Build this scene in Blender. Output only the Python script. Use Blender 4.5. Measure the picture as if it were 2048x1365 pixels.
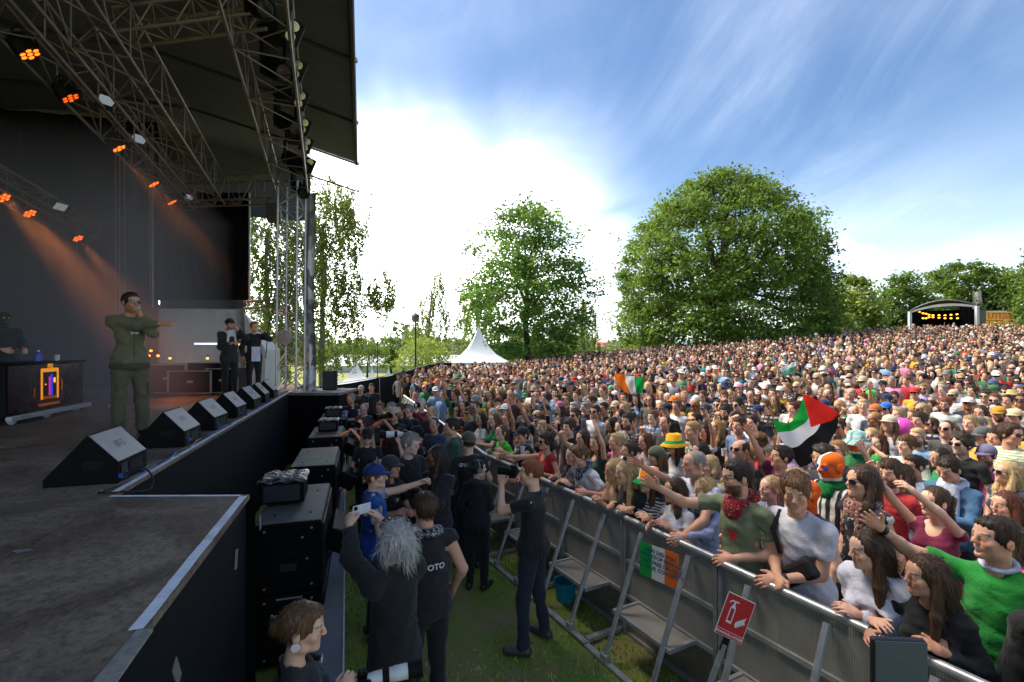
import bpy, bmesh, math, random
import numpy as np
from mathutils import Vector, Matrix, Euler

for _o in list(bpy.data.objects): bpy.data.objects.remove(_o)
SC = bpy.context.scene
COL = SC.collection
random.seed(7); RNG = np.random.default_rng(11)
R = math.radians

# ------------------------------------------------------------------ camera
CAMH, FPX, HOR = 2.95, 967.0, 700.0          # height, focal length in photo pixels, horizon row
cam = bpy.data.objects.new('camera', bpy.data.cameras.new('camera'))
COL.objects.link(cam); SC.camera = cam
cam.location = (0, 0, CAMH); cam.rotation_euler = (R(90), 0, 0)
cam.data.sensor_width = 36; cam.data.lens = 36*FPX/2048
cam.data.shift_y = (HOR-682.5)/2048
cam.data.clip_start = 0.05; cam.data.clip_end = 4000

# ------------------------------------------------------------------ sky, sun, exposure
SUN_AZ, SUN_EL = R(-66), R(56)               # azimuth from +Y towards +X
sun_dir = Vector((math.sin(SUN_AZ)*math.cos(SUN_EL), math.cos(SUN_AZ)*math.cos(SUN_EL), math.sin(SUN_EL)))
W = bpy.data.worlds.new('World'); SC.world = W; W.use_nodes = True
def build_world():
    nt = W.node_tree; nt.nodes.clear(); N = nt.nodes.new; L = nt.links.new
    out = N('ShaderNodeOutputWorld'); bg = N('ShaderNodeBackground'); L(bg.outputs[0], out.inputs[0])
    bg.inputs[1].default_value = 0.1
    sky = N('ShaderNodeTexSky'); sky.sky_type = 'NISHITA'; sky.sun_disc = False
    sky.sun_elevation = SUN_EL; sky.sun_rotation = SUN_AZ; sky.ozone_density = 2.0; sky.dust_density = 0.6; sky.altitude = 0
    tc = N('ShaderNodeTexCoord'); D = tc.outputs['Generated']
    sep = N('ShaderNodeSeparateXYZ'); L(D, sep.inputs[0])
    def M(op, a, b=None, c=None, clamp=False):
        m = N('ShaderNodeMath'); m.operation = op; m.use_clamp = clamp
        for i, v in enumerate((a, b, c)):
            if v is None: continue
            if isinstance(v, (int, float)): m.inputs[i].default_value = v
            else: L(v, m.inputs[i])
        return m.outputs[0]
    def ramp(v, lo, hi, a=0.0, b=1.0):
        m = N('ShaderNodeMapRange'); m.interpolation_type = 'SMOOTHSTEP'
        L(v, m.inputs[0]); m.inputs[1].default_value = lo; m.inputs[2].default_value = hi
        m.inputs[3].default_value = a; m.inputs[4].default_value = b
        return m.outputs[0]
    z = M('MAXIMUM', sep.outputs[2], 0.0)
    k = M('ADD', z, 0.22)
    comb = N('ShaderNodeCombineXYZ'); L(M('DIVIDE', sep.outputs[0], k), comb.inputs[0]); L(M('DIVIDE', sep.outputs[1], k), comb.inputs[1])
    def noise(vec, scale, loc, rot, sc, detail=7, rough=.6, dist=.4):
        mp = N('ShaderNodeMapping'); L(vec, mp.inputs[0]); mp.inputs['Location'].default_value = loc
        mp.inputs['Rotation'].default_value = (0, 0, rot); mp.inputs['Scale'].default_value = sc
        n = N('ShaderNodeTexNoise'); L(mp.outputs[0], n.inputs[0]); n.inputs['Scale'].default_value = scale
        n.inputs['Detail'].default_value = detail; n.inputs['Roughness'].default_value = rough; n.inputs['Distortion'].default_value = dist
        return n.outputs[0]
    # thin streaked cirrus all over the sky
    c1 = ramp(noise(comb.outputs[0], 1.0, (3.1, .4, 0), R(35), (2.6, .9, 1), 6, .66, 1.0), .30, .90)
    c2 = ramp(noise(comb.outputs[0], .7, (1.3, 5.2, 0), R(-20), (1, 1, 1), 4, .5, .3), .36, .68)
    cir = M('MULTIPLY', M('MULTIPLY', c1, c2), .13)
    veil = M('MULTIPLY', ramp(noise(comb.outputs[0], .55, (7.3, 2.2, 0), 0, (1, 1.3, 1), 3, .55, .5), .40, .74), .07)
    # heaps low over the horizon
    az = M('ARCTAN2', sep.outputs[0], sep.outputs[1])
    cc = N('ShaderNodeCombineXYZ'); L(M('MULTIPLY', az, 1.0), cc.inputs[0]); L(M('MULTIPLY', sep.outputs[2], 2.1), cc.inputs[1])
    hp = ramp(noise(cc.outputs[0], 5.2, (2.45, .31, 0), 0, (1, 1, 1), 4, .5, .1), .50, .60)
    hp = M('MULTIPLY', hp, M('MULTIPLY', ramp(z, .24, .10), .32))
    # torn scraps higher up
    sc_ = ramp(noise(cc.outputs[0], 6.0, (8.7, 4.2, 0), .6, (1, .8, 1), 4, .6, .3), .66, .71)
    sc_ = M('MULTIPLY', sc_, .0)
    # bright thin overcast round the veiled sun, and horizon haze
    dt = N('ShaderNodeVectorMath'); dt.operation = 'DOT_PRODUCT'; L(D, dt.inputs[0]); dt.inputs[1].default_value = (math.sin(R(-30))*math.cos(R(16)), math.cos(R(-30))*math.cos(R(16)), math.sin(R(16)))
    wob = M('MULTIPLY', M('SUBTRACT', noise(comb.outputs[0], .9, (.3, .9, 0), R(28), (2, .8, 1), 3, .6, .5), .5), .34)
    low = ramp(M('ADD', z, wob), .52, .14)
    glow = M('MULTIPLY', ramp(M('ADD', dt.outputs['Value'], wob), .68, 1.0), low)
    haze = M('MULTIPLY', ramp(z, .36, .0), .17)
    inv = None
    for t in (cir, veil, hp, sc_, glow, haze):
        q = M('SUBTRACT', 1.0, t, clamp=True)
        inv = q if inv is None else M('MULTIPLY', inv, q)
    mask = M('SUBTRACT', 1.0, inv, clamp=True)
    gcol = N('ShaderNodeMix'); gcol.data_type = 'RGBA'; L(M('MULTIPLY', glow, ramp(noise(comb.outputs[0], 1.1, (5.5, 1.2, 0), R(20), (1, 2.2, 1), 5, .6, .6), .34, .60)), gcol.inputs[0])
    gcol.inputs[6].default_value = (6.6, 6.9, 7.3, 1); gcol.inputs[7].default_value = (24, 23.6, 22.8, 1)
    hs = N('ShaderNodeHueSaturation'); L(sky.outputs[0], hs.inputs['Color']); hs.inputs['Saturation'].default_value = 1.12; hs.inputs['Value'].default_value = .34
    mx = N('ShaderNodeMix'); mx.data_type = 'RGBA'; L(mask, mx.inputs[0]); L(hs.outputs[0], mx.inputs[6]); L(gcol.outputs[2], mx.inputs[7])
    L(mx.outputs[2], bg.inputs[0])
build_world()
sl = bpy.data.lights.new('sun', 'SUN'); sl.energy = 1.5; sl.angle = R(30); sl.color = (1.0, .90, .77)
so = bpy.data.objects.new('sun', sl); COL.objects.link(so)
so.rotation_euler = (-sun_dir).to_track_quat('-Z', 'Y').to_euler()
VS = SC.view_settings
SC.display_settings.display_device = 'sRGB'
VS.view_transform = 'Standard'; VS.look = 'None'; VS.gamma = 1; VS.use_curve_mapping = False; VS.exposure = 2.5
CY = SC.cycles
CY.use_denoising = True
try: CY.denoiser = 'OPENIMAGEDENOISE'
except Exception: pass
CY.max_bounces = 6; CY.diffuse_bounces = 3; CY.glossy_bounces = 3; CY.transmission_bounces = 4; CY.transparent_max_bounces = 12; CY.volume_bounces = 1
CY.caustics_reflective = False; CY.caustics_refractive = False; CY.sample_clamp_indirect = 6

# ------------------------------------------------------------------ pixel helpers and the terrain
_zx = np.array([-200, -8, -1, 10, 22, 37, 49, 75, 300.]); _zz = np.array([0, 0, .28, 1.23, 2.42, 3.37, 3.6, 3.9, 4.5])
def ground_z(x, y):
    x = np.asarray(x, float); y = np.asarray(y, float)
    k = np.clip(y/46., 0, 1.15)
    return np.interp(x, _zx, _zz)*k*np.clip((y-1.5)/4., 0, 1)
def gz(x, y): return float(ground_z(x, y))
def at(px, py, depth): return Vector(((px-1024)/FPX*depth, depth, CAMH-(py-HOR)/FPX*depth))
def on(px, py, z): return at(px, py, (CAMH-z)*FPX/(py-HOR))
# ------------------------------------------------------------------ colours, materials
def lin(c): return c/12.92 if c <= .04045 else ((c+.055)/1.055)**2.4
def hexc(h):
    h = h.lstrip('#'); return tuple(lin(int(h[i:i+2], 16)/255) for i in (0, 2, 4))+(1.0,)
MATS = {}
class NT:
    def __init__(s, name):
        s.m = bpy.data.materials.new(name); s.m.use_nodes = True; s.t = s.m.node_tree; s.t.nodes.clear()
        s.out = s.n('ShaderNodeOutputMaterial'); MATS[name] = s.m
    def n(s, t, **kw):
        x = s.t.nodes.new(t)
        for k, v in kw.items(): setattr(x, k, v)
        return x
    def l(s, a, b): s.t.links.new(a, b)
    def put(s, sock, v):
        if isinstance(v, bpy.types.NodeSocket): s.l(v, sock)
        else: sock.default_value = v
    def math(s, op, a, b=0.0, clamp=False):
        m = s.n('ShaderNodeMath', operation=op, use_clamp=clamp); s.put(m.inputs[0], a); s.put(m.inputs[1], b); return m.outputs[0]
    def mix(s, f, a, b, blend='MIX'):
        m = s.n('ShaderNodeMix', data_type='RGBA', blend_type=blend); s.put(m.inputs[0], f); s.put(m.inputs[6], a); s.put(m.inputs[7], b); return m.outputs[2]
    def coord(s, which='Object', scale=(1, 1, 1), rot=(0, 0, 0)):
        if which == 'World': o = s.n('ShaderNodeNewGeometry').outputs['Position']
        else: o = s.n('ShaderNodeTexCoord').outputs[which]
        mp = s.n('ShaderNodeMapping'); s.l(o, mp.inputs[0]); mp.inputs['Scale'].default_value = scale; mp.inputs['Rotation'].default_value = rot
        return mp.outputs[0]
    def noise(s, vec, scale, detail=4, rough=.55, dist=0):
        n = s.n('ShaderNodeTexNoise'); s.l(vec, n.inputs[0]); n.inputs['Scale'].default_value = scale
        n.inputs['Detail'].default_value = detail; n.inputs['Roughness'].default_value = rough; n.inputs['Distortion'].default_value = dist
        return n.outputs[0]
    def ramp(s, v, lo, hi, a=0.0, b=1.0):
        m = s.n('ShaderNodeMapRange', interpolation_type='SMOOTHSTEP'); s.put(m.inputs[0], v)
        for i, q in zip((1, 2, 3, 4), (lo, hi, a, b)): m.inputs[i].default_value = q
        return m.outputs[0]
    def bsdf(s, col, rough=.6, metal=0.0, spec=.5, **kw):
        b = s.n('ShaderNodeBsdfPrincipled'); s.put(b.inputs['Base Color'], col); s.put(b.inputs['Roughness'], rough)
        s.put(b.inputs['Metallic'], metal); s.put(b.inputs['Specular IOR Level'], spec)
        for k, v in kw.items(): s.put(b.inputs[k], v)
        s.l(b.outputs[0], s.out.inputs[0]); s.b = b; return b
    def bump(s, h, strength=.3, dist=.01):
        b = s.n('ShaderNodeBump'); b.inputs['Strength'].default_value = strength; b.inputs['Distance'].default_value = dist
        s.put(b.inputs['Height'], h); s.l(b.outputs[0], s.b.inputs['Normal'])

def simple(name, col, rough=.6, metal=0.0, var=.25, scale=6, bump=.15, spec=.5, dirt=None, which='Object'):
    if name in MATS: return MATS[name]
    t = NT(name); c = hexc(col) if isinstance(col, str) else tuple(col)+(1.0,)
    v = t.coord(which)
    n = t.noise(v, scale, 6, .62); n2 = t.noise(v, scale*.23, 3, .5)
    f = t.math('ADD', t.math('MULTIPLY', n, .6), t.math('MULTIPLY', n2, .4))
    lo = tuple(x*(1-var) for x in c[:3])+(1,); hi = tuple(min(1, x*(1+var)) for x in c[:3])+(1,)
    colr = t.mix(t.ramp(f, .3, .7), lo, hi)
    if dirt: colr = t.mix(t.ramp(n2, .52, .75, 0, dirt[1]), colr, hexc(dirt[0]))
    t.bsdf(colr, t.ramp(n, .2, .8, max(0, rough-.1), min(1, rough+.1)), metal, spec)
    if bump: t.bump(n, bump, .01)
    return t.m
def emit(name, col, s):
    if name in MATS: return MATS[name]
    t = NT(name); e = t.n('ShaderNodeEmission'); e.inputs[0].default_value = hexc(col) if isinstance(col, str) else tuple(col)+(1,); e.inputs[1].default_value = s
    t.l(e.outputs[0], t.out.inputs[0]); return t.m

# ------------------------------------------------------------------ objects
def tag(o, label=None, cat=None, group=None, kind=None):
    if label: o['label'] = label
    if cat: o['category'] = cat
    if group: o['group'] = group
    if kind: o['kind'] = kind
    return o
def link(name, data, parent=None, mat=None, loc=None, rot=None, color=None, matrix=None):
    o = bpy.data.objects.new(name, data); COL.objects.link(o)
    if parent is not None: o.parent = parent
    if loc is not None: o.location = loc
    if rot is not None: o.rotation_euler = rot
    if matrix is not None: o.matrix_local = matrix
    if color is not None: o.color = color if len(color) == 4 else tuple(color)+(1,)
    if mat is not None and data is not None:
        if len(data.materials) == 0: data.materials.append(None)
        o.material_slots[0].link = 'OBJECT'; o.material_slots[0].material = mat
    return o
def empty(name, loc=(0, 0, 0), rz=0, label=None, cat=None, group=None, rot=None):
    o = bpy.data.objects.new(name, None); COL.objects.link(o); o.empty_display_size = .1
    o.location = loc; o.rotation_euler = rot if rot else (0, 0, rz)
    return tag(o, label, cat, group)
def mesh_np(name, V, F, smooth=True):
    V = np.ascontiguousarray(V, np.float32); F = np.ascontiguousarray(F, np.int32)
    me = bpy.data.meshes.new(name); n = F.shape[1]
    me.vertices.add(len(V)); me.vertices.foreach_set('co', V.ravel())
    me.loops.add(F.size); me.loops.foreach_set('vertex_index', F.ravel())
    me.polygons.add(len(F)); me.polygons.foreach_set('loop_start', np.arange(0, F.size, n, dtype=np.int32))
    if smooth: me.polygons.foreach_set('use_smooth', np.ones(len(F), bool))
    me.update(calc_edges=True); return me
def color_attr(me, name, C):
    a = me.color_attributes.new(name, 'FLOAT_COLOR', 'POINT'); C = np.ascontiguousarray(C, np.float32)
    a.data.foreach_set('color', C.ravel())

class MB:
    """collects boxes, tubes, lathes and prisms into one mesh"""
    def __init__(s): s.v = []; s.f = []
    def add(s, vs, fs):
        k = len(s.v); s.v += [tuple(v) for v in vs]; s.f += [tuple(i+k for i in f) for f in fs]; return s
    def box(s, lo, hi, M=None, bev=0):
        x0, y0, z0 = lo; x1, y1, z1 = hi
        if bev:
            bm = bmesh.new(); bmesh.ops.create_cube(bm, size=1)
            for v in bm.verts: v.co = Vector(((x0+x1)/2+v.co.x*(x1-x0), (y0+y1)/2+v.co.y*(y1-y0), (z0+z1)/2+v.co.z*(z1-z0)))
            bmesh.ops.bevel(bm, geom=bm.edges[:], offset=bev, segments=2, affect='EDGES', profile=.5)
            bm.verts.index_update(); vs = [v.co.copy() for v in bm.verts]; fs = [[v.index for v in f.verts] for f in bm.faces]; bm.free()
        else:
            vs = [Vector(p) for p in ((x0, y0, z0), (x1, y0, z0), (x1, y1, z0), (x0, y1, z0), (x0, y0, z1), (x1, y0, z1), (x1, y1, z1), (x0, y1, z1))]
            fs = [(0, 3, 2, 1), (4, 5, 6, 7), (0, 1, 5, 4), (1, 2, 6, 5), (2, 3, 7, 6), (3, 0, 4, 7)]
        if M is not None: vs = [M @ v for v in vs]
        return s.add(vs, fs)
    def tube(s, pts, r, n=8, cap=True):
        pts = [Vector(p) for p in pts]; rs = r if isinstance(r, (list, tuple)) else [r]*len(pts)
        rings = []; up = None
        for i, p in enumerate(pts):
            t = (pts[min(i+1, len(pts)-1)]-pts[max(i-1, 0)]).normalized()
            if up is None: up = Vector((0, 0, 1)) if abs(t.z) < .9 else Vector((1, 0, 0))
            a = t.cross(up)
            if a.length < 1e-5: a = t.orthogonal()
            a.normalize(); b = a.cross(t); up = b
            rings.append([p+(a*math.cos(2*math.pi*k/n)+b*math.sin(2*math.pi*k/n))*rs[i] for k in range(n)])
        vs = [v for rg in rings for v in rg]; fs = []
        for i in range(len(pts)-1):
            for k in range(n):
                fs.append((i*n+k, i*n+(k+1) % n, (i+1)*n+(k+1) % n, (i+1)*n+k))
        if cap: fs.append(tuple(range(n))[::-1]); fs.append(tuple((len(pts)-1)*n+k for k in range(n)))
        return s.add(vs, fs)
    def lathe(s, prof, n=24, M=None, cap=True):
        vs = []; fs = []
        for (r, z) in prof:
            for k in range(n): vs.append(Vector((r*math.cos(2*math.pi*k/n), r*math.sin(2*math.pi*k/n), z)))
        for i in range(len(prof)-1):
            for k in range(n): fs.append((i*n+k, i*n+(k+1) % n, (i+1)*n+(k+1) % n, (i+1)*n+k))
        if cap:
            if prof[0][0] > 1e-4: fs.append(tuple(range(n))[::-1])
            if prof[-1][0] > 1e-4: fs.append(tuple((len(prof)-1)*n+k for k in range(n)))
        if M is not None: vs = [M @ v for v in vs]
        return s.add(vs, fs)
    def prism(s, poly, z0, z1, M=None):
        n = len(poly); vs = [Vector((p[0], p[1], z0)) for p in poly]+[Vector((p[0], p[1], z1)) for p in poly]
        fs = [tuple(range(n))[::-1], tuple(range(n, 2*n))]+[(i, (i+1) % n, n+(i+1) % n, n+i) for i in range(n)]
        if M is not None: vs = [M @ v for v in vs]
        return s.add(vs, fs)
    def mesh(s, name, smooth=False):
        me = bpy.data.meshes.new(name); me.from_pydata([tuple(v) for v in s.v], [], s.f); me.update()
        bm = bmesh.new(); bm.from_mesh(me); bmesh.ops.recalc_face_normals(bm, faces=bm.faces[:]); bm.to_mesh(me); bm.free()
        if smooth:
            me.polygons.foreach_set('use_smooth', np.ones(len(me.polygons), bool))
            try: me.set_sharp_from_angle(angle=R(40))
            except Exception: pass
        return me
    def build(s, name, mat, parent=None, smooth=False, **kw): return link(name, s.mesh(name, smooth), parent, mat, **kw)
def axis_m(p, fwd, up=Vector((0, 0, 1))):
    """matrix whose X runs along fwd and Z is as near up as it can be"""
    x = Vector(fwd).normalized(); y = Vector(up).cross(x)
    if y.length < 1e-5: y = x.orthogonal()
    y.normalize(); z = x.cross(y)
    return Matrix(((x.x, y.x, z.x, p[0]), (x.y, y.y, z.y, p[1]), (x.z, y.z, z.z, p[2]), (0, 0, 0, 1)))
_txt = {}
def text_mesh(s, size=.1, extrude=.001, bold=0.0, shear=0.0, align='CENTER'):
    k = (s, size, extrude, bold, shear, align)
    if k in _txt: return _txt[k]
    cu = bpy.data.curves.new('lettering', 'FONT'); cu.body = s; cu.size = size; cu.extrude = extrude; cu.offset = bold; cu.shear = shear
    cu.align_x = align; cu.align_y = 'CENTER'; cu.resolution_u = 2
    o = bpy.data.objects.new('lettering', cu); COL.objects.link(o)
    bpy.context.view_layer.update()
    me = bpy.data.meshes.new_from_object(o.evaluated_get(bpy.context.evaluated_depsgraph_get()))
    me.materials.clear()
    bpy.data.objects.remove(o); _txt[k] = me; return me
def plane_m(o, xd, yd):
    x = Vector(xd).normalized(); z = x.cross(Vector(yd)).normalized(); y = z.cross(x)
    return Matrix(((x.x, y.x, z.x, o[0]), (x.y, y.y, z.y, o[1]), (x.z, y.z, z.z, o[2]), (0, 0, 0, 1)))

# ------------------------------------------------------------------ shared materials
M_black = simple('black_paint', '#0c0d0e', .6, 0, .3, 9, .1, .2)
M_blackcloth = simple('black_cloth', '#0b0c10', .92, 0, .3, 30, .2, .2)
M_alu = simple('aluminium', '#b4b5b6', .38, .55, .18, 14, .08, dirt=('#5d5a55', .45))
M_steel = simple('galvanised_steel', '#9a9c9e', .45, .5, .22, 10, .1, dirt=('#5a5650', .5))
M_truss = simple('truss_grey', '#77716a', .5, .6, .25, 12, .05)
M_white = simple('white_paint', '#d9dadb', .6, 0, .12, 5, .05, dirt=('#8b8a86', .35))
M_tape = simple('white_tape', '#dfe3ea', .55, 0, .12, 20, .1, dirt=('#8a8d94', .5))
M_plastic = simple('black_plastic', '#0b0c0d', .6, 0, .2, 20, .05, .12)
M_dark = simple('dark_grey', '#222427', .6, 0, .25, 8, .1)
# ------------------------------------------------------------------ ground
def ground():
    t = NT('grass_ground'); v = t.coord('World')
    n = t.noise(v, .9, 6, .6, .3); n2 = t.noise(v, 38, 4, .7); n3 = t.noise(v, 6, 5, .6)
    worn = t.ramp(t.math('ADD', t.math('MULTIPLY', n, .7), t.math('MULTIPLY', n3, .3)), .42, .58)
    grass = t.mix(n2, hexc('#586e2c'), hexc('#98a64c')); dirt = t.mix(n3, hexc('#7d6b4b'), hexc('#a8936c'))
    t.bsdf(t.mix(t.math('MULTIPLY', worn, .8), grass, dirt), .95, 0, .2); t.bump(n2, .7, .03)
    xs = np.concatenate([[-1500, -500, -150, -60, -30], np.arange(-20, 20, 1.0), np.arange(20, 80, 3.0), [90, 120, 200, 500, 1500]])
    ys = np.concatenate([[-600, -100, -20, -5], np.arange(-2, 24, 1.0), np.arange(24, 70, 3.0), [80, 110, 200, 600, 2500]])
    X, Y = np.meshgrid(xs, ys, indexing='ij'); Z = ground_z(X, Y)
    V = np.stack([X, Y, Z], -1).reshape(-1, 3); nx, ny = X.shape
    i, j = np.meshgrid(np.arange(nx-1), np.arange(ny-1), indexing='ij'); a = (i*ny+j).ravel()
    F = np.stack([a, a+ny, a+ny+1, a+1], -1)
    tag(link('ground', mesh_np('ground', V, F), None, t.m), kind='structure')
    # grass blades and clover in the photo pit
    g = NT('grass_blades'); at_ = g.n('ShaderNodeAttribute', attribute_name='leaf')
    g.bsdf(g.mix(at_.outputs['Fac'], hexc('#6a8434'), hexc('#b4c462')), .7, 0, .3)
    n = 60000; y = RNG.uniform(2.2, 16, n)**1.0; y = 2.2+(y-2.2)*RNG.uniform(.3, 1, n); x = RNG.uniform(-4.6, 2.4, n)
    k = np.sin(x*2.3+y*1.1)+np.sin(x*1.1-y*2.7+1)+np.sin(x*5.1+2)*.5+RNG.normal(0, .5, n)
    ok = (k > -.15) & (x > -2.0-(y-4)*.3) & (x < 1.75+.53*(4.98-y)); x = x[ok]; y = y[ok]; n = len(x)
    h = RNG.uniform(.015, .045, n); a = RNG.uniform(0, 6.28, n); w = RNG.uniform(.003, .006, n)*(1+y*.12)
    lean = RNG.normal(0, .018, (n, 2))
    p = np.stack([x, y, ground_z(x, y)], -1); s = np.stack([np.cos(a)*w, np.sin(a)*w, 0*a], -1)
    tip = p+np.concatenate([lean, h[:, None]], 1)
    V = np.stack([p-s, p+s, tip], 1).reshape(-1, 3); F = np.arange(3*n).reshape(-1, 3)
    me = mesh_np('grass', V, F, False); C = np.repeat(RNG.uniform(0, 1, n), 3); color_attr(me, 'leaf', np.stack([C, C, C, C*0+1], -1))
    tag(link('grass', me, None, g.m), 'short trampled green grass in the photo pit', 'grass', kind='stuff')
ground()

def hills():
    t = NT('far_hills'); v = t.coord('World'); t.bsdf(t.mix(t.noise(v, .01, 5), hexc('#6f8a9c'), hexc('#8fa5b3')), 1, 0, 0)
    xs = np.linspace(-1500, 2200, 120); top = 24+10*np.sin(xs*.004)+6*np.sin(xs*.011+1)+3*np.sin(xs*.03)
    V = np.concatenate([np.stack([xs, 0*xs+1500, 0*xs-2], -1), np.stack([xs, 0*xs+1750, top], -1), np.stack([xs, 0*xs+2300, top*.2], -1)]); n = len(xs)
    a = np.arange(n-1); F = np.concatenate([np.stack([a, a+1, a+1+n, a+n], -1), np.stack([a+n, a+1+n, a+1+2*n, a+2*n], -1)])
    tag(link('hills', mesh_np('hills', V, F), None, t.m), kind='structure')
hills()

# ------------------------------------------------------------------ main stage
ST_A = R(17.2); SE = Vector((-math.sin(ST_A), math.cos(ST_A), 0)); SN = Vector((-math.cos(ST_A), -math.sin(ST_A), 0)); SO = Vector((-3.01, 3.67, 0))
DECK = 1.85
def S(u, v, z=0.0): return SO+SE*u+SN*v+Vector((0, 0, z))
def deck_material():
    t = NT('stage_deck'); v = t.coord('World', (1, 1, 1), (0, 0, -ST_A))
    n1 = t.noise(v, 1.4, 7, .68, .6); vv = t.coord('World', (9, 1.3, 1), (0, 0, ST_A+.5)); n2 = t.noise(vv, 2.2, 6, .7, .4)
    n3 = t.noise(v, 30, 4, .7); v4 = t.coord('World', (1.5, 10, 1), (0, 0, .7)); n4 = t.noise(v4, 1.8, 5, .7)
    c = t.mix(t.ramp(n1, .32, .7), hexc('#57493d'), hexc('#927f6b')); c = t.mix(t.ramp(n2, .56, .78, 0, .5), c, hexc('#938779'))
    c = t.mix(t.ramp(n4, .60, .75, 0, .4), c, hexc('#15120f')); n5 = t.noise(t.coord('World', (60, 14, 1), (0, 0, .9)), 1.0, 5, .75); c = t.mix(t.ramp(n5, .50, .72, 0, .5), c, hexc('#a8957f')); c = t.mix(t.ramp(n3, .42, .68, 0, .55), c, hexc('#2a2624'))
    t.bsdf(c, t.ramp(n1, .3, .7, .5, .8), 0, .25); t.bump(t.math('ADD', n3, n2), .18, .006); return t.m
M_deck = deck_material()
def drape_material():
    t = NT('stage_drape'); v = t.coord('World', (1, 1, .12)); w = t.noise(v, 3.2, 4, .6, .4)
    t.bsdf(t.mix(w, hexc('#050609'), hexc('#0d0e13')), .95, 0, .15); t.bump(w, .9, .08); return t.m
M_drape = drape_material()
def stage():
    st = empty('main_stage', S(0, 2), 0, 'black concert stage deck with white taped edge and black skirt', 'stage')
    I = st.matrix_world
    inv = Matrix.Translation(-S(0, 2))
    def poly(name, pts, z0, z1, mat):
        mb = MB(); mb.prism([(p[0], p[1]) for p in pts], z0, z1, inv); return mb.build(name, mat, st)
    A = S(-7, 0); thr = [S(-.02, 0), Vector((-1.99, 3.67, 0)), Vector((-1.43, 1.88, 0)), Vector((-1.0, .5, 0)), S(-3.6, 0)]
    # main deck in rolls of black stage board, seams recessed
    us = [-8, -4.5, -2.2, .0, 2.44, 4.88, 7.32, 9.76, 12.5]
    vs = [0, 2.44, 4.88, 7.32, 12]
    for i in range(len(us)-1):
        for j in range(len(vs)-1):
            g = .003; poly('deck_board', [S(us[i]+g, vs[j]+g), S(us[i]+g, vs[j+1]-g), S(us[i+1]-g, vs[j+1]-g), S(us[i+1]-g, vs[j]+g)], DECK-.03, DECK, M_deck)
    p = [S(-.01, -.004), Vector((-1.99, 3.67, 0)), Vector((-1.43, 1.88, 0)), Vector((-.9, .2, 0)), Vector((-.8, -.1, 0)), S(-3.9, -.004)]
    poly('thrust_board', p, DECK-.03, DECK, M_deck)
    sub = [S(-8, 12), S(12.5, 12), S(12.5, .02), S(0, .02), Vector((-2.01, 3.65, 0)), Vector((-1.45, 1.88, 0)), Vector((-.82, -.1, 0)), S(-8, -1)]
    poly('understructure', sub, .02, DECK-.035, M_blackcloth)
    # skirt cloth with folds
    def skirt(a, b, nseg=60, out=.04, amp=.012, flare=.0):
        a = Vector(a); b = Vector(b); d = (b-a); nrm = Vector((d.y, -d.x, 0)).normalized()
        V = []; F = []; nz = 7
        for i in range(nseg+1):
            s_ = i/nseg; L_ = d.length*s_
            for k in range(nz):
                z = (DECK-.012)*(1-k/(nz-1))+.02
                w = amp*(.3+k/(nz-1))*(math.sin(L_*9.0)+.6*math.sin(L_*17+1.3)+.5*math.sin(L_*4.1))
                q = a+d*s_+nrm*(out+w+flare*(k/(nz-1))); V.append((q.x, q.y, min(z, DECK-.012)))
        for i in range(nseg):
            for k in range(nz-1): F.append((i*nz+k, i*nz+k+1, (i+1)*nz+k+1, (i+1)*nz+k))
        me = mesh_np('skirt', np.array(V), np.array(F)); o = link('skirt', me, st, M_drape); o.matrix_local = inv; return o
    skirt(S(9.8, 0), S(.03, 0), 110); skirt(S(.02, -.03), (-1.99, 3.72, 0), 16, -.03); skirt((-1.99, 3.67, 0), (-.82, -.1, 0), 60, .05, .012, .22)
    # white tape lines along the edge
    def tape(a, b, w, side=1):
        a = Vector(a); b = Vector(b); d = (b-a).normalized(); nn = Vector((-d.y, d.x, 0))*side
        mb = MB(); n = 14
        for i in range(n):
            p = a.lerp(b, i/n); q = a.lerp(b, (i+1)/n-.002)
            j1, j2 = random.uniform(-.002, .002), random.uniform(-.002, .002)
            mb.prism([(p+nn*j1)[:2], (q+nn*j2)[:2], (q+nn*(w+j2))[:2], (p+nn*(w+j1))[:2]][::1], DECK+.003, DECK+.0055, inv)
        mb.build('edge_tape', M_tape, st)
    tape(S(9.7, .01), S(.02, .01), .045, -1); tape(S(0, .0)+Vector((0, -.03, 0)), Vector((-1.99, 3.655, 0)), .03, -1); tape((-2.0, 3.66, 0), (-1.45, 1.9, 0), .05, -1)
    M_strip = simple('worn_board_edge', '#8d887f', .8, 0, .35, 25, .2)
    mb = MB(); mb.prism([(-1.46, 1.885), (-1.40, 1.885), (-.80, .1), (-.95, .1)], DECK+.002, DECK+.012, inv); mb.build('bare_edge_board', M_strip, st)
    M_sc = simple('silver_tape', '#9a9b9c', .35, .5, .3, 30, .2)
    for (x, y, z, a) in ((-1.90, 3.44, 1.72, .3), (-1.75, 2.88, 1.70, -.2), (-1.36, 1.80, 1.74, .5)):
        M_ = Matrix.Translation((x+.10, y+.02, z)) @ Matrix.Rotation(R(-72), 4, 'Z') @ Matrix.Rotation(a, 4, 'Y')
        mb = MB(); mb.box((-.025, -.004, -.06), (.025, 0, .05), inv @ M_); mb.build('tape_scrap', M_sc, st)
    for (px, py) in ((45, 1103), (105, 997)):
        p = on(px, py, DECK); mb = MB(); mb.prism([(p.x-.06, p.y), (p.x, p.y-.03), (p.x+.05, p.y+.01), (p.x, p.y+.03)], DECK+.002, DECK+.004, inv); mb.build('tape_mark', M_sc if py > 1000 else simple('masking_tape', '#8a6a48', .8), st)
stage()

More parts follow.
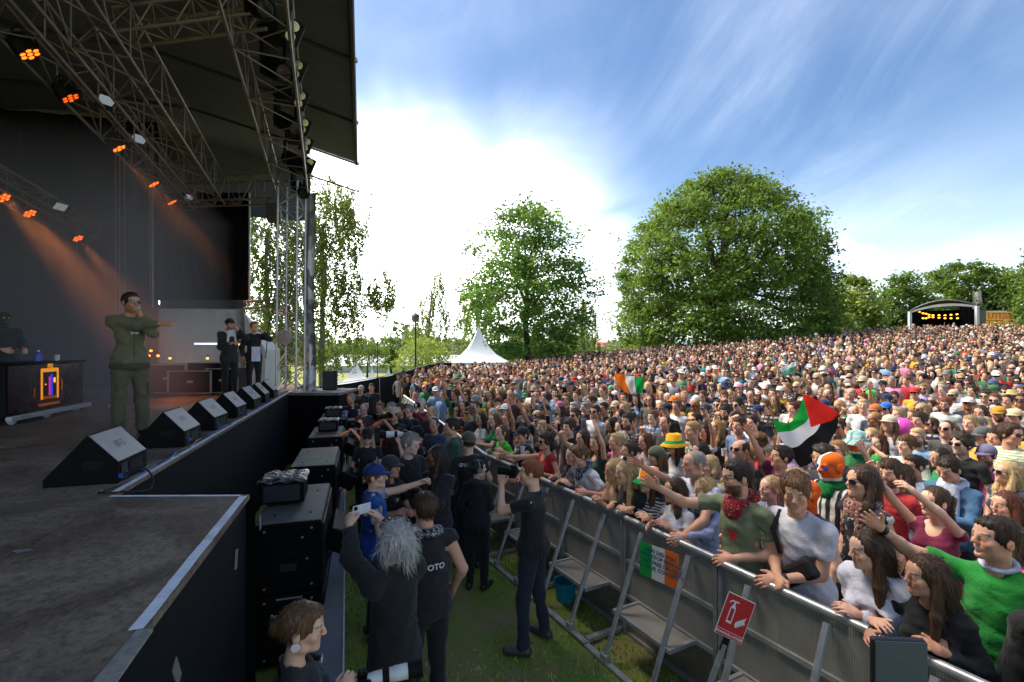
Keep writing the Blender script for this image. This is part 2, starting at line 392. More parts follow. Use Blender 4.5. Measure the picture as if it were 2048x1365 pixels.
def backstage_slab():
    # the stage wing beyond the tower, with its black speaker
    a = empty('stage_wing_platform', (-5.2, 12.9, 0), R(0), 'dark platform joined to the far end of the stage', 'platform')
    MB().box((-.75, -.55, 1.78), (.78, .95, 1.85), None, .01).build('platform_top', simple('wing_ply', '#6d6a66', .7), a)
    MB().box((-.73, -.5, 0), (.75, .9, 1.775)).build('platform_skirt', M_drape, a)
    b = empty('wing_speaker', (-5.02, 13.35, 1.85), R(10), 'black upright speaker standing on the wing platform beside the camo scrim', 'speaker')
    MB().box((-.17, -.17, 0), (.17, .17, .52), None, .02).build('cabinet', M_plastic, b); MB().box((-.15, -.178, .03), (.15, -.172, .49)).build('grille', M_dark, b)
backstage_slab()

# ------------------------------------------------------------------ truss work
_brace = {}
def unit_bar(r):
    if r not in _brace:
        mb = MB(); mb.tube([(0, 0, 0), (1, 0, 0)], r, 6); _brace[r] = mb.mesh('brace', True)
    return _brace[r]
def bar(name, a, b, r, mat, parent, inv):
    a = Vector(a); b = Vector(b); M = inv @ axis_m(a, b-a) @ Matrix.Diagonal(((b-a).length, 1, 1, 1))
    return link(name, unit_bar(r), parent, mat, matrix=M)
def truss(p0, p1, w, h, bays, label, name='lighting_truss', mat=None, r=.025, rb=.011, up=Vector((0, 0, 1)), cat='truss', group=None):
    mat = mat or M_truss; p0 = Vector(p0); p1 = Vector(p1)
    o = empty(name, p0, 0, label, cat, group); inv = Matrix.Translation(-p0)
    M = axis_m(p0, p1-p0, up); L_ = (p1-p0).length
    c = [(-w/2, -h/2), (w/2, -h/2), (w/2, h/2), (-w/2, h/2)]
    P = lambda t, k: M @ Vector((t*L_, c[k % 4][0], c[k % 4][1]))
    for k in range(4): bar('chord', P(0, k), P(1, k), r, mat, o, inv)
    for i in range(bays):
        for k in range(4):
            a, b = (k, k+1) if (i+k) % 2 else (k+1, k)
            bar('brace', P(i/bays, a), P((i+1)/bays, b), rb, mat, o, inv)
            if i % 2 == 0: bar('brace', P(i/bays, k), P(i/bays, k+1), rb, mat, o, inv)
    return o
truss((-2.0, 2.9, 7.55), (-5.72, 12.6, 7.35), .75, .75, 15, 'wide grey front truss carrying the moving heads under the roof edge')
truss((-4.3, 3.7, 7.15), (-7.9, 12.7, 7.15), .62, .7, 14, 'long grey truss deep under the stage roof')
truss((-5.45, 4.45, 7.05), (-9.3, 14.0, 7.05), .5, .5, 13, 'dark truss holding the row of orange wash lights')
truss((-8.7, 6.3, 6.2), (-11.75, 13.6, 6.2), .45, .45, 10, 'rear dark truss with dim orange wash lights')
truss((-5.3, 6.6, 7.35), (-3.45, 6.6, 7.6), .32, .32, 7, 'cross truss joining the deep truss to the front truss near the top')
truss((-8.7, 12.75, 7.1), (-6.0, 12.8, 7.2), .5, .62, 8, 'cross truss at the far end of the stage roof')
truss((-5.78, 12.62, 1.85), (-5.74, 12.62, 7.3), .5, .5, 16, 'pale lattice tower with a round dial at the far end of the stage edge', 'support_tower', M_alu, .03, .013, up=Vector((1, 0, 0)), cat='tower')

def roof():
    o = empty('stage_roof', S(4, 4, 8.4), 0, 'dark fabric stage roof overhanging the photo pit', 'roof'); inv = Matrix.Translation(-S(4, 4, 8.4))
    t = NT('roof_skin'); v = t.coord('World'); n = t.noise(v, .9, 5, .6, .3)
    t.bsdf(t.mix(n, hexc('#474d5a'), hexc('#616874')), .75, 0, .3); t.bump(n, .5, .1)
    prof = [(-1.62, 8.38), (-.2, 8.74), (2.5, 9.35), (6, 9.5), (13, 9.0)]
    us = [-8, -4, 0, 2.55, 5.1, 7.7, 10.35, 12.9]
    for i in range(len(us)-1):
        for j in range(len(prof)-1):
            g = .012
            if i == 6 and j < 1: continue
            V = []
            for (u, (v_, z)) in ((us[i]+g, prof[j]), (us[i+1]-g, prof[j]), (us[i+1]-g, prof[j+1]), (us[i]+g, prof[j+1])): V.append(S(u, v_, z))
            V2 = [p+Vector((0, 0, .03)) for p in V]
            mb = MB(); mb.add([inv @ p for p in V+V2], [(0, 1, 2, 3), (7, 6, 5, 4), (0, 4, 5, 1), (1, 5, 6, 2), (2, 6, 7, 3), (3, 7, 4, 0)])
            mb.build('roof_panel', t.m, o)
    for u in us: 
        for j in range(len(prof)-1): bar('purlin', S(u, prof[j][0], prof[j][1]-.03), S(u, prof[j+1][0], prof[j+1][1]-.03), .03, M_dark, o, inv)
    bar('edge_beam', S(-8, -1.62, 8.36), S(10.4, -1.62, 8.36), .05, M_dark, o, inv); bar('edge_beam', S(-8, -.2, 8.68), S(10.4, -.2, 8.68), .04, M_dark, o, inv)
    for u in us[1:]:
        MB().lathe([(0, 0), (.05, .0), (.05, .06), (0, .08)], 8, inv @ Matrix.Translation(S(u, -1.66, 8.33))).build('edge_clamp', M_alu, o)
    # top cover so that no light falls in from above
    mb = MB(); pts = [S(-8, -1.6, 8.44), S(10.35, -1.6, 8.44), S(10.35, 4, 9.75), S(-8, 4, 9.75), S(12.9, 13, 9.2), S(-8, 13, 9.2), S(12.9, -.15, 8.85), S(12.9, 4, 9.75), S(10.35, -.15, 8.85)]
    mb.add([inv @ p for p in pts], [(0, 1, 2, 3), (3, 7, 4, 5), (8, 6, 7, 2)])
    wl = MB(); wl.add([inv @ p for p in (S(12.85, -.15, 8.84), S(12.85, 4, 9.74), S(12.85, 13, 9.19), S(12.85, 13, 7.2), S(12.85, -.15, 7.2))], [(0, 1, 2, 3, 4)]); wl.build('gable_cloth', t.m, o); mb.build('roof_cover', t.m, o)
roof()

def stage_walls():
    def wall(name, a, b, z0, z1, label, mat=M_drape, th=.06, cat='drape'):
        a = Vector(a); b = Vector(b); d = b-a; o = empty(name, (a.x, a.y, z0), math.atan2(d.y, d.x), label, cat)
        n = max(2, int(d.length/1.5)); L_ = d.length/n
        for i in range(n):
            V = []; F = []; m = 16
            for k in range(m+1):
                x = i*L_+L_*k/m; w = .03*math.sin(x*7)+.02*math.sin(x*15+1)
                V += [(x+(.06 if k == m else 0), w+.012*(k == m), 0), (x+(.06 if k == m else 0), w+.012*(k == m), z1-z0)]
            for k in range(m): F.append((2*k, 2*k+2, 2*k+3, 2*k+1))
            link('drape_panel', mesh_np('drape_panel', np.array(V), np.array(F)), o, mat)
        return o
    wall('far_wing_wall', at(318, 700, 13.75), S(12.4, 12.8), .0, 9.4, 'black drape closing the far wing of the stage')
    wall('back_wall', S(12.4, 12.9), S(-8, 12.9), .0, 9.2, 'black drape along the back of the stage')
    wall('backstage_dark_sheet', at(300, 700, 17.5), at(487, 700, 17.5), .0, 4.6, 'added black sheet standing in for the backstage darkness under the side panel')  # added dark sheet that stands in for the darkness backstage
    # raised side panel with pale edge post and beams
    o = empty('side_panel', at(498, 612, 13.5), 0, 'dark raised side panel above the backstage opening', 'panel'); base = at(498, 612, 13.5); inv = Matrix.Translation(-base)
    a = at(300, 612, 13.5); b = at(497, 612, 13.5)
    mb = MB(); mb.box((a.x, 13.47, a.z+.15), (b.x, 13.53, a.z+3.15), inv); mb.build('panel_sheet', M_drape, o)
    bar('edge_post', at(499, 612, 13.45), at(499, 386, 13.45), .03, M_alu, o, inv)
    mb = MB(); mb.box((at(325, 0, 13.4).x, 13.3, 4.08), (at(492, 0, 13.4).x, 13.42, 4.32), inv); mb.build('lower_beam', simple('beam_blue', '#3e474e', .5, .3), o)
    bar('cross_pipe', at(488, 604, 13.0), at(560, 600, 13.0), .035, M_steel, o, inv); bar('cross_pipe', at(488, 617, 13.0), at(560, 613, 13.0), .035, M_steel, o, inv)
    # hanging chains / cable drops
    for (px, y0, y1, d) in ((231, 380, 640, 12.6), (239, 380, 640, 12.6), (249, 380, 600, 12.6), (305, 400, 615, 12.7), (300, 420, 600, 12.7)):
        q = empty('hoist_cable', at(px, y0, d), 0, {231: 'leftmost thin pale cable hanging behind the singer', 239: 'middle one of three thin cables hanging left behind the singer', 249: 'third thin cable from the left hanging behind the singer', 305: 'thick pale cable drop hanging right behind the singer', 300: 'shorter thin cable beside the thick cable drop'}[px], 'cable')
        inv2 = Matrix.Translation(-at(px, y0, d)); bar('cable', at(px, y0-150, d), at(px, y1, d), .014 if px != 305 else .03, M_truss, q, inv2)
    # camo scrim right of the tower
    t = NT('camo_scrim'); v = t.coord('World', (1, 1, .8)); n = t.noise(v, 1.6, 3, .4, .5)
    c = t.mix(t.ramp(n, .50, .53), hexc('#c9ced2'), hexc('#9a9da0')); c = t.mix(t.ramp(t.noise(v, 2.6, 2, .4), .56, .59), c, hexc('#6f7275'))
    t.bsdf(c, .9, 0, .2)
    o = empty('camo_scrim', (-5.58, 12.95, 1.85), 0, 'tall narrow grey camouflage scrim beside the lattice tower', 'scrim')
    V = []; F = []; nz = 30
    for i in range(9):
        for k in range(nz+1):
            z = 5.3*k/nz; V.append((.02+.30*i/8+.04*math.sin(z*1.7), .05*math.sin(i*1.3)+.04*math.sin(z*2+i), z))
    for i in range(8):
        for k in range(nz): F.append((i*(nz+1)+k, (i+1)*(nz+1)+k, (i+1)*(nz+1)+k+1, i*(nz+1)+k+1))
    link('scrim_cloth', mesh_np('scrim_cloth', np.array(V), np.array(F)), o, t.m)
    for z in (.02, 5.28): MB().tube([(0, 0, z), (.36, 0, z)], .02, 8).build('scrim_bar', M_steel, o)
    # round dial on the tower
    o = empty('round_dial', at(570, 675, 12.3), 0, 'round pale dial fixed to the lattice tower', 'dial')
    Mx = Matrix.Rotation(R(90), 4, 'X')
    MB().lathe([(.19, 0), (.19, .05), (.165, .05)], 32, Mx).build('rim', M_steel, o); MB().lathe([(0, .03), (.165, .03)], 32, Mx).build('face', simple('dial_face', '#c9ced0', .5), o)
    MB().box((-.12, -.045, -.008), (.02, -.04, .008)).build('hand', M_dark, o); MB().box((-.006, -.05, -.01), (.006, -.046, .09)).build('hand', M_dark, o)
    # speaker hung at the tower
    o = empty('hung_speaker', at(548, 425, 12.9), R(20), 'small dark speaker hung on cables beside the lattice tower', 'speaker')
    MB().box((-.17, -.2, -.26), (.17, .2, .2), None, .03).build('cabinet', simple('brown_cabinet', '#3a3330', .7), o); MB().tube([(0, 0, .2), (0, 0, 1.0)], .012, 6).build('hanger', M_dark, o)
    MB().tube([(-.05, 0, -.26), (-.1, .05, -1.5), (-.02, .02, -2.6), (-.14, 0, -3.1), (-.2, 0, -3.9)], .012, 6).build('cable_drop', M_dark, o)
stage_walls()

def backstage():
    # tent, cases, bulbs and a bright gap behind the stage opening
    t = simple('tent_canvas', '#a8b0b3', .8, 0, .12, 3, .1)
    o = empty('backstage_tent', at(505, 790, 15.5), 0, 'grey canvas tent peak behind the far stage opening', 'tent')
    mb = MB(); b = at(505, 790, 15.5); P = lambda px, py, d: at(px, py, d)-b
    mb.add([P(488, 625, 15.2), P(530, 700, 15.2), P(530, 792, 15.2), P(496, 792, 15.2), P(488, 625, 17), P(560, 700, 17), P(560, 792, 17), P(496, 792, 17)], [(0, 1, 2, 3), (0, 4, 5, 1), (1, 5, 6, 2), (0, 3, 7, 4)]); mb.build('canvas', t, o)
    for i, (px, w, h, d) in enumerate(((345, .9, .75, 12.0), (392, .95, .6, 11.9), (425, .9, .8, 12.05), (455, .7, .65, 12.1))):
        p = at(px, 700, d); o = empty('flight_case', (p.x, p.y, DECK), R(8), ['black road case at the left end of the row on stage', 'low black road case second in the row on stage', 'tall black road case behind the masked singer', 'small road case at the right end of the row on stage'][i], 'case', 'road cases at the back of the stage')
        MB().box((-w/2, -.3, .06), (w/2, .3, h), None, .012).build('box', M_black, o)
        for sx in (-1, 1):
            MB().box((sx*w/2-.025, -.31, .06), (sx*w/2+.025, -.295, h)).build('edge_profile', M_steel, o)
            MB().lathe([(.04, -.02), (.04, .02)], 12, Matrix.Translation((sx*(w/2-.1), -.2, .035)) @ Matrix.Rotation(R(90), 4, 'Y')).build('wheel', M_dark, o)
        for z in (.07, h): MB().box((-w/2, -.312, z-.025), (w/2, -.297, z)).build('edge_profile', M_steel, o)
        MB().box((-.07, -.306, h*.5), (.07, -.300, h*.5+.06)).build('latch', M_steel, o)
    e = emit('bulb_orange', '#ff8a2d', .9)
    for i, (px, py) in enumerate(((298, 712), (302, 702), (316, 712), (340, 717), (415, 717), (464, 690), (480, 690), (481, 695), (349, 734))):
        p = at(px, py, 12.6); o = empty('bulb_lamp', p, 0, ['orange bulb', 'orange bulb'][i % 2]+' glowing '+('left' if px < 400 else 'right')+f' of the dark stage gap, {["first","second","third","fourth","fifth","sixth","seventh","eighth","ninth"][i]} from the singer', 'lamp', 'orange bulbs in the backstage dark')
        MB().lathe([(0, -.035), (.03, -.02), (.035, 0), (.03, .02), (0, .035)], 10).build('bulb', e, o); MB().tube([(0, 0, .03), (0, 0, .1)], .015, 6).build('socket', M_dark, o)
    o = empty('backstage_gap_strip', at(410, 688, 16.9), 0, 'glowing white strip standing in for a bright gap low behind the stage', 'lamp')
    MB().box((-.38, 0, -.03), (.4, .05, .03)).build('gap_glow', emit('strip_white', '#e8f0ff', .35), o)  # glowing strip added to show a bright gap, not a lamp
    MB().box((-.42, .05, -.05), (.44, .1, .05)).build('housing', M_dark, o)  # dark backing behind the gap's glowing strip
backstage()

# ------------------------------------------------------------------ lamps on the trusses
ORANGE = '#ff5a14'
def led_par_mesh():
    Mx = Matrix.Rotation(R(90), 4, 'Y')
    body = MB().lathe([(.06, -.16), (.11, -.14), (.135, -.04), (.14, .06), (.145, .07), (.13, .075)], 20, Mx).mesh('housing', True)
    disc = MB().lathe([(0, .066), (.128, .066)], 20, Mx).mesh('lens_plate')
    cell = MB()
    for k in range(7):
        a = k*math.pi/3; r = 0 if k == 6 else .085
        cell.lathe([(.034, 0), (.03, .012), (0, .018)], 10, Matrix.Translation((.068, r*math.cos(a), r*math.sin(a))) @ Mx)
    yoke = MB().tube([(0, -.16, 0), (0, -.165, .14), (0, -.1, .22), (0, .1, .22), (0, .165, .14), (0, .16, 0)], .014, 6).mesh('yoke')
    return body, disc, cell.mesh('led_cells', True), yoke
PARM = led_par_mesh()
def led_par(px, py, z, power, label, strength=14, aim=None):
    d = (z-CAMH)*FPX/(HOR-py); p = at(px, py, d)
    aim = Vector(aim) if aim is not None else (Vector((-3.5, 3.0, 1.9))-p)
    o = empty('wash_light', p, 0, label, 'stage light', 'orange wash lights under the roof')
    M = axis_m((0, 0, 0), aim)
    em = emit('led_%d' % strength, ORANGE, strength*.1) if strength else M_dark
    link('housing', PARM[0], o, M_black, matrix=M); link('lens_plate', PARM[1], o, M_dark, matrix=M); link('led_cells', PARM[2], o, em, matrix=M); link('yoke', PARM[3], o, M_black)
    if power:
        l = bpy.data.lights.new('wash_beam', 'SPOT'); l.energy = power; l.color = (1, .28, .06); l.spot_size = R(22); l.spot_blend = 1.0; l.shadow_soft_size = .1
        lo = bpy.data.objects.new('wash_beam', l); COL.objects.link(lo); lo.parent = o; lo.matrix_local = Matrix.Translation(aim.normalized()*.1) @ aim.to_track_quat('-Z', 'Y').to_matrix().to_4x4()
    return o
w = [(50, 97, 90, 9), (133, 187, 0, 3), (232, 290, 90, 9), (303, 363, 70, 8), (340, 400, 40, 6), (375, 432, 0, 2)]
nm = ['nearest', 'second', 'third', 'fourth', 'fifth', 'farthest']
for i, (px, py, pw, st) in enumerate(w): led_par(px, py, 6.75, pw, f'round orange LED wash light, {nm[i]} in the front lamp row', st, Vector((2.2, 1.6, -3.6)))
for i, (px, py, pw, st) in enumerate(((1, 390, 220, 8), (55, 422, 220, 8), (152, 473, 200, 8))):
    led_par(px, py, 5.95, pw, f'round orange LED wash light, {["left","middle","right"][i]} one of the rear lamp row', st, Vector((2.4, .3, -2.9)))
def flood(px, py, z, s, label):
    d = (z-CAMH)*FPX/(HOR-py); p = at(px, py, d); o = empty('panel_light', p, 0, label, 'stage light', 'white square panel lights'); o.rotation_euler = (R(-35), R(12), R(25))
    MB().box((-s, -.05, -s), (s, .05, s), None, .01).build('housing', M_dark, o)
    for k in range(4): MB().box((-s*.9, -.056, -s*.9+k*s*.47), (s*.9, -.051, -s*.9+k*s*.47+s*.4)).build('lamp_cell', emit('flood_cell', '#c8d4dc', .07), o)
    MB().tube([(-s-.02, 0, 0), (-s-.02, 0, s+.15), (s+.02, 0, s+.15), (s+.02, 0, 0)], .012, 6).build('bracket', M_dark, o)
for i, (px, py, s) in enumerate(((213, 207, .12), (278, 283, .12), (378, 398, .09), (122, 418, .11))): flood(px, py, 6.9 if i < 3 else 6.0, s, 'white square panel light, '+['nearest of three on the long truss', 'middle of three on the long truss', 'farthest of three on the long truss', 'the dim one on the rear truss'][i])
def moving_head(px, py, d, sc, label):
    p = at(px, py, d); o = empty('moving_head_light', p, 0, label, 'stage light', 'moving heads on the front truss'); o.scale = (sc,)*3; o.rotation_euler = (0, 0, random.uniform(-.4, .4))
    MB().box((-.16, -.16, .32), (.16, .16, .46), None, .02).build('base', M_black, o)
    for s in (-1, 1): MB().box((s*.17-.03, -.07, -.12), (s*.17+.03, .07, .34), None, .02).build('yoke_arm', M_black, o)
    Mx = Matrix.Translation((0, 0, -.06)) @ Matrix.Rotation(R(125), 4, 'Y') @ Matrix.Rotation(R(25), 4, 'X')
    MB().lathe([(.07, -.26), (.13, -.22), (.14, 0), (.12, .12), (.115, .3), (.10, .3), (.095, .27)], 20, Mx).build('head', M_plastic, o, True)
    MB().lathe([(0, .272), (.095, .272)], 20, Mx).build('lens', simple('lens_glass', '#27323c', .08, 0, .1), o)
    MB().tube([(0, 0, .46), (0, 0, .6)], .03, 8).build('clamp', M_dark, o)
nm = ['topmost', 'second from the top', 'third from the top', 'fourth from the top', 'lowest']
for i, (px, py, d, sc) in enumerate(((520, 5, 6.4, 1.05), (552, 130, 7.9, 1.25), (575, 240, 9.6, 1.25), (590, 318, 11.2, 1.2), (600, 374, 12.6, 1.2))): moving_head(px, py, d, sc, 'black moving head light on the front truss, '+nm[i])
def blinder(px, py, d, sc, label):
    o = empty('blinder_light', at(px, py, d), R(20), label, 'stage light', 'blinders along the roof truss'); o.scale = (sc,)*3; o.rotation_euler = (R(20), R(20), R(30))
    MB().box((-.13, -.06, -.17), (.13, .06, .17), None, .015).build('frame', M_black, o)
    for z in (-.075, .075): MB().lathe([(0, .02), (.05, .03), (.07, .064)], 16, Matrix.Translation((0, 0, z)) @ Matrix.Rotation(R(90), 4, 'X')).build('reflector', simple('reflector', '#b5b8bb', .25, .9), o)
    MB().tube([(0, .06, 0), (-.1, .1, .3)], .012, 6).build('arm', M_dark, o)
nm = ['first', 'second', 'third', 'fourth', 'fifth', 'sixth']
for i, (px, py, d) in enumerate(((585, 65, 7.2), (593, 140, 8.2), (600, 200, 9.2), (607, 253, 10.2), (612, 290, 11.2), (618, 330, 12.1))): blinder(px, py, d, 1.0, f'small two-lamp blinder on the roof truss, {nm[i]} from the top')

# smoke hanging on the stage
def smoke():
    t = NT('stage_smoke'); v = t.n('ShaderNodeVolumePrincipled'); v.inputs['Color'].default_value = (.82, .86, .95, 1); v.inputs['Density'].default_value = .075; v.inputs['Anisotropy'].default_value = .25
    t.l(v.outputs[0], t.out.inputs['Volume'])
    mb = MB(); c = [S(4.5, 1.6, DECK+.01), S(12.2, 1.6, DECK+.01), S(12.2, 9.0, DECK+.01), S(4.5, 9.0, DECK+.01)]
    vs = c+[p+Vector((0, 0, 4.6)) for p in c]
    mb.add(vs, [(0, 3, 2, 1), (4, 5, 6, 7), (0, 1, 5, 4), (1, 2, 6, 5), (2, 3, 7, 6), (3, 0, 4, 7)]); o = mb.build('stage_smoke', None); o.data.materials.append(t.m)
    tag(o, 'thin grey smoke hanging over the dark stage', 'smoke', kind='stuff')
smoke()
# ------------------------------------------------------------------ trees
def leaf_mat(name, c0, c1, trans=.45):
    if name in MATS: return MATS[name]
    t = NT(name); a = t.n('ShaderNodeAttribute', attribute_name='leaf'); v = t.coord('World'); n = t.noise(v, .35, 3)
    f = t.math('ADD', t.math('MULTIPLY', a.outputs['Fac'], .65), t.math('MULTIPLY', n, .35))
    c = t.mix(t.ramp(f, .15, .85), hexc(c0), hexc(c1))
    b = t.bsdf(c, .55, 0, .35); tr = t.n('ShaderNodeBsdfTranslucent'); t.l(t.mix(.35, c, hexc('#a9c04a')), tr.inputs[0])
    m = t.n('ShaderNodeMixShader'); m.inputs[0].default_value = trans; t.l(b.outputs[0], m.inputs[1]); t.l(tr.outputs[0], m.inputs[2]); t.l(m.outputs[0], t.out.inputs[0])
    return t.m
M_bark = simple('bark', '#3f372f', .9, 0, .35, 12, .5)
M_birch = simple('birch_bark', '#8f8b84', .85, 0, .3, 9, .3, dirt=('#2f2b28', .8))
def leaves_mesh(P, size, rng, flat=.3, aspect=.62, up=None):
    """P: leaf centres. each leaf is a folded pointed quad pair"""
    n = len(P); s = size*rng.uniform(.5, 1.4, n)
    d = rng.normal(0, 1, (n, 3)); d[:, 2] *= (1-flat); d /= np.linalg.norm(d, axis=1)[:, None]+1e-9
    u = rng.normal(0, 1, (n, 3)); u[:, 2] += 1.2
    w = np.cross(d, u); w /= np.linalg.norm(w, axis=1)[:, None]+1e-9; nn = np.cross(w, d)
    a = P-d*s[:, None]*.5; b = P+d*s[:, None]*.5; m = P+nn*(s*.12)[:, None]
    l = m+w*(s*aspect*.5)[:, None]-nn*(s*.2)[:, None]; r = m-w*(s*aspect*.5)[:, None]-nn*(s*.2)[:, None]
    V = np.stack([a, l, b, r], 1).reshape(-1, 3); F = np.arange(4*n).reshape(-1, 4)
    return V, F
def make_crown(name, P, size, mat, parent, rng, base, flat=.3, aspect=.62, tint=None):
    V, F = leaves_mesh(P, size, rng, flat, aspect); me = mesh_np(name, V-np.array(base), F, False)
    c = rng.uniform(0, 1, len(P)) if tint is None else np.clip(tint+rng.normal(0, .15, len(P)), 0, 1)
    c = np.repeat(c, 4); color_attr(me, 'leaf', np.stack([c, c, c, c*0+1], -1)); return link(name, me, parent, mat)
def limbs(base, tips, r0, fork, mat, parent, rng, droop=0.0):
    """trunk up to the fork plus a tapered limb to each tip"""
    base = Vector(base); mb = MB(); f = base+Vector(fork); k = 7
    pts = [base.lerp(f, i/k)+Vector((rng.normal(0, r0*.25), rng.normal(0, r0*.25), 0))*(0 if i in (0, k) else 1) for i in range(k+1)]
    mb.tube([p-base for p in pts], [r0*(1.25 if i == 0 else 1-.5*i/k) for i in range(k+1)], 10)
    tr = mb.build('trunk', mat, parent, True)
    for i, tp in enumerate(tips):
        tp = Vector(tp); s = f if i % 3 else base.lerp(f, rng.uniform(.55, .95)); mb = MB(); q = []
        for j in range(7):
            t = j/6; p = s.lerp(tp, t); p.z += math.sin(t*math.pi)*(tp-s).length*(.10-droop)
            p += Vector(rng.normal(0, 1, 3))*(tp-s).length*.03*(1 if 0 < j < 6 else 0); q.append(p-base)
        rr = r0*.42*min(1, (tp-s).length/8+.25)
        mb.tube(q, [rr*(1-.88*j/6) for j in range(7)], 6); mb.build('limb', mat, parent, True)
def in_profile(n, prof, rng, z0, z1, cx, cy, depth_scale=1.0, shell=.55):
    hs = np.array([p[0] for p in prof]); rs = np.array([p[1] for p in prof]); out = []
    while len(out) < n:
        h = rng.uniform(hs[0], hs[-1]); r = np.interp(h, hs, rs)
        if rng.uniform(0, max(rs)) > r: continue
        a = rng.uniform(0, 2*math.pi); q = (shell+(1-shell)*rng.uniform()**.5) if rng.uniform() < .75 else rng.uniform(0, 1)
        out.append((cx+math.cos(a)*r*q, cy+math.sin(a)*r*q*depth_scale, h))
    return np.array(out)
def broadleaf(name, px, D, prof_px, n_cl, per, size, mat, label, seed, r0=.5, clump=.9, fork=.3, ntips=14, shell=.55, group=None, bark=None, flat=.3, layers=None):
    """prof_px: (row, half width) pairs from the base upward, in photo pixels at distance D"""
    rng = np.random.default_rng(seed); k = D/FPX
    cx = (px-1024)*k; g = gz(cx, D); prof = sorted([(CAMH-(y-HOR)*k, w*k) for (y, w) in prof_px])
    o = empty(name, (cx, D, g), 0, label, 'tree', group); base = (cx, D, g)
    C = in_profile(n_cl, prof, rng, 0, 0, cx, D, .8, shell)
    top = prof[-1][0]; tips = C[rng.choice(n_cl, ntips, False)]
    limbs(base, tips, r0, (0, 0, (top-g)*fork), bark or M_bark, o, rng)
    tint = rng.uniform(.1, .9, n_cl)
    sc = np.array([1, 1, .55 if layers is None else layers])*clump
    P = C[:, None, :]+rng.normal(0, 1, (n_cl, per, 3))*sc*rng.uniform(.6, 1.2, (n_cl, 1, 1))*.55
    make_crown('crown', P.reshape(-1, 3), size, mat, o, rng, base, flat, .62, np.repeat(tint, per)); return o
def birch(name, px, D, prof_px, n_str, per, size, mat, label, seed, r0=.18, slen=1.4, side=None, group=None, lean=0, fork=.75):
    rng = np.random.default_rng(seed); k = D/FPX; cx = (px-1024)*k; g = gz(cx, D)
    prof = sorted([(CAMH-(y-HOR)*k, w*k) for (y, w) in prof_px]); base = (cx, D, g); o = empty(name, base, 0, label, 'tree', group)
    C = in_profile(n_str, prof, rng, 0, 0, cx, D, .8, .35); top = prof[-1][0]
    if lean: C[:, 0] += lean*np.clip((C[:, 2]-g)/(top-g), 0, 1)**2
    if side is not None:
        for (sx, sy, rx, ry, n) in side:
            p = at(sx, sy, D); C = np.concatenate([C, np.array(p)[None]+rng.normal(0, 1, (n, 3))*np.array([rx*k, rx*k, ry*k])*.5])
    tips = C[rng.choice(len(C), 16, False)]
    if side is not None: tips = np.concatenate([tips, [np.array(at(s[0], s[1], D)) for s in side]])
    limbs(base, tips, r0, (lean*.5, 0, (top-g)*fork), M_birch, o, rng, .02)
    t = rng.uniform(0, 1, (len(C), per)); L_ = slen*rng.uniform(.5, 1.2, (len(C), 1))
    sway = rng.normal(0, .12, (len(C), 1, 2)); P = np.repeat(C[:, None, :], per, 1)
    P[:, :, 2] -= t*L_; P[:, :, :2] += sway*t[:, :, None]*2+rng.normal(0, .07, P[:, :, :2].shape)
    make_crown('crown', P.reshape(-1, 3), size, mat, o, rng, base, -.6, .7)
    mb = MB()
    for c, l in list(zip(C, L_[:, 0]))[::2]:
        mb.tube([Vector(c)-Vector(base), Vector(c)-Vector(base)-Vector((0, 0, l))], .008, 3, False)
    tag(mb.build('hanging_twigs', M_bark, o), kind='stuff'); return o
LM_maple = leaf_mat('maple_leaf', '#1c3410', '#74983f'); LM_loc = leaf_mat('locust_leaf', '#1f4a1c', '#6fa045'); LM_bir = leaf_mat('birch_leaf', '#4a5e28', '#94a355', .55); LM_far = leaf_mat('far_leaf', '#26401a', '#6c8a3a'); LM_yel = leaf_mat('pale_leaf', '#5c7028', '#a9b45e', .55)
broadleaf('maple_tree', 1446, 50, [(700, 195), (680, 208), (640, 212), (600, 206), (560, 203), (510, 195), (470, 180), (430, 150), (395, 108), (365, 62), (348, 15)], 1150, 76, .34, LM_maple, 'huge round dark green maple standing alone behind the crowd', 3, .9, 1.15, .35, 26, .62)
broadleaf('locust_tree', 1055, 42, [(716, 55), (690, 100), (655, 118), (620, 128), (585, 142), (550, 128), (515, 118), (480, 100), (450, 74), (425, 45), (402, 22)], 330, 85, .30, LM_loc, 'airy light green tree with open branches right of the big white tent', 5, .32, 1.25, .55, 30, .3, layers=.5, flat=.5)
birch('birch_tree', 645, 26, [(735, 30), (700, 60), (670, 80), (640, 90), (580, 85), (520, 80), (460, 85), (410, 75), (370, 60), (352, 20)], 600, 56, .12, LM_bir, 'tall birch with drooping twigs right of the lattice tower', 8, .17, 1.3, [(760, 585, 45, 45, 60), (690, 430, 50, 60, 60)])
birch('birch_tree', 535, 24, [(760, 40), (700, 60), (620, 60), (540, 55), (470, 55), (400, 60), (360, 50), (340, 20)], 460, 54, .12, LM_bir, 'birch seen through the gap between the side panel and the lattice tower', 9, .15, 1.3)
birch('slim_birch', 852, 45, [(735, 30), (700, 48), (660, 45), (620, 40), (580, 28), (550, 18), (530, 8)], 260, 46, .16, LM_bir, 'slim wind-bent birch behind the street lamp', 12, .14, 1.9, None, None, 1.1)
birch('pale_birch', 955, 58, [(730, 30), (700, 45), (660, 48), (610, 42), (570, 30), (545, 12)], 200, 44, .24, LM_bir, 'pale birch behind the big white tent', 13, .2, 2.0)
birch('pale_birch', 1165, 62, [(715, 25), (690, 35), (650, 36), (610, 25), (590, 10)], 120, 40, .25, LM_bir, 'pale birch half hidden behind the airy tree', 14, .2, 2.0)
broadleaf('round_shrub', 845, 40, [(740, 52), (715, 58), (695, 50), (680, 30)], 80, 60, .16, LM_yel, 'yellow green bush at the foot of the street lamp', 15, .12, .6, .4, 8, .4)
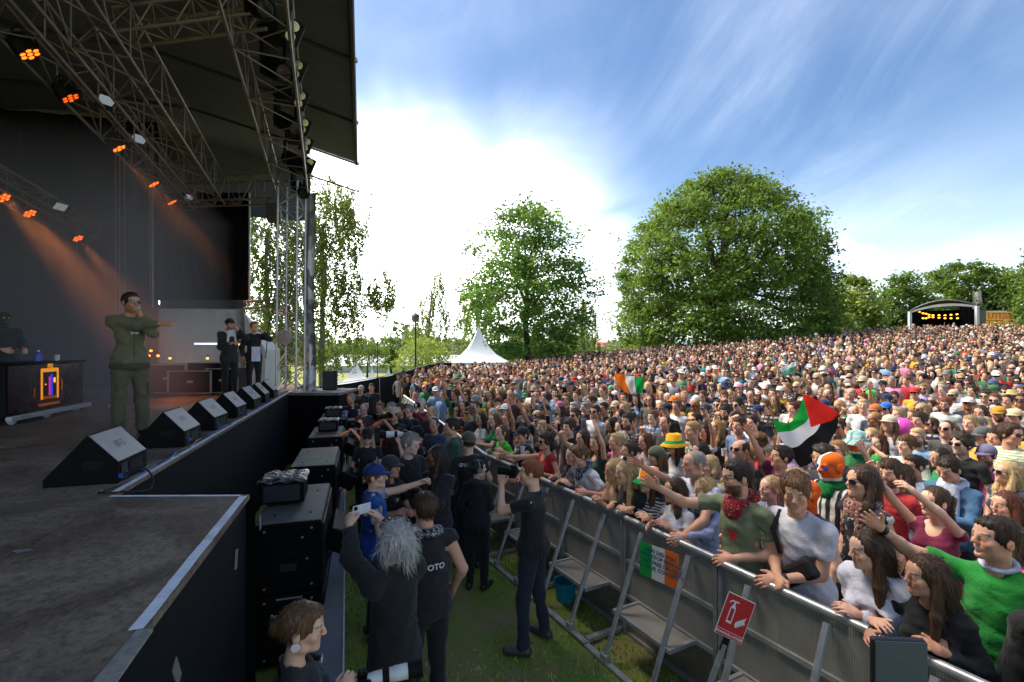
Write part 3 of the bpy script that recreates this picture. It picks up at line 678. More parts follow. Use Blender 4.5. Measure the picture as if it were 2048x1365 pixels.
broadleaf('dark_conifer', 782, 60, [(735, 22), (715, 17), (695, 12), (675, 5)], 60, 50, .25, LM_far, 'small dark pointed conifer left of the street lamp', 16, .15, .5, .6, 6, .3)
broadleaf('round_shrub', 735, 52, [(735, 30), (710, 32), (690, 25), (680, 10)], 50, 50, .22, LM_far, 'dark green bush behind the small white tents', 17, .12, .7, .4, 6, .4)
broadleaf('round_tree', 1700, 62, [(690, 50), (660, 52), (630, 52), (600, 48), (575, 35), (556, 12)], 170, 60, .45, LM_yel, 'bright green round tree just right of the huge maple', 18, .35, 1.2, .35, 10, .5)
broadleaf('round_tree', 1655, 57, [(690, 60), (665, 62), (640, 45), (620, 20)], 90, 60, .42, LM_maple, 'low dark tree leaning on the right foot of the huge maple', 24, .3, 1.1, .35, 8, .5)
broadleaf('oval_tree', 1806, 66, [(680, 40), (650, 46), (610, 45), (580, 36), (560, 22), (550, 6)], 170, 60, .42, LM_far, 'oval green tree left of the small far stage', 19, .35, 1.2, .35, 10, .5)
broadleaf('spreading_tree', 1920, 74, [(670, 60), (630, 66), (590, 70), (565, 66), (545, 52), (528, 25)], 230, 60, .5, LM_far, 'spreading open tree behind the small far stage', 20, .45, 1.3, .45, 14, .45)
broadleaf('spreading_tree', 2030, 70, [(680, 50), (640, 60), (600, 55), (570, 40), (548, 15)], 170, 60, .48, LM_far, 'tree at the right edge above the yellow stall', 21, .4, 1.3, .4, 10, .45)
broadleaf('dark_conifer', 2098, 45, [(680, 45), (620, 48), (570, 46), (530, 34), (495, 15)], 140, 60, .35, LM_maple, 'dark tree cut by the right edge of the view', 22, .4, 1.0, .4, 10, .5)
broadleaf('round_shrub', 1590, 56, [(692, 110), (672, 100), (655, 50)], 90, 55, .35, LM_far, 'low hedge of dark shrubs right under the huge maple', 23, .15, .9, .4, 8, .4)

def far_wood():
    rng = np.random.default_rng(77); n = 16000; px = rng.uniform(380, 1330, n); D = rng.uniform(95, 130, n); x = (px-1024)/FPX*D
    top = 5.0+1.6*np.sin(x*.21)+1.2*np.sin(x*.53+1)+.8*np.sin(x*1.3); z = rng.uniform(0, 1, n)**.7*top
    P = np.stack([x, D, z], -1); V, F = leaves_mesh(P, 1.1, rng, .2, .8); me = mesh_np('far_wood', V, F, False); c = np.repeat(rng.uniform(0, 1, n), 4); color_attr(me, 'leaf', np.stack([c, c, c, c*0+1], -1))
    tag(link('far_wood', me, None, leaf_mat('far_wood_leaf', '#3c5230', '#7d9260', .3)), 'low strip of woodland on the left horizon behind the tents', 'wood', kind='stuff')
far_wood()
# ------------------------------------------------------------------ tents, hall, houses
M_pvc = simple('white_pvc', '#dfe2e4', .5, 0, .06, 2, .05)
def pagoda(px, top, base, wpx, D, label, wall=None):
    k = D/FPX; x = (px-1024)*k; zt = CAMH-(top-HOR)*k; zb = CAMH-(base-HOR)*k; w = wpx*k/2; g = gz(x, D)
    o = empty('pagoda_tent', (x, D, g), R(12), label, 'tent', 'white pointed tents')
    prof = [(1.0, 0), (.78, .09), (.55, .22), (.36, .40), (.2, .62), (.08, .86), (.012, 1.0)]
    for q in range(4):
        mb = MB(); V = []; F = []; c, s = math.cos(q*math.pi/2), math.sin(q*math.pi/2)
        for (r, h) in prof:
            for e in (-1, -.5, 0, .5, 1):
                sag = 0 if abs(e) == 1 else -.02; lx, ly = r*w, e*r*w; V.append((lx*c-ly*s, lx*s+ly*c, (zb-g)+(zt-zb)*(h+sag*(r > .05))))
        for i in range(len(prof)-1):
            for j in range(4): F.append((i*5+j, i*5+j+1, (i+1)*5+j+1, (i+1)*5+j))
        link('roof_panel', mesh_np('roof_panel', np.array(V), np.array(F)), o, M_pvc)
        mb = MB(); mb.box((w*.985, -w, zb-g-.28), (w*1.0, w, zb-g-.005), Matrix.Rotation(q*math.pi/2, 4, 'Z')); mb.build('valance', M_pvc, o)
        mb = MB(); mb.box((w*.94, w*.94, 0), (w*.98, w*.98, zb-g-.02), Matrix.Rotation(q*math.pi/2, 4, 'Z')); mb.build('post', M_alu, o)
    MB().lathe([(.03, 0), (.04, .1), (0, .25)], 8, Matrix.Translation((0, 0, zt-g-.03))).build('finial', M_alu, o)
pagoda(957, 655, 724, 112, 39, 'large white pointed marquee tent left of the airy tree')
pagoda(712, 722, 772, 78, 31, 'small white pointed tent, the biggest of those beyond the fence')
pagoda(668, 740, 772, 40, 38, 'small white pointed tent next to the birch trunk')
pagoda(744, 737, 764, 34, 40, 'small white pointed tent, third from the stage tower')
pagoda(777, 737, 760, 24, 42, 'smallest white pointed tent under the street lamp')
pagoda(2046, 639, 655, 40, 75, 'white tent roof at the right edge beside the yellow stall')
def hall():
    D = 62; a = at(640, 725, D); b = at(905, 715, D); o = empty('white_hall', (a.x, D, 0), 0, 'long low white marquee hall behind the small tents', 'hall')
    w = b.x-a.x; zt = 2.2
    mb = MB(); mb.box((0, 0, 0), (w, 14, .9)); mb.build('wall', simple('hall_wall', '#a9b3bb', .7, 0, .08), o)
    n = 9
    for i in range(n):
        x0, x1 = w*i/n+.02, w*(i+1)/n-.02; mb = MB(); mb.add([(x0, -.2, .9), (x1, -.2, .9), (x1, 7, zt), (x0, 7, zt), (x0, 14.2, .9), (x1, 14.2, .9)], [(0, 1, 2, 3), (3, 2, 5, 4)]); mb.build('roof_bay', M_pvc, o)
    # slatted grey structure right of the hall
    o = empty('scaffold_stair', (at(925, 0, 60).x, 60, 0), 0, 'pale scaffold ramp rising behind the shrub and tent', 'ramp')
    for k in range(5): bar('rail', (at(905, 0, 60)-Vector((at(925, 0, 60).x, 60, 0))).to_3d()*0+Vector((-1.4, 0, 1.6+.35*k)), Vector((2.6, 0, 2.6+.35*k)), .06, M_alu, o, Matrix.Identity(4))
    for x in (-1.2, .6, 2.4): bar('post', Vector((x, 0, 0)), Vector((x, 0, 3.6)), .06, M_alu, o, Matrix.Identity(4))
hall()
def house(px, D, wpx, hpx, label):
    k = D/FPX; x = (px-1024)*k; w = wpx*k; z = CAMH-(692-HOR)*k; o = empty('far_house', (x, D, 0), 0, label, 'house', 'red roofed houses on the horizon')
    MB().box((-w/2, 0, 0), (w/2, 12, z-.6)).build('wall', simple('house_wall', '#b8a894', .9), o)
    mb = MB(); h = hpx*k; mb.add([(-w/2-.3, -.5, z-.6), (w/2+.3, -.5, z-.6), (w/2, 6, z+h), (-w/2, 6, z+h), (-w/2-.3, 12.5, z-.6), (w/2+.3, 12.5, z-.6)], [(0, 1, 2, 3), (3, 2, 5, 4), (0, 3, 4), (1, 5, 2)]); mb.build('roof', simple('red_tiles', '#9c5a4a', .9), o)
    for i in range(4): MB().box((-w/2+w*(i+.3)/4, -.06, z-2.2), (-w/2+w*(i+.7)/4, -.01, z-1)).build('window', simple('window_dark', '#3a4550', .3), o)
house(1222, 160, 50, 8, 'long red-roofed house on the horizon left of the maple'); house(1196, 190, 26, 7, 'small red-roofed house on the horizon by the airy tree')
def teal_board():
    p = at(1016, 706, 45); o = empty('teal_sign_board', (p.x, p.y, gz(p.x, p.y)), 0, 'teal sign board right of the large white tent', 'sign'); z = p.z-gz(p.x, p.y)
    MB().box((-1.25, 0, z-.55), (1.35, .08, z+.55), None, .01).build('board', simple('teal_paint', '#4f8a96', .6), o)
    for x in (-1.1, 1.2): MB().box((x-.04, .02, 0), (x+.04, .07, z-.56)).build('post', M_steel, o)
    link('lettering', text_mesh('L e', .7), o, M_white, matrix=plane_m((-.2, -.006, z), (1, 0, 0), (0, 0, 1)))
teal_board()

def small_stage():
    D = 55; x0 = at(1815, 0, D).x; x1 = at(1950, 0, D-4).x; g = 3.35
    o = empty('small_far_stage', ((x0+x1)/2, D-2, g), 0, 'small arched open-air stage with warm bulbs beyond the crowd', 'stage'); B = Vector(o.location)
    Pf = lambda px, py, d: at(px, py, d)-B
    A0 = Pf(1815, 625, D); A1 = Pf(1948, 614, D-4.5); B0 = Pf(1840, 628, D+6); B1 = Pf(1972, 623, D+4)
    n = 12; V = []; F = []
    for i in range(n+1):
        t = i/n; arch = 1.0*math.sin(t*math.pi)**.8
        f = A0.lerp(A1, t); b = B0.lerp(B1, t)
        V += [f+Vector((0, -.3, arch*.9+.15)), f+Vector((0, -.3, arch*.9)), b+Vector((0, 0, arch*.9+.15)), b+Vector((0, 0, arch*.9))]
    for i in range(n):
        a = 4*i; b = 4*(i+1); F += [(a, b, b+2, a+2), (a+1, a+3, b+3, b+1), (a, a+1, b+1, b)]
    F = np.array(F); link('arched_roof', mesh_np('arched_roof', np.array([tuple(v) for v in V]), F), o, simple('roof_blue_grey', '#3c4450', .4))
    mb = MB(); V = []
    for i in range(n+1):
        t = i/n; f = A0.lerp(A1, t); V += [f+Vector((0, -.35, .55*math.sin(t*math.pi)**.8+.04)), f+Vector((0, -.35, -.14+.45*math.sin(t*math.pi)**.8))]
    mb.add(V, [(2*i, 2*i+2, 2*i+3, 2*i+1) for i in range(n)]); mb.build('fascia', simple('fascia_grey', '#8d8f90', .6), o)
    I = Matrix.Identity(4)
    for p in (A0, A1): MB().box((p.x-.13, p.y-.45, p.z-3.3), (p.x+.13, p.y-.2, p.z+.05)).build('post', M_white, o)
    for (a, b, nm, m) in ((B0, B1, 'back_wall', M_black), (A1, B1, 'side_wall', simple('side_wall_green', '#23302c', .8)), (A0, B0, 'side_wall', M_black)):
        mb = MB(); lo = Vector((0, 0, -3.3)); mb.add([a+lo, b+lo, b+Vector((0, 0, .3)), a+Vector((0, 0, .3))], [(0, 1, 2, 3)]); mb.build(nm, m, o)
    for (p, s) in ((A0, 1), (A1, -1)):
        mb = MB(); V = []
        for k in range(9): V += [p+Vector((s*(.2+.12*k), .1*math.sin(k*2), -3.2)), p+Vector((s*(.15+.18*k), .1*math.sin(k*2), .0))]
        mb.add(V, [(2*k, 2*k+2, 2*k+3, 2*k+1) for k in range(8)]); mb.build('curtain', M_blackcloth, o)
    mb = MB(); mb.add([A0+Vector((0, 0, -3.0)), A1+Vector((0, 0, -3.0)), B1+Vector((0, 0, -3.0)), B0+Vector((0, 0, -3.0))], [(0, 1, 2, 3)]); mb.build('deck', M_dark, o)
    e = emit('warm_bulb', '#ffa030', 1.1); bm_ = MB().lathe([(0, -.09), (.1, -.05), (.12, 0), (.1, .05), (0, .09)], 10).mesh('bulb', True)
    for (px, py) in ((1839, 635), (1846, 637), (1852, 637), (1858, 635), (1866, 635), (1878, 636), (1890, 637), (1902, 637), (1915, 637), (1927, 635), (1839, 625), (1846, 627), (1852, 628), (1858, 630), (1866, 631), (1878, 631), (1890, 631), (1902, 630), (1914, 629), (1926, 628), (1833, 647)):
        link('bulb', bm_, o, e, loc=at(px, py, D+1.5)-B)
    for a in ((1836, 633), (1930, 633)): pass
    bar('bulb_rail', at(1830, 633, D+1.6)-B, at(1935, 633, D+1.6)-B, .02, M_dark, o, I)
    # stone pillar behind
    p = at(1955, 600, 70); q = empty('stone_pillar', (p.x, p.y, gz(p.x, p.y)), 0, 'weathered grey stone chimney-like pillar behind the small far stage', 'pillar'); st = simple('pale_stone', '#a8a39a', .9, 0, .25, 3, .3)
    z0 = gz(p.x, p.y); zz = [0, CAMH-(620-HOR)*70/FPX-z0, CAMH-(605-HOR)*70/FPX-z0, CAMH-(596-HOR)*70/FPX-z0, CAMH-(585-HOR)*70/FPX-z0]
    for i, w in enumerate((.62, .42, .40, .36)): MB().box((-w+.1*(i == 2), -.4, zz[i]+.01), (w-.05*i, .4, zz[i+1]), None, .04).build('stone_block', st, q)
    # yellow stall
    D2 = 62; p = at(2002, 650, D2); q = empty('yellow_stall', (p.x, p.y, 3.3), R(-4), 'yellow food stall with red lettering right of the small far stage', 'stall'); b = Vector(q.location)
    k = D2/FPX; w = 31*k; zt = CAMH-(625-HOR)*k-3.3; zm = CAMH-(641-HOR)*k-3.3; ym = simple('yellow_awning', '#e0a91d', .5, 0, .1)
    MB().box((-w, -.05, zm), (w, .05, zt), None, .01).build('sign_front', ym, q); MB().box((-w-.1, -.2, zt), (w+.1, 2.2, zt+.18)).build('roof', simple('cream_panel', '#cfc4a2', .6), q)
    MB().box((-w, .3, 0), (w, 2, zm-.02)).build('body', simple('stall_dark', '#7d5a1e', .8), q); MB().box((w+.02, -.1, 0), (w+.35, 2, zt)).build('end_panel', M_white, q)
    for i in range(5): MB().box((-w+2*w*i/5+.05, .2, zm-.7), (-w+2*w*(i+1)/5-.05, .28, zm-.04)).build('shutter', ym, q)
    link('lettering', text_mesh('UTEBAR', 1.0, .01, .02), q, simple('red_letter', '#cf3d22', .5), matrix=plane_m((0.2, -.07, (zm+zt)/2), (1, 0, 0), (0, 0, 1)))
small_stage()

# ------------------------------------------------------------------ fence, lamp post, poles
def fence():
    t = NT('fence_mesh'); v = t.coord('World'); n = t.noise(v, 3, 5, .6)
    t.bsdf(t.mix(n, hexc('#101113'), hexc('#26272a')), .95, 0, .2)
    pts = [(-10.5, 21.0, 1.15), (-8.7, 21.8, 1.28), (-6.35, 23.2, 1.62), (-5.75, 29, 1.85), (-5.75, 33, 1.92), (-5.4, 36.3, 2.0), (-4.0, 37.4, 2.03), (-1.0, 38, 2.06)]
    o = empty('site_fence', (-6.35, 23.2, 0), 0, 'black cloth covered fence running along the left side of the crowd', 'fence'); inv = Matrix.Translation((6.35, -23.2, 0))
    for i in range(len(pts)-1):
        a = Vector(pts[i]); b = Vector(pts[i+1]); n = max(1, int((b-a).length/2.2))
        for j in range(n):
            p = a.lerp(b, j/n); q = a.lerp(b, (j+1)/n); V = []; m = 8
            for k in range(m+1):
                c = p.lerp(q, k/m); s = .02*math.sin(k*2.1+j)+.015*math.sin(k*5.)
                zt = c.z-.05*math.sin(k/m*math.pi)
                for zz in (gz(c.x, c.y)+.02, zt*.5, zt): V.append(inv @ Vector((c.x+s, c.y+s, zz)))
            F = []
            for k in range(m):
                for r in range(2): F.append((k*3+r, (k+1)*3+r, (k+1)*3+r+1, k*3+r+1))
            link('fence_cloth', mesh_np('fence_cloth', np.array([tuple(v) for v in V]), np.array(F)), o, t.m)
            bar('post', (p.x, p.y, 0), (p.x, p.y, p.z+.06), .02, M_steel, o, inv)
            bar('top_rail', (p.x, p.y, p.z+.02), (q.x, q.y, q.z+.02), .016, M_steel, o, inv)
fence()
def lamp_post():
    D = 33; p = at(831, 645, D); g = gz(p.x, p.y); o = empty('street_lamp', (p.x, D, g), 0, 'black street lamp with lantern head rising from the crowd', 'street lamp'); z = p.z-g
    MB().tube([(0, 0, 0), (0, 0, 1), (0, 0, z)], [.09, .07, .05], 10).build('post', M_dark, o, True)
    MB().lathe([(.05, z), (.16, z+.05), (.24, z+.1), (.26, z+.38), (.24, z+.4)], 10).build('lantern_glass', simple('lantern', '#6a6660', .3), o)
    MB().lathe([(.34, z+.38), (.3, z+.45), (.1, z+.6), (.04, z+.62), (.03, z+.75), (0, z+.78)], 12).build('cap', M_dark, o, True)
    for k in range(4): MB().tube([(.24*math.cos(k*1.57+.4), .24*math.sin(k*1.57+.4), z+.08), (.27*math.cos(k*1.57+.4), .27*math.sin(k*1.57+.4), z+.4)], .015, 5).build('lantern_bar', M_dark, o)
    for (px, top, bot, d, lab) in ((755, 648, 760, 30, 'thin dark flag pole left of the street lamp'), (657, 735, 785, 20, 'thin dark pole beside the wing speaker')):
        a = at(px, top, d); b = empty('thin_pole', (a.x, a.y, 0), 0, lab, 'pole'); MB().tube([(0, 0, 0), (0, 0, a.z)], .03 if d > 25 else .02, 8).build('shaft', M_dark, b); MB().lathe([(.05, 0), (.02, .05)], 8).build('foot', M_dark, b)
lamp_post()
# ------------------------------------------------------------------ stage monitors
def wedges():
    prof = [(.0, .0), (.50, .0), (.50, .06), (.21, .40), (.0, .17)]     # (distance from audience side, height)
    L_ = .56
    def pm(p, y0, y1, name):
        mb = MB(); n = len(p); V = [(a, y0, z) for a, z in p]+[(a, y1, z) for a, z in p]
        mb.add(V, [tuple(range(n)), tuple(range(n, 2*n))[::-1]]+[(i, (i+1) % n, n+(i+1) % n, n+i) for i in range(n)]); return mb.mesh(name)
    body = pm(prof, 0, L_, 'cabinet')
    a = Vector((.0, 0, .17)); b = Vector((.21, 0, .40)); d = (b-a).normalized(); nrm = Vector((-d.z, 0, d.x))
    M_top = simple('monitor_grey', '#6c6f74', .5, .1, .12, 40, .1); M_logo = simple('monitor_logo', '#3b4046', .5); M_grill = simple('grille_black', '#0e0f10', .6, 0, .3, 60, .4)
    q = lambda s, y, o=.003: a+d*s*(b-a).length+nrm*o+Vector((0, y, 0))
    top = MB(); top.add([q(.02, .01), q(.97, .01), q(.97, L_-.01), q(.02, L_-.01)], [(0, 1, 2, 3)]); top = top.mesh('top_panel')
    lg = MB()
    for k in range(6): lg.add([q(.40, .20+.012*k, .005), q(.62, .215+.012*k, .005), q(.62, .223+.012*k, .005), q(.40, .208+.012*k, .005)], [(0, 1, 2, 3)])
    for k in range(3): lg.add([q(.40+.08*k, .29, .005), q(.44+.08*k, .29, .005), q(.44+.08*k, .36, .005), q(.40+.08*k, .36, .005)], [(0, 1, 2, 3)])
    lg = lg.mesh('maker_mark')
    vent = MB()
    for k in range(7): vent.box((-.008, .2, .03+.016*k), (-.002, .45, .038+.016*k))
    vent = vent.mesh('vent_grille'); plate = MB(); plate.box((-.006, .05, .02), (-.001, .16, .15)); plate = plate.mesh('connector_plate')
    gr = MB(); gr.add([(.505, .02, .06), (.214, .02, .404), (.214, L_-.02, .404), (.505, L_-.02, .06)], [(0, 1, 2, 3)]); gr = gr.mesh('front_grille')
    hole = MB(); hole.box((.10, -.004, .12), (.24, .0, .19), None, .0); hole = hole.mesh('handle_recess')
    nm = ['nearest', 'second', 'third', 'fourth', 'fifth', 'sixth', 'farthest']
    for i, dd in enumerate((4.02, 5.50, 6.62, 7.8, 9.0, 10.05, 11.0)):
        u = (dd-3.67)/.9553; p = S(u, .13, DECK)
        M = Matrix(((SN.x, SE.x, 0, p.x), (SN.y, SE.y, 0, p.y), (0, 0, 1, p.z+.002), (0, 0, 0, 1))) @ Matrix.Rotation(random.uniform(-.06, .06), 4, 'Z')
        o = empty('stage_monitor', p, 0, f'black wedge floor monitor on the stage edge, {nm[i]} of seven', 'monitor', 'wedge monitors along the stage edge'); o.matrix_world = M
        for me, n_, m in ((body, 'cabinet', M_plastic), (top, 'top_panel', M_top), (lg, 'maker_mark', M_logo), (gr, 'front_grille', M_grill), (vent, 'vent_grille', M_dark), (plate, 'connector_plate', M_dark), (hole, 'handle_recess', M_black)): link(n_, me, o, m)
        MB().box((-.03, .09, .05), (-.006, .13, .075), None, .004).build('cable_plug', simple('blue_plug', '#2450a8', .4), o)
    # cables lying along the edge
    Mb = simple('cable_black', '#141416', .5); Mu = simple('cable_blue', '#2a4470', .5); Mg = simple('cable_grey', '#55585c', .5)
    def cable(u0, v0, n, amp, m, label, lift=None):
        pts = []; r = .008
        for k in range(n): pts.append(S(u0+.16*k, v0+amp*math.sin(k*1.3+u0)+random.uniform(-.02, .02), DECK+.010+(lift(k) if lift else 0)))
        o = empty('cable', pts[0], 0, label, 'cable', 'cables along the stage edge'); inv = Matrix.Translation(-pts[0])
        # smooth
        q = []
        for k in range(len(pts)-1):
            for t in (0, .33, .66): q.append(pts[k].lerp(pts[k+1], t))
        MB().tube([inv @ p for p in q], r, 6).build('sheath', m, o, True); MB().box((-.02, -.012, -.01), (.03, .012, .012), None, .003).build('plug', simple('blue_plug', '#2450a8', .4), o)
    for i, (u, m, c) in enumerate(((.75, Mu, 'blue'), (1.5, Mb, 'black'), (2.6, Mu, 'blue'), (3.6, Mb, 'black'), (4.6, Mg, 'grey'), (5.6, Mu, 'blue'), (6.6, Mb, 'black'))):
        cable(u, .09, 8, .025, m, f'{c} cable winding along the stage edge between monitors, {["first","second","third","fourth","fifth","sixth","seventh"][i]} from the front')
    p0 = S(.38, .12, DECK+.06); o = empty('cable_loop', p0, 0, 'black cable looping over the stage edge from the nearest monitor', 'cable'); inv = Matrix.Translation(-p0)
    pts = [S(.38, .10, DECK+.06), S(.36, -.02, DECK+.13), S(.30, -.13, DECK+.06), S(.16, -.16, DECK-.02), S(.02, -.04, DECK+.012), S(.04, .12, DECK+.012), S(.25, .08, DECK+.012), S(.6, .06, DECK+.012), S(.95, .07, DECK+.012)]
    q = [];
    for k in range(len(pts)-1):
        P0 = pts[max(k-1, 0)]; P1 = pts[k]; P2 = pts[k+1]; P3 = pts[min(k+2, len(pts)-1)]
        for j in range(5):
            t = j/5; q.append(.5*((2*P1)+(P2-P0)*t+(2*P0-5*P1+4*P2-P3)*t*t+(3*P1-P0-3*P2+P3)*t**3))
    MB().tube([inv @ p for p in q+[pts[-1]]], .008, 6).build('sheath', Mb, o, True); MB().box((-.02, -.015, -.015), (.02, .015, .015), None, .004).build('plug', simple('blue_plug', '#2450a8', .4), o)
wedges()

# ------------------------------------------------------------------ subs in front of the stage
def subs():
    M_lid = simple('sub_lid', '#55564f', .6, .1, .15, 30, .1, dirt=('#7a7a72', .4)); M_sub = simple('sub_black', '#090a0b', .6, 0, .3, 25, .1, .15)
    nm = ['nearest', 'second', 'third', 'fourth', 'fifth']
    W_, L_, Hh = .58, 1.32, .64
    for i in range(5):
        near = Vector((-2.06, 4.45, 0))+SE*2.28*i; 
        for lv in (0, 1):
            z = .06+lv*(Hh+.012)
            M = Matrix(((-SN.x, SE.x, 0, near.x), (-SN.y, SE.y, 0, near.y), (0, 0, 1, z), (0, 0, 0, 1)))
            o = empty('subwoofer', near, 0, f'big black subwoofer box, {"upper" if lv else "lower"} one of the {nm[i]} stack', 'speaker', 'subwoofer stacks before the stage'); o.matrix_world = M
            MB().box((-W_/2, 0, 0), (W_/2, L_, Hh), None, .012).build('cabinet', M_sub, o)
            if lv: MB().box((-W_/2+.015, .015, Hh+.001), (W_/2-.015, L_-.015, Hh+.006), None, .002).build('lid_panel', M_lid, o)
            MB().box((-.13, -.006, .34), (.13, -.002, .40), None, .0).build('handle_recess', M_black, o); MB().box((-.07, -.008, .20), (.07, -.003, .27)).build('rating_plate', M_dark, o)
            for (x, zz) in ((-.2, .58), (.2, .58), (.2, .06), (-.2, .06), (.12, .5), (.16, .3)): MB().lathe([(.012, 0), (.010, .006)], 8, Matrix.Translation((x, -.001, zz)) @ Matrix.Rotation(R(90), 4, 'X')).build('bolt', M_steel, o)
            if lv:
                for (x, y) in ((-.15, .25), (.17, .25), (-.15, 1.0), (.17, 1.0)): MB().box((x-.012, y-.02, Hh+.006), (x+.012, y+.02, Hh+.010)).build('socket', M_black, o)
            MB().box((W_/2+.001, .04, .04), (W_/2+.02, L_-.04, Hh-.04)).build('front_grille', simple('grille_black', '#0e0f10', .6), o)
            if lv == 0: MB().box((-.1, -.005, .595), (.12, -.001, .61)).build('maker_mark', simple('mark_grey', '#8a8d90', .5), o)
        # small front fill hanging on the pit side
        p = near+SE*.15-SN*(W_/2+.10)+Vector((0, 0, 1.03)); M = Matrix(((-SN.x, SE.x, 0, p.x), (-SN.y, SE.y, 0, p.y), (0, 0, 1, p.z), (0, 0, 0, 1))) @ Matrix.Rotation(R(28), 4, 'Y')
        o = empty('front_fill_speaker', p, 0, f'small tilted black speaker on the pit side of the {nm[i]} stack', 'speaker', 'front fill speakers'); o.matrix_world = M
        MB().box((-.10, 0, -.05), (.14, .62, .16), None, .02).build('cabinet', M_plastic, o); MB().box((.141, .03, -.03), (.147, .59, .14)).build('grille', M_dark, o)
        MB().tube([(.05, .3, -.05), (.02, .25, -.4), (-.05, .3, -.8)], .008, 6).build('cable', M_black, o)
    # rack boxes wrapped in plastic on the lids
    t = NT('clear_wrap'); v = t.coord('Object'); n = t.noise(v, 9, 5, .6, 1.2); t.bsdf(t.mix(t.ramp(n, .45, .7), hexc('#1c1d1e'), hexc('#8c8f90')), .22, 0, .7); t.bump(n, 1.0, .05)
    for i, (k, du, dv, s) in enumerate(((0, .52, -.13, 1.0), (2, .55, .02, .85), (3, .3, .0, .85), (4, .3, .05, .8))):
        p = Vector((-2.06, 4.45, 0))+SE*(2.28*k+du)-SN*dv+Vector((0, 0, 1.372)); M = Matrix(((-SN.x, SE.x, 0, p.x), (-SN.y, SE.y, 0, p.y), (0, 0, 1, p.z), (0, 0, 0, 1)))
        o = empty('wrapped_speaker', p, 0, ['black box under crinkled clear plastic on the nearest subwoofer', 'plastic wrapped black box on the third subwoofer stack', 'plastic wrapped black box on the fourth subwoofer stack', 'plastic wrapped black box on the farthest subwoofer stack'][i], 'speaker', 'wrapped boxes on the subwoofers'); o.matrix_world = M @ Matrix.Scale(s, 4)
        MB().box((-.21, 0, .012), (.21, .40, .25), None, .02).build('cabinet', M_plastic, o)
        V = []; F = []; n_ = 14
        for a in range(n_+1):
            for b in range(n_+1):
                x = -.225+.45*a/n_; y = -.015+.43*b/n_; e = max(abs(a/n_-.5), abs(b/n_-.5))*2
                V.append((x, y, .262+.014*math.sin(a*1.3+b*.7)*math.cos(b*.9)-.03*max(0, e-.85)/.15+random.uniform(0, .006)))
        for a in range(n_):
            for b in range(n_): F.append((a*(n_+1)+b, (a+1)*(n_+1)+b, (a+1)*(n_+1)+b+1, a*(n_+1)+b+1))
        link('plastic_wrap', mesh_np('plastic_wrap', np.array(V), np.array(F)), o, t.m)
        MB().box((-.17, -.004, .04), (.17, -.001, .2)).build('grille', M_dark, o)
        for x in (-.16, .16): MB().lathe([(.02, 0), (.02, .012)], 8, Matrix.Translation((x, .08, 0))).build('foot', M_dark, o)
    # crumpled cloth on the far side of the nearest box
    # low plywood ledge with white edge along the pit
    a = Vector((-1.16, 3.3, 0)); b = Vector((-4.62, 13.4, 0)); d = (b-a).normalized(); nn = Vector((-d.y, d.x, 0))
    o = empty('pit_ledge', a, 0, 'long low grey board ledge with white edge between subwoofers and grass', 'ledge'); inv = Matrix.Translation(-a); n = 8
    for k in range(n):
        p = a.lerp(b, k/n); q = a.lerp(b, (k+1)/n)-d*.004
        MB().prism([p[:2], q[:2], (q+nn*.30)[:2], (p+nn*.30)[:2]], .52, .54, inv).build('board', simple('ledge_grey', '#77777a', .7, 0, .15, 8), o)
        MB().prism([(p-nn*.012)[:2], (q-nn*.012)[:2], (q-nn*.001)[:2], (p-nn*.001)[:2]], .05, .548, inv).build('white_edge', M_white, o)
        MB().prism([(p+nn*.27)[:2], (p+d*.05+nn*.27)[:2], (p+d*.05+nn*.22)[:2], (p+nn*.22)[:2]], 0, .518, inv).build('wooden_post', simple('raw_wood', '#8a6d4a', .8), o)
subs()

# ------------------------------------------------------------------ crowd barrier
BPTS = [Vector(p) for p in ((2.78, 1.93, 0), (1.16, 4.98, 0), (-.45, 7.9, 0), (-4.0, 17.9, 0))]
def perforated():
    t = NT('perforated_sheet'); v = t.coord('Object', (75, 75, 75)); s = t.n('ShaderNodeSeparateXYZ'); t.l(v, s.inputs[0])
    fx = t.math('SUBTRACT', t.math('FRACT', s.outputs[0]), .5); fz = t.math('SUBTRACT', t.math('FRACT', s.outputs[2]), .5)
    r = t.math('SQRT', t.math('ADD', t.math('MULTIPLY', fx, fx), t.math('MULTIPLY', fz, fz))); hole = t.ramp(r, .28, .22)
    n = t.noise(t.coord('Object'), 5, 5, .6); c = t.mix(n, hexc('#8a857d'), hexc('#b3afa6'))
    b = t.bsdf(c, .5, .25); tr = t.n('ShaderNodeBsdfTransparent'); m = t.n('ShaderNodeMixShader'); t.l(hole, m.inputs[0]); t.l(b.outputs[0], m.inputs[1]); t.l(tr.outputs[0], m.inputs[2]); t.l(m.outputs[0], t.out.inputs[0]); return t.m
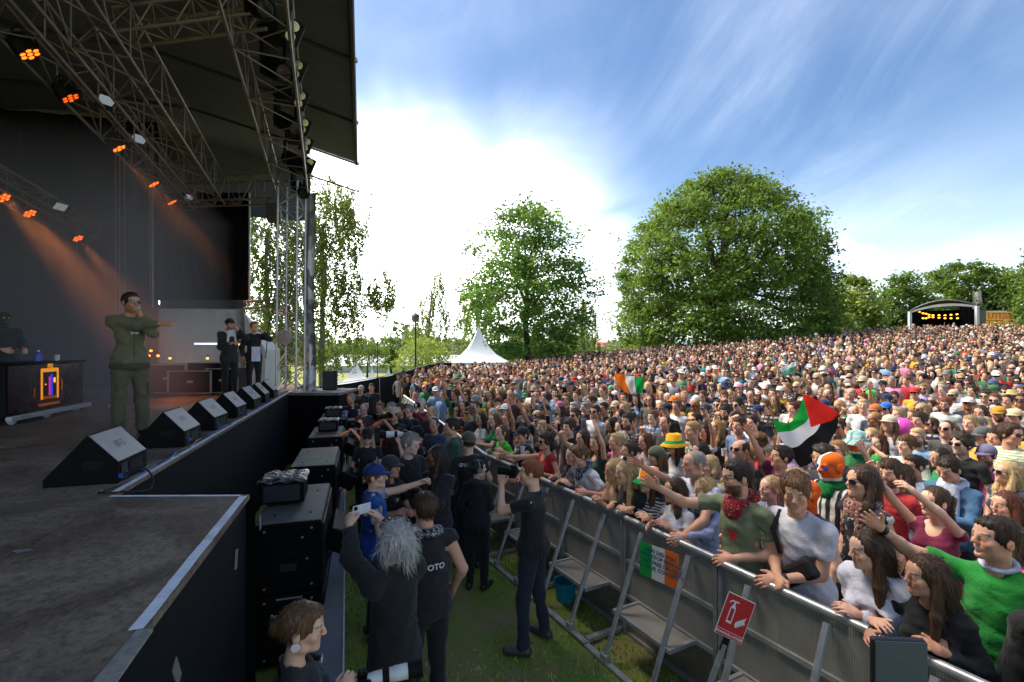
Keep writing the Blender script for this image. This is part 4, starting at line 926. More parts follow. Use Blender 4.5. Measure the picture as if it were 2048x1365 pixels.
def barrier():
    MP = perforated(); L_ = 1.04; h = L_/2-.004
    parts = {}
    parts['top_rail'] = (MB().tube([(-h, 0, 1.19), (h, 0, 1.19)], .03, 12).mesh('top_rail', True), M_alu)
    def sheet(z0, z1, nm):
        mb = MB(); mb.box((-h+.035, -.003, z0), (h-.035, .001, z1)); return mb.mesh(nm)
    P = [('panel', sheet(.79, 1.155, 'panel'), MP), ('panel', sheet(.43, .75, 'panel'), MP), ('kick_plate', sheet(.05, .39, 'kick_plate'), simple('kick_sheet', '#8f867b', .5, .5, .3, 6))]
    bx = lambda lo, hi, nm: MB().box(lo, hi).mesh(nm)
    P += [('post', bx((-h, -.02, .0), (-h+.035, .025, 1.16), 'post'), M_steel), ('post', bx((h-.035, -.02, 0), (h, .025, 1.16), 'post'), M_steel),
          ('cross_rail', bx((-h+.035, -.012, .752), (h-.035, .022, .788), 'cross_rail'), M_alu), ('cross_rail', bx((-h+.035, -.012, .392), (h-.035, .022, .428), 'cross_rail'), M_alu), ('cross_rail', bx((-h+.035, -.012, .01), (h-.035, .022, .048), 'cross_rail'), M_alu),
          ('top_rail', parts['top_rail'][0], M_alu), ('base_channel', bx((-h, .46, .006), (h, .52, .03), 'base_channel'), M_alu), ('base_beam', bx((-h+.005, .028, .005), (-h+.06, .455, .045), 'base_beam'), M_alu)]
    st = MB().box((-.30, .03, .41), (.30, .31, .418)); st = st.mesh('step_plate'); fr = MB()
    fr.box((-.33, .03, .395), (-.301, .34, .43)); fr.box((.301, .03, .395), (.33, .34, .43)); fr.box((-.30, .311, .395), (.30, .34, .43)); fr = fr.mesh('step_frame')
    P += [('step_plate', st, MP), ('step_frame', fr, M_alu)]
    for x in (-.26, .26):
        P.append(('strut', MB().tube([(x, .485, .06), (x, .035, 1.13)], .023, 8).mesh('strut', True), M_steel)); P.append(('strut_bracket', bx((x-.035, .455, .032), (x+.035, .515, .085), 'strut_bracket'), M_alu))
    idx = 0; nm = 'first second third fourth fifth sixth seventh eighth ninth tenth eleventh twelfth thirteenth fourteenth fifteenth sixteenth seventeenth eighteenth nineteenth twentieth'.split()
    for k in range(len(BPTS)-1):
        a, b = BPTS[k], BPTS[k+1]; d = (b-a); n = int(round(d.length/L_)); s = d.length/n/L_
        for j in range(n):
            p = a.lerp(b, (j+.5)/n); M = axis_m((p.x, p.y, gz(p.x, p.y)), d) @ Matrix.Diagonal((s, 1, 1, 1))
            o = empty('crowd_barrier', p, 0, f'aluminium crowd barrier section, {nm[min(idx, 19)]} from the right front corner', 'barrier', 'crowd barrier sections'); o.matrix_world = M; idx += 1
            for (n_, me, m) in P: link(n_, me, o, m)
barrier()

def pit_things():
    # bucket
    o = empty('bucket', (.62, 5.62, 0.0), 0, 'teal plastic bucket standing under a barrier step', 'bucket'); M_t = simple('teal_plastic', '#1787a0', .35, 0, .1)
    MB().lathe([(.0, .012), (.095, .012), (.125, .27), (.135, .275), (.135, .255), (.128, .25), (.10, .005), (0, .0)], 32, None, False).build('pail', M_t, o, True)
    MB().tube([(.13*math.cos(a), .13*math.sin(a)*.3-.12*math.sin(a), .25-.10*math.sin(a)) for a in np.linspace(0, math.pi, 12)], .004, 6).build('handle', M_black, o)
    # poster
    a = at(1280, 1082, 4.50); b = at(1357, 1110, 4.18); xd = (b-a).normalized(); yd = Vector((0.05, 0, 1)); Mx = plane_m(a, xd, yd); w = .405; hh = .30
    o = empty('flag_poster', a, 0, 'handwritten green white orange poster hung on the barrier', 'poster'); o.matrix_world = Mx
    cs = [('green_third', '#14983c', 0, w*.33), ('white_third', '#d8d4cf', w*.33, w*.66), ('orange_third', '#e8681c', w*.66, w)]
    for nme, c, x0, x1 in cs: MB().box((x0, -hh, -.003), (x1-.0005, 0, 0)).build(nme, simple('poster_'+nme, c, .7, 0, .08), o)
    ink = simple('marker_ink', '#0d5a66', .6)
    for i, s in enumerate(('LADS DID YOU', 'EVER STOP GIVING', 'OUT FREE DRUGS', 'AT YOUR CONCERTS?')): link('lettering', text_mesh(s, .048, .0003, .0012, .08), o, ink, matrix=Matrix.Translation((w*.53, -.055-.05*i, .0015)) @ Matrix.Rotation(R(-3+i), 4, 'Z'))
    # fire extinguisher sign on its strut
    c = at(1470, 1236, 3.3); right = Vector((.88, -.25, -.34)); up = Vector((.36, .06, .93)); Mx = plane_m(c, right, up)
    o = empty('extinguisher_sign', c, 0, 'red fire extinguisher sign with white symbols clipped to a barrier strut', 'sign'); o.matrix_world = Mx; w, h_ = .09, .145
    Mw = simple('sign_white', '#e4e2e0', .4, 0, .04); Mr = simple('sign_red', '#c2121d', .4, 0, .05)
    MB().box((-w, -h_, -.004), (w, h_, 0), None, .001).build('plate', Mw, o); MB().box((-w+.004, -h_+.045, .0005), (w-.004, h_-.004, .0015)).build('red_field', Mr, o); MB().box((-w+.004, -h_+.004, .0005), (w-.004, -h_+.041, .0015)).build('red_field', Mr, o)
    link('lettering', text_mesh('BRANNSLUKKER', .024, .0002, .0006), o, Mw, matrix=Matrix.Translation((0, -h_+.022, .002)))
    e = MB(); z0, z1 = .002, .0026
    e.prism([(-.048, -.05), (-.012, -.05), (-.012, -.035), (-.048, -.035)], z0, z1); e.prism([(-.048, -.034), (-.042, -.034), (-.042, .05), (-.048, .05)], z0, z1); e.prism([(-.018, -.034), (-.012, -.034), (-.012, .05), (-.018, .05)], z0, z1)
    e.prism([(-.048, .051), (-.012, .051), (-.022, .075), (-.038, .075)], z0, z1); e.prism([(-.036, .076), (-.024, .076), (-.024, .095), (-.036, .095)], z0, z1); e.prism([(-.036, .096), (-.005, .096), (-.005, .106), (-.05, .104), (-.066, .085), (-.06, .08), (-.048, .094)], z0, z1)
    e.build('extinguisher_symbol', Mw, o)
    f = MB()
    for k in range(4):
        x = .018+.013*k; y = -.06+.012*k; f.prism([(x, y), (x+.012, y+.004), (x+.004, y+.03), (x+.012, y+.055), (x-.006, y+.034), (x-.008, y+.016)], z0, z1)
    f.build('flame_symbol', Mw, o); MB().box((-.02, -h_-.1, -.03), (.02, -h_+.01, -.006), None, .004).build('clip_sleeve', M_black, o); MB().tube([(0, -h_-.05, -.02), (.0, -h_-.75, -.02)], .02, 8).build('pole', M_steel, o)
    # speaker top in the near corner
    c = at(1801, 1281, 1.95); o = empty('corner_speaker', (c.x, c.y, 0), R(-4), 'dark grey speaker with fine grille cut off at the bottom right', 'speaker'); z = c.z
    t = NT('fine_grille'); v = t.coord('Object', (110, 110, 110), (0, R(45), 0)); s = t.n('ShaderNodeSeparateXYZ'); t.l(v, s.inputs[0])
    k = t.math('MULTIPLY', t.math('SINE', t.math('MULTIPLY', s.outputs[0], 6.28)), t.math('SINE', t.math('MULTIPLY', s.outputs[2], 6.28))); t.bsdf(t.mix(t.ramp(k, -.2, .4), hexc('#5b636c'), hexc('#363c43')), .5, .3)
    MB().box((-.103, 0, z-.62), (.103, .03, z-.0), None, .008).build('cabinet', M_dark, o); MB().box((-.100, -.006, z-.61), (.100, -.001, z-.004), None, .002).build('grille', t.m, o)
    MB().tube([(0, .02, 0), (0, .02, z-.62)], .02, 8).build('stand_pole', M_dark, o)
    link('maker_mark', text_mesh('d', .02), o, M_white, matrix=plane_m((.06, -.008, z-.19), (1, 0, 0), (0, 0, 1)))
pit_things()
def pit_litter():
    rr = random.Random(3); mk = simple('cable_black', '#141416', .5)
    for i, (px, py, lab) in enumerate(((712, 1010, 'tangle of thin dark cable on the grass by the ledge'), (722, 1080, 'loose loop of cable lying in front of the ledge'))):
        p = on(px, py, 0); o = empty('cable_tangle', (p.x, p.y, 0), 0, lab, 'cable'); pts = [(.16*math.sin(k*1.1)+rr.uniform(-.05, .05), -.5+.07*k, .012+.01*(k % 2)) for k in range(15)]
        MB().tube(pts, .007, 6).build('sheath', mk, o, True); MB().box((-.02, -.55, .0), (.02, -.49, .025), None, .005).build('plug', M_dark, o)
    for i, (px, py, c, lab) in enumerate(((712, 1105, '#b9ab94', 'scrap of cardboard beside the ledge'), (978, 1292, '#d8481e', 'tiny orange bottle cap on the grass left of the jeans'), (1040, 1340, '#c94a3a', 'small red scrap on the worn grass'), (905, 1240, '#d9d6cc', 'crumpled white paper on the grass behind the scarf wearer'))):
        p = on(px, py, 0); o = empty('litter', (p.x, p.y, .004), rr.uniform(0, 3), lab, 'litter'); s_ = .11 if i == 0 else .03
        MB().add([(-s_, -s_*.7, .004), (s_, -s_*.6, .012), (s_*.9, s_*.7, .004), (-s_*.8, s_*.6, .02), (0, 0, .03*s_*8)], [(0, 1, 4), (1, 2, 4), (2, 3, 4), (3, 0, 4), (3, 2, 1, 0)]).build('scrap', simple('litter_%d' % i, c, .7), o)
pit_litter()

def dj_booth():
    a = Vector((-7.30, 6.95, 0)); b = Vector((-7.86, 8.86, 0)); d = (b-a).normalized(); M = Matrix(((-d.y*-1, d.x, 0, a.x), (d.x*-1, d.y, 0, a.y), (0, 0, 1, DECK), (0, 0, 0, 1)))
    o = empty('dj_booth', a, 0, 'black DJ desk with a glowing picture screen on a wheeled base', 'desk'); o.matrix_world = M; L_ = (b-a).length   # x faces the audience, y along the desk
    MB().box((-.7, 0, .14), (0, L_, .88), None, .01).build('desk', M_black, o); MB().box((-.72, -.03, .885), (.03, L_+.03, .91)).build('desk_top', M_blackcloth, o)
    MB().box((.01, .0, .06), (.09, L_+.08, .13), None, .006).build('base_rail', M_alu, o)
    for y in (.1, .9, 1.7): MB().lathe([(.05, -.02), (.05, .02)], 14, Matrix.Translation((.03, y, .055)) @ Matrix.Rotation(R(90), 4, 'Y') @ Matrix.Rotation(R(90), 4, 'X')).build('castor', M_steel, o)
    sc = MB(); sc.box((.004, .05, .16), (.012, L_-.05, .86)); s_ = sc.build('screen', simple('screen_black', '#07080b', .25), o)
    g = emit('screen_gold', '#c77a1e', .25); fx = lambda nme, y0, y1, z0, z1, m, x=.016: MB().box((.013, y0, z0), (x, y1, z1)).build(nme, m, s_)
    fx('gold_frame', .78, .83, .30, .80, g); fx('gold_frame', 1.19, 1.24, .30, .80, g); fx('gold_frame', .831, 1.189, .74, .80, g); fx('gold_frame', .831, 1.189, .30, .35, emit('screen_brown', '#7d4312', .14)); fx('gold_base', .72, 1.26, .2, .24, emit('screen_brown', '#7d4312', .14))
    fx('picture_glow', .98, 1.02, .36, .66, emit('screen_magenta', '#b02a9a', .22)); fx('picture_glow', 1.03, 1.08, .36, .7, emit('screen_blue', '#3440d0', .2)); fx('picture_glow', 1.11, 1.15, .56, .64, emit('screen_orange', '#ff8a3a', .5)); fx('picture_glow', .89, .91, .53, .55, emit('screen_orange', '#ff8a3a', .5)); fx('side_glow', 1.31, 1.35, .42, .6, emit('screen_brown', '#7d4312', .14)); fx('side_glow', .62, .64, .35, .5, emit('screen_brown', '#7d4312', .14))
    link('lettering', text_mesh('F02', .1, .001), s_, emit('screen_amber', '#d89a3a', .25), matrix=Matrix.Translation((.016, 1.02, .835)) @ Matrix(((0, 0, 1, 0), (1, 0, 0, 0), (0, 1, 0, 0), (0, 0, 0, 1))))
    for i, (y, r, h_, c, lab) in enumerate(((1.62, .04, .09, '#c9ccd0', 'white paper cup on the DJ desk'), (1.12, .05, .16, '#2c4fae', 'blue bottle on the DJ desk'))):
        q = M @ Vector((-.2, y, .912)); cu = empty('cup' if i == 0 else 'bottle', q, 0, lab, 'cup' if i == 0 else 'bottle'); MB().lathe([(r*.8, 0), (r, h_), (r*.9, h_)] if i == 0 else [(r, 0), (r, h_*.7), (r*.4, h_*.85), (r*.4, h_)], 16).build('body', simple('vessel_%d' % i, c, .4), cu, True); MB().lathe([(r*1.02, h_), (r*1.02, h_+.008), (0, h_+.01)] if i == 0 else [(r*.42, h_), (r*.42, h_+.02), (0, h_+.02)], 16).build('lid', M_white, cu)
    q = M @ Vector((.3, L_+.2, .005)); bt = empty('crushed_bottle', q, R(40), 'crushed pale blue bottle lying beside the DJ desk', 'bottle'); MB().lathe([(.03, 0), (.034, .08), (.025, .13), (.033, .18), (.012, .23)], 12, Matrix.Translation((0, 0, .034)) @ Matrix.Rotation(R(90), 4, 'Y')).build('body', simple('pale_blue', '#8fa9d8', .3), bt, True); MB().lathe([(.014, .23), (.014, .25)], 10, Matrix.Translation((0, 0, .034)) @ Matrix.Rotation(R(90), 4, 'Y')).build('cap', M_white, bt)
dj_booth()
# ------------------------------------------------------------------ signed-distance modelling of bodies and clothes
class Field:
    def __init__(s, lo, hi, h):
        s.lo = np.array(lo, np.float32); s.h = h; s.n = np.ceil((np.array(hi)-s.lo)/h).astype(int)+1; s.v = np.full(s.n, .2, np.float32)
    def block(s, lo, hi):
        a = np.clip(np.floor((np.array(lo)-s.lo)/s.h).astype(int), 0, s.n); b = np.clip(np.ceil((np.array(hi)-s.lo)/s.h).astype(int)+1, 0, s.n)
        sl = tuple(slice(i, j) for i, j in zip(a, b))
        ax = [(s.lo[k]+np.arange(a[k], b[k])*s.h).astype(np.float32) for k in range(3)]
        return sl, ax[0][:, None, None], ax[1][None, :, None], ax[2][None, None, :]
    def put(s, sl, d, k, sub=False):
        o = s.v[sl]
        if o.size == 0: return
        a = -o if sub else o                      # smooth minimum; subtraction is the same on negated values
        if k <= 0: r = np.minimum(a, d)
        else:
            hh = np.clip(.5+.5*(d-a)/k, 0, 1); r = d*(1-hh)+a*hh-k*hh*(1-hh)
        s.v[sl] = -r if sub else r
    def cone(s, a, b, ra, rb, k=.02, sub=False):
        a = np.array(a, np.float32); b = np.array(b, np.float32); p = max(ra, rb)+max(k, 2*s.h)+.01
        sl, X, Y, Z = s.block(np.minimum(a, b)-p, np.maximum(a, b)+p); d = b-a; L2 = float(d@d)+1e-9
        t = np.clip(((X-a[0])*d[0]+(Y-a[1])*d[1]+(Z-a[2])*d[2])/L2, 0, 1)
        q = np.sqrt((X-a[0]-t*d[0])**2+(Y-a[1]-t*d[1])**2+(Z-a[2]-t*d[2])**2)-(ra+(rb-ra)*t); s.put(sl, q, k, sub); return s
    def ell(s, c, r, k=.02, sub=False, Rm=None):
        c = np.array(c, np.float32); r = np.array(r, np.float32)*np.ones(3, np.float32); p = float(r.max())+max(k, 2*s.h)+.01
        sl, X, Y, Z = s.block(c-p, c+p); x, y, z = X-c[0], Y-c[1], Z-c[2]
        if Rm is not None: x, y, z = (Rm[0][0]*x+Rm[1][0]*y+Rm[2][0]*z, Rm[0][1]*x+Rm[1][1]*y+Rm[2][1]*z, Rm[0][2]*x+Rm[1][2]*y+Rm[2][2]*z)
        k0 = np.sqrt((x/r[0])**2+(y/r[1])**2+(z/r[2])**2); k1 = np.sqrt((x/r[0]**2)**2+(y/r[1]**2)**2+(z/r[2]**2)**2)+1e-6
        s.put(sl, np.where(k0 < 1e-4, -r.min(), k0*(k0-1)/k1), k, sub); return s
    def cut(s, c, n):
        """keep the side against n"""
        sl, X, Y, Z = s.block(s.lo, s.lo+s.n*s.h); s.v[sl] = np.maximum(s.v[sl], (X-c[0])*n[0]+(Y-c[1])*n[1]+(Z-c[2])*n[2]); return s
    def cut_near(s, c, n, rad):
        c = np.array(c); sl, X, Y, Z = s.block(c-rad, c+rad); d = (X-c[0])*n[0]+(Y-c[1])*n[1]+(Z-c[2])*n[2]
        m = ((X-c[0])**2+(Y-c[1])**2+(Z-c[2])**2) < rad*rad; s.v[sl] = np.where(m, np.maximum(s.v[sl], d), s.v[sl]); return s
    def ripple(s, amp, f, seed=0, aniso=(1, 1, 1)):
        rng = np.random.default_rng(seed); sl, X, Y, Z = s.block(s.lo, s.lo+s.n*s.h); w = 0
        for i in range(5):
            d = rng.normal(0, 1, 3)*np.array(aniso); d = d/np.linalg.norm(d)*f*rng.uniform(.6, 1.6); w = w+np.sin(X*d[0]+Y*d[1]+Z*d[2]+rng.uniform(0, 6.28))
        s.v += (amp*w/2.2).astype(np.float32); return s
    def mesh(s):
        v = s.v; h = s.h; sg = v < 0; c = [(i, j, k) for i in (0, 1) for j in (0, 1) for k in (0, 1)]; nx, ny, nz = v.shape
        g = lambda A, o: A[o[0]:nx-1+o[0], o[1]:ny-1+o[1], o[2]:nz-1+o[2]]
        cnt = sum(g(sg, o).astype(np.int8) for o in c); I = np.argwhere((cnt > 0) & (cnt < 8))
        if len(I) == 0: return np.zeros((0, 3)), np.zeros((0, 4), int)
        vals = {o: v[I[:, 0]+o[0], I[:, 1]+o[1], I[:, 2]+o[2]] for o in c}; acc = np.zeros((len(I), 3)); num = np.zeros(len(I))
        for o in c:
            for ax in range(3):
                if o[ax] == 0:
                    p = list(o); p[ax] = 1; a = vals[o]; b = vals[tuple(p)]; m = (a < 0) != (b < 0); t = np.where(m, a/np.where(m, a-b, 1), 0)
                    q = np.array(o, float)[None].repeat(len(I), 0); q[:, ax] = t; acc += q*m[:, None]; num += m
        V = s.lo+(I+acc/num[:, None])*h; idx = np.full((nx-1, ny-1, nz-1), -1, np.int32); idx[tuple(I.T)] = np.arange(len(I)); Q = []
        for ax in range(3):
            A = [slice(None)]*3; B = [slice(None)]*3; A[ax] = slice(0, v.shape[ax]-1); B[ax] = slice(1, None); m = sg[tuple(A)] != sg[tuple(B)]
            E = np.argwhere(m); b1, b2 = (ax+1) % 3, (ax+2) % 3
            ok = (E[:, b1] > 0) & (E[:, b2] > 0) & (E[:, b1] < v.shape[b1]-1) & (E[:, b2] < v.shape[b2]-1); E = E[ok]
            def cell(d1, d2):
                q = E.copy(); q[:, b1] -= d1; q[:, b2] -= d2; return idx[tuple(q.T)]
            f = np.stack([cell(1, 1), cell(0, 1), cell(0, 0), cell(1, 0)], -1); inside = sg[tuple(E.T)]; f[~inside] = f[~inside][:, ::-1]; Q.append(f)
        Q = np.concatenate(Q); Q = Q[(Q >= 0).all(1)]; return V, Q
def join(parts):
    V = []; F = []; n = 0
    for (v, f) in parts: V.append(v); F.append(f+n); n += len(v)
    return np.concatenate(V), np.concatenate(F)
def vnormals(V, Q):
    n = np.cross(V[Q[:, 2]]-V[Q[:, 0]], V[Q[:, 3]]-V[Q[:, 1]]); N = np.zeros_like(V)
    for k in range(4): np.add.at(N, Q[:, k], n)
    return N/(np.linalg.norm(N, axis=1)[:, None]+1e-9)

# ---- heads (local: origin mid head, face towards -Y) --------------------------------------------------
def head_field(h, fem=0, mouth=0, old=0):
    f = Field((-.13, -.16, -.24), (.13, .15, .15), h); j = .056-.006*fem
    f.ell((0, .016, .030), (.074, .094, .086), 0); f.ell((0, -.028, -.045), (j, .060, .072), .03); f.ell((0, -.070, -.098+.004*fem), (.024-.004*fem, .022, .017), .025)
    f.ell((0, -.055, .045), (.052, .036, .045), .03)
    for s_ in (-1, 1):
        f.ell((s_*.040, -.060, -.022), (.024, .024, .026), .02); f.ell((s_*.045, -.015, -.078), (.018, .03, .02), .02); f.ell((s_*.079, .014, -.006), (.010, .020, .032), .008)
    f.cone((-.034, -.082, .022), (.034, -.082, .022), .012-.003*fem, .012-.003*fem, .015)
    for s_ in (-1, 1): f.ell((s_*.032, -.107, .004), (.022, .018, .014), .012, True); f.ell((s_*.032, -.077, .004), .0145, .004)
    f.cone((0, -.090, .018), (0, -.110, -.020), .008, .0125-.002*fem, .012); f.ell((-.011, -.1, -.024), (.009, .01, .007), .008); f.ell((.011, -.1, -.024), (.009, .01, .007), .008)
    my = -.060
    f.cone((-.019, -.084, my+.006), (.019, -.084, my+.006), .0075, .0075, .008); f.cone((-.015, -.083, my-.008-.02*mouth), (.015, -.083, my-.008-.02*mouth), .0085, .0085, .008)
    f.ell((0, -.095, my-.001-.01*mouth), (.024, .016, .0025+.012*mouth), .003, True)
    f.cone((0, .020, -.06), (0, .030, -.23), .052-.006*fem, .058-.006*fem, .03); return f
def head_tint(V, fem, mouth, brow, beard, lip):
    n = len(V); C = np.ones((n, 4), np.float32); C[:, 3] = 0; x, y, z = V.T; front = y < -.05
    def blend(m, rgb, a):
        m = np.clip(m, 0, 1)*a; k = m > .02; C[k, :3] = np.array(rgb)[None]; C[:, 3] = np.maximum(C[:, 3]*(1-m), m)
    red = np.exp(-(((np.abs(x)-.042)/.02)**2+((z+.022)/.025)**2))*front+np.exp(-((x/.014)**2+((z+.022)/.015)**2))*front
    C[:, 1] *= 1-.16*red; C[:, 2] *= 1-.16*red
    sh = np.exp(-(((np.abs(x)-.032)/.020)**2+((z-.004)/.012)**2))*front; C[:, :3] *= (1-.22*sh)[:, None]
    if beard is not None:
        m = ((z < -.035-.03*np.exp(-(x/.03)**2)*0) & (y < .02) & (z > -.135)).astype(float)*np.clip((.0-y)/.03+.6, 0, 1)*np.clip((-.042-z+.35*np.maximum(0, np.abs(x)-.035))/.014, 0, 1); m *= 1-np.exp(-((x/.022)**4+((z+.062)/.012)**4)); blend(m, beard[:3], beard[3])
    d = np.sqrt((np.abs(x)-.032)**2/1.0+((z-.026)/.28)**2*.06); m = ((np.abs(np.abs(x)-.033) < .021) & (np.abs(z-.027-.10*(.033-np.abs(np.abs(x)-.033))*.3) < .0065) & front).astype(float); blend(m, brow, .75)
    e = np.sqrt((np.abs(x)-.032)**2+(y+.077)**2+(z-.004)**2); eye = (e < .0165) & (y < -.0825); ey = eye & (np.abs(z-.003) < .0062)
    blend(ey.astype(float), (.42, .38, .36), .8); ir = ey & (np.abs(np.abs(x)-.032) < .0085); blend(ir.astype(float), (.05, .04, .035), 1.0)
    my = -.060; m = np.exp(-((x/.022)**4+((z-my+.01*mouth)/(.011+.012*mouth))**4))*(y < -.078); C[:, :3] *= (1-m[:, None]*np.array([.12, .42, .38])*(1 if fem else .75)*lip)
    if mouth:
        inn = ((x/.021)**2+((z-my+.011*mouth)/(.013*mouth+.002))**2 < 1) & (y < -.055); blend(inn.astype(float), (.10, .025, .025), .95)
        te = inn & (z > my-.010*mouth) & (np.abs(x) < .017); blend(te.astype(float), (.72, .70, .66), .95)
    return C
BROWS = {'dark': (.022, .014, .009), 'mid': (.07, .04, .02), 'fair': (.22, .14, .07), 'grey': (.28, .26, .24)}
_heads = {}
def head_mesh(kind, h=.0075):
    k = (kind, h)
    if k in _heads: return _heads[k]
    fem = 1 if 'f' in kind else 0; mouth = 1.0 if 'O' in kind else (.45 if 's' in kind else 0)
    brow = BROWS['grey' if 'g' in kind else 'fair' if 'b' in kind else 'mid' if 'm' in kind else 'dark']
    beard = None
    if 'B' in kind: beard = tuple(np.array(brow)*1.1)+(.85,)
    elif 'S' in kind: beard = tuple(np.array(brow)*1.5+.02)+(.38,)
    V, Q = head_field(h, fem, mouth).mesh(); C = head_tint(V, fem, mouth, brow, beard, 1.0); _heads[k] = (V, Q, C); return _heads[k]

# ---- hands (local: wrist at origin, fingers +X, palm -Z, thumb +Y) -------------------------------------
_hands = {}
def hand_mesh(pose, h=.0058):
    k = (pose, h)
    if k in _hands: return _hands[k]
    curl = {'relaxed': (22, 28, 18), 'open': (4, 6, 4), 'fist': (72, 92, 60), 'grip': (45, 62, 45), 'hold': (30, 55, 40)}.get(pose, (22, 28, 18))
    f = Field((-.06, -.09, -.12), (.22, .12, .06), h); f.cone((-.035, 0, 0), (.02, 0, 0), .026, .027, .02); f.ell((.047, 0, 0), (.052, .041, .0165), .02)
    for i, (y, L_) in enumerate(((-.031, .062), (-.0105, .074), (.0105, .080), (.031, .072))):
        cu = curl
        if pose == 'point': cu = (4, 6, 4) if i == 3 else (72, 92, 60)
        if pose == 'horns': cu = (4, 6, 4) if i in (0, 3) else (72, 92, 60)
        sp = (y/.031)*(.12 if pose == 'open' else .05); p = np.array([.082-abs(y)*.25, y, .0]); a = 0; seg = [L_*.44, L_*.31, L_*.25]; r = .0098 if i else .0085
        for j in range(3):
            a += R(cu[j]); q = p+seg[j]*np.array([math.cos(a)*math.cos(sp), math.sin(sp), -math.sin(a)]); f.cone(p, q, r-.0009*j, r-.0009*(j+1), .004); p = q
    p = np.array([.018, .030, -.006]); tc = {'fist': ((.05, .046, -.026), (.078, .022, -.040)), 'grip': ((.045, .052, -.03), (.072, .042, -.045)), 'hold': ((.05, .055, -.02), (.08, .055, -.03)), 'point': ((.05, .046, -.026), (.078, .022, -.036)), 'horns': ((.05, .046, -.026), (.075, .02, -.036))}.get(pose, ((.048, .056, -.012), (.078, .066, -.016)))
    f.cone(p, tc[0], .015, .0115, .012); f.cone(tc[0], tc[1], .0115, .0095, .004); _hands[k] = f.mesh(); return _hands[k]

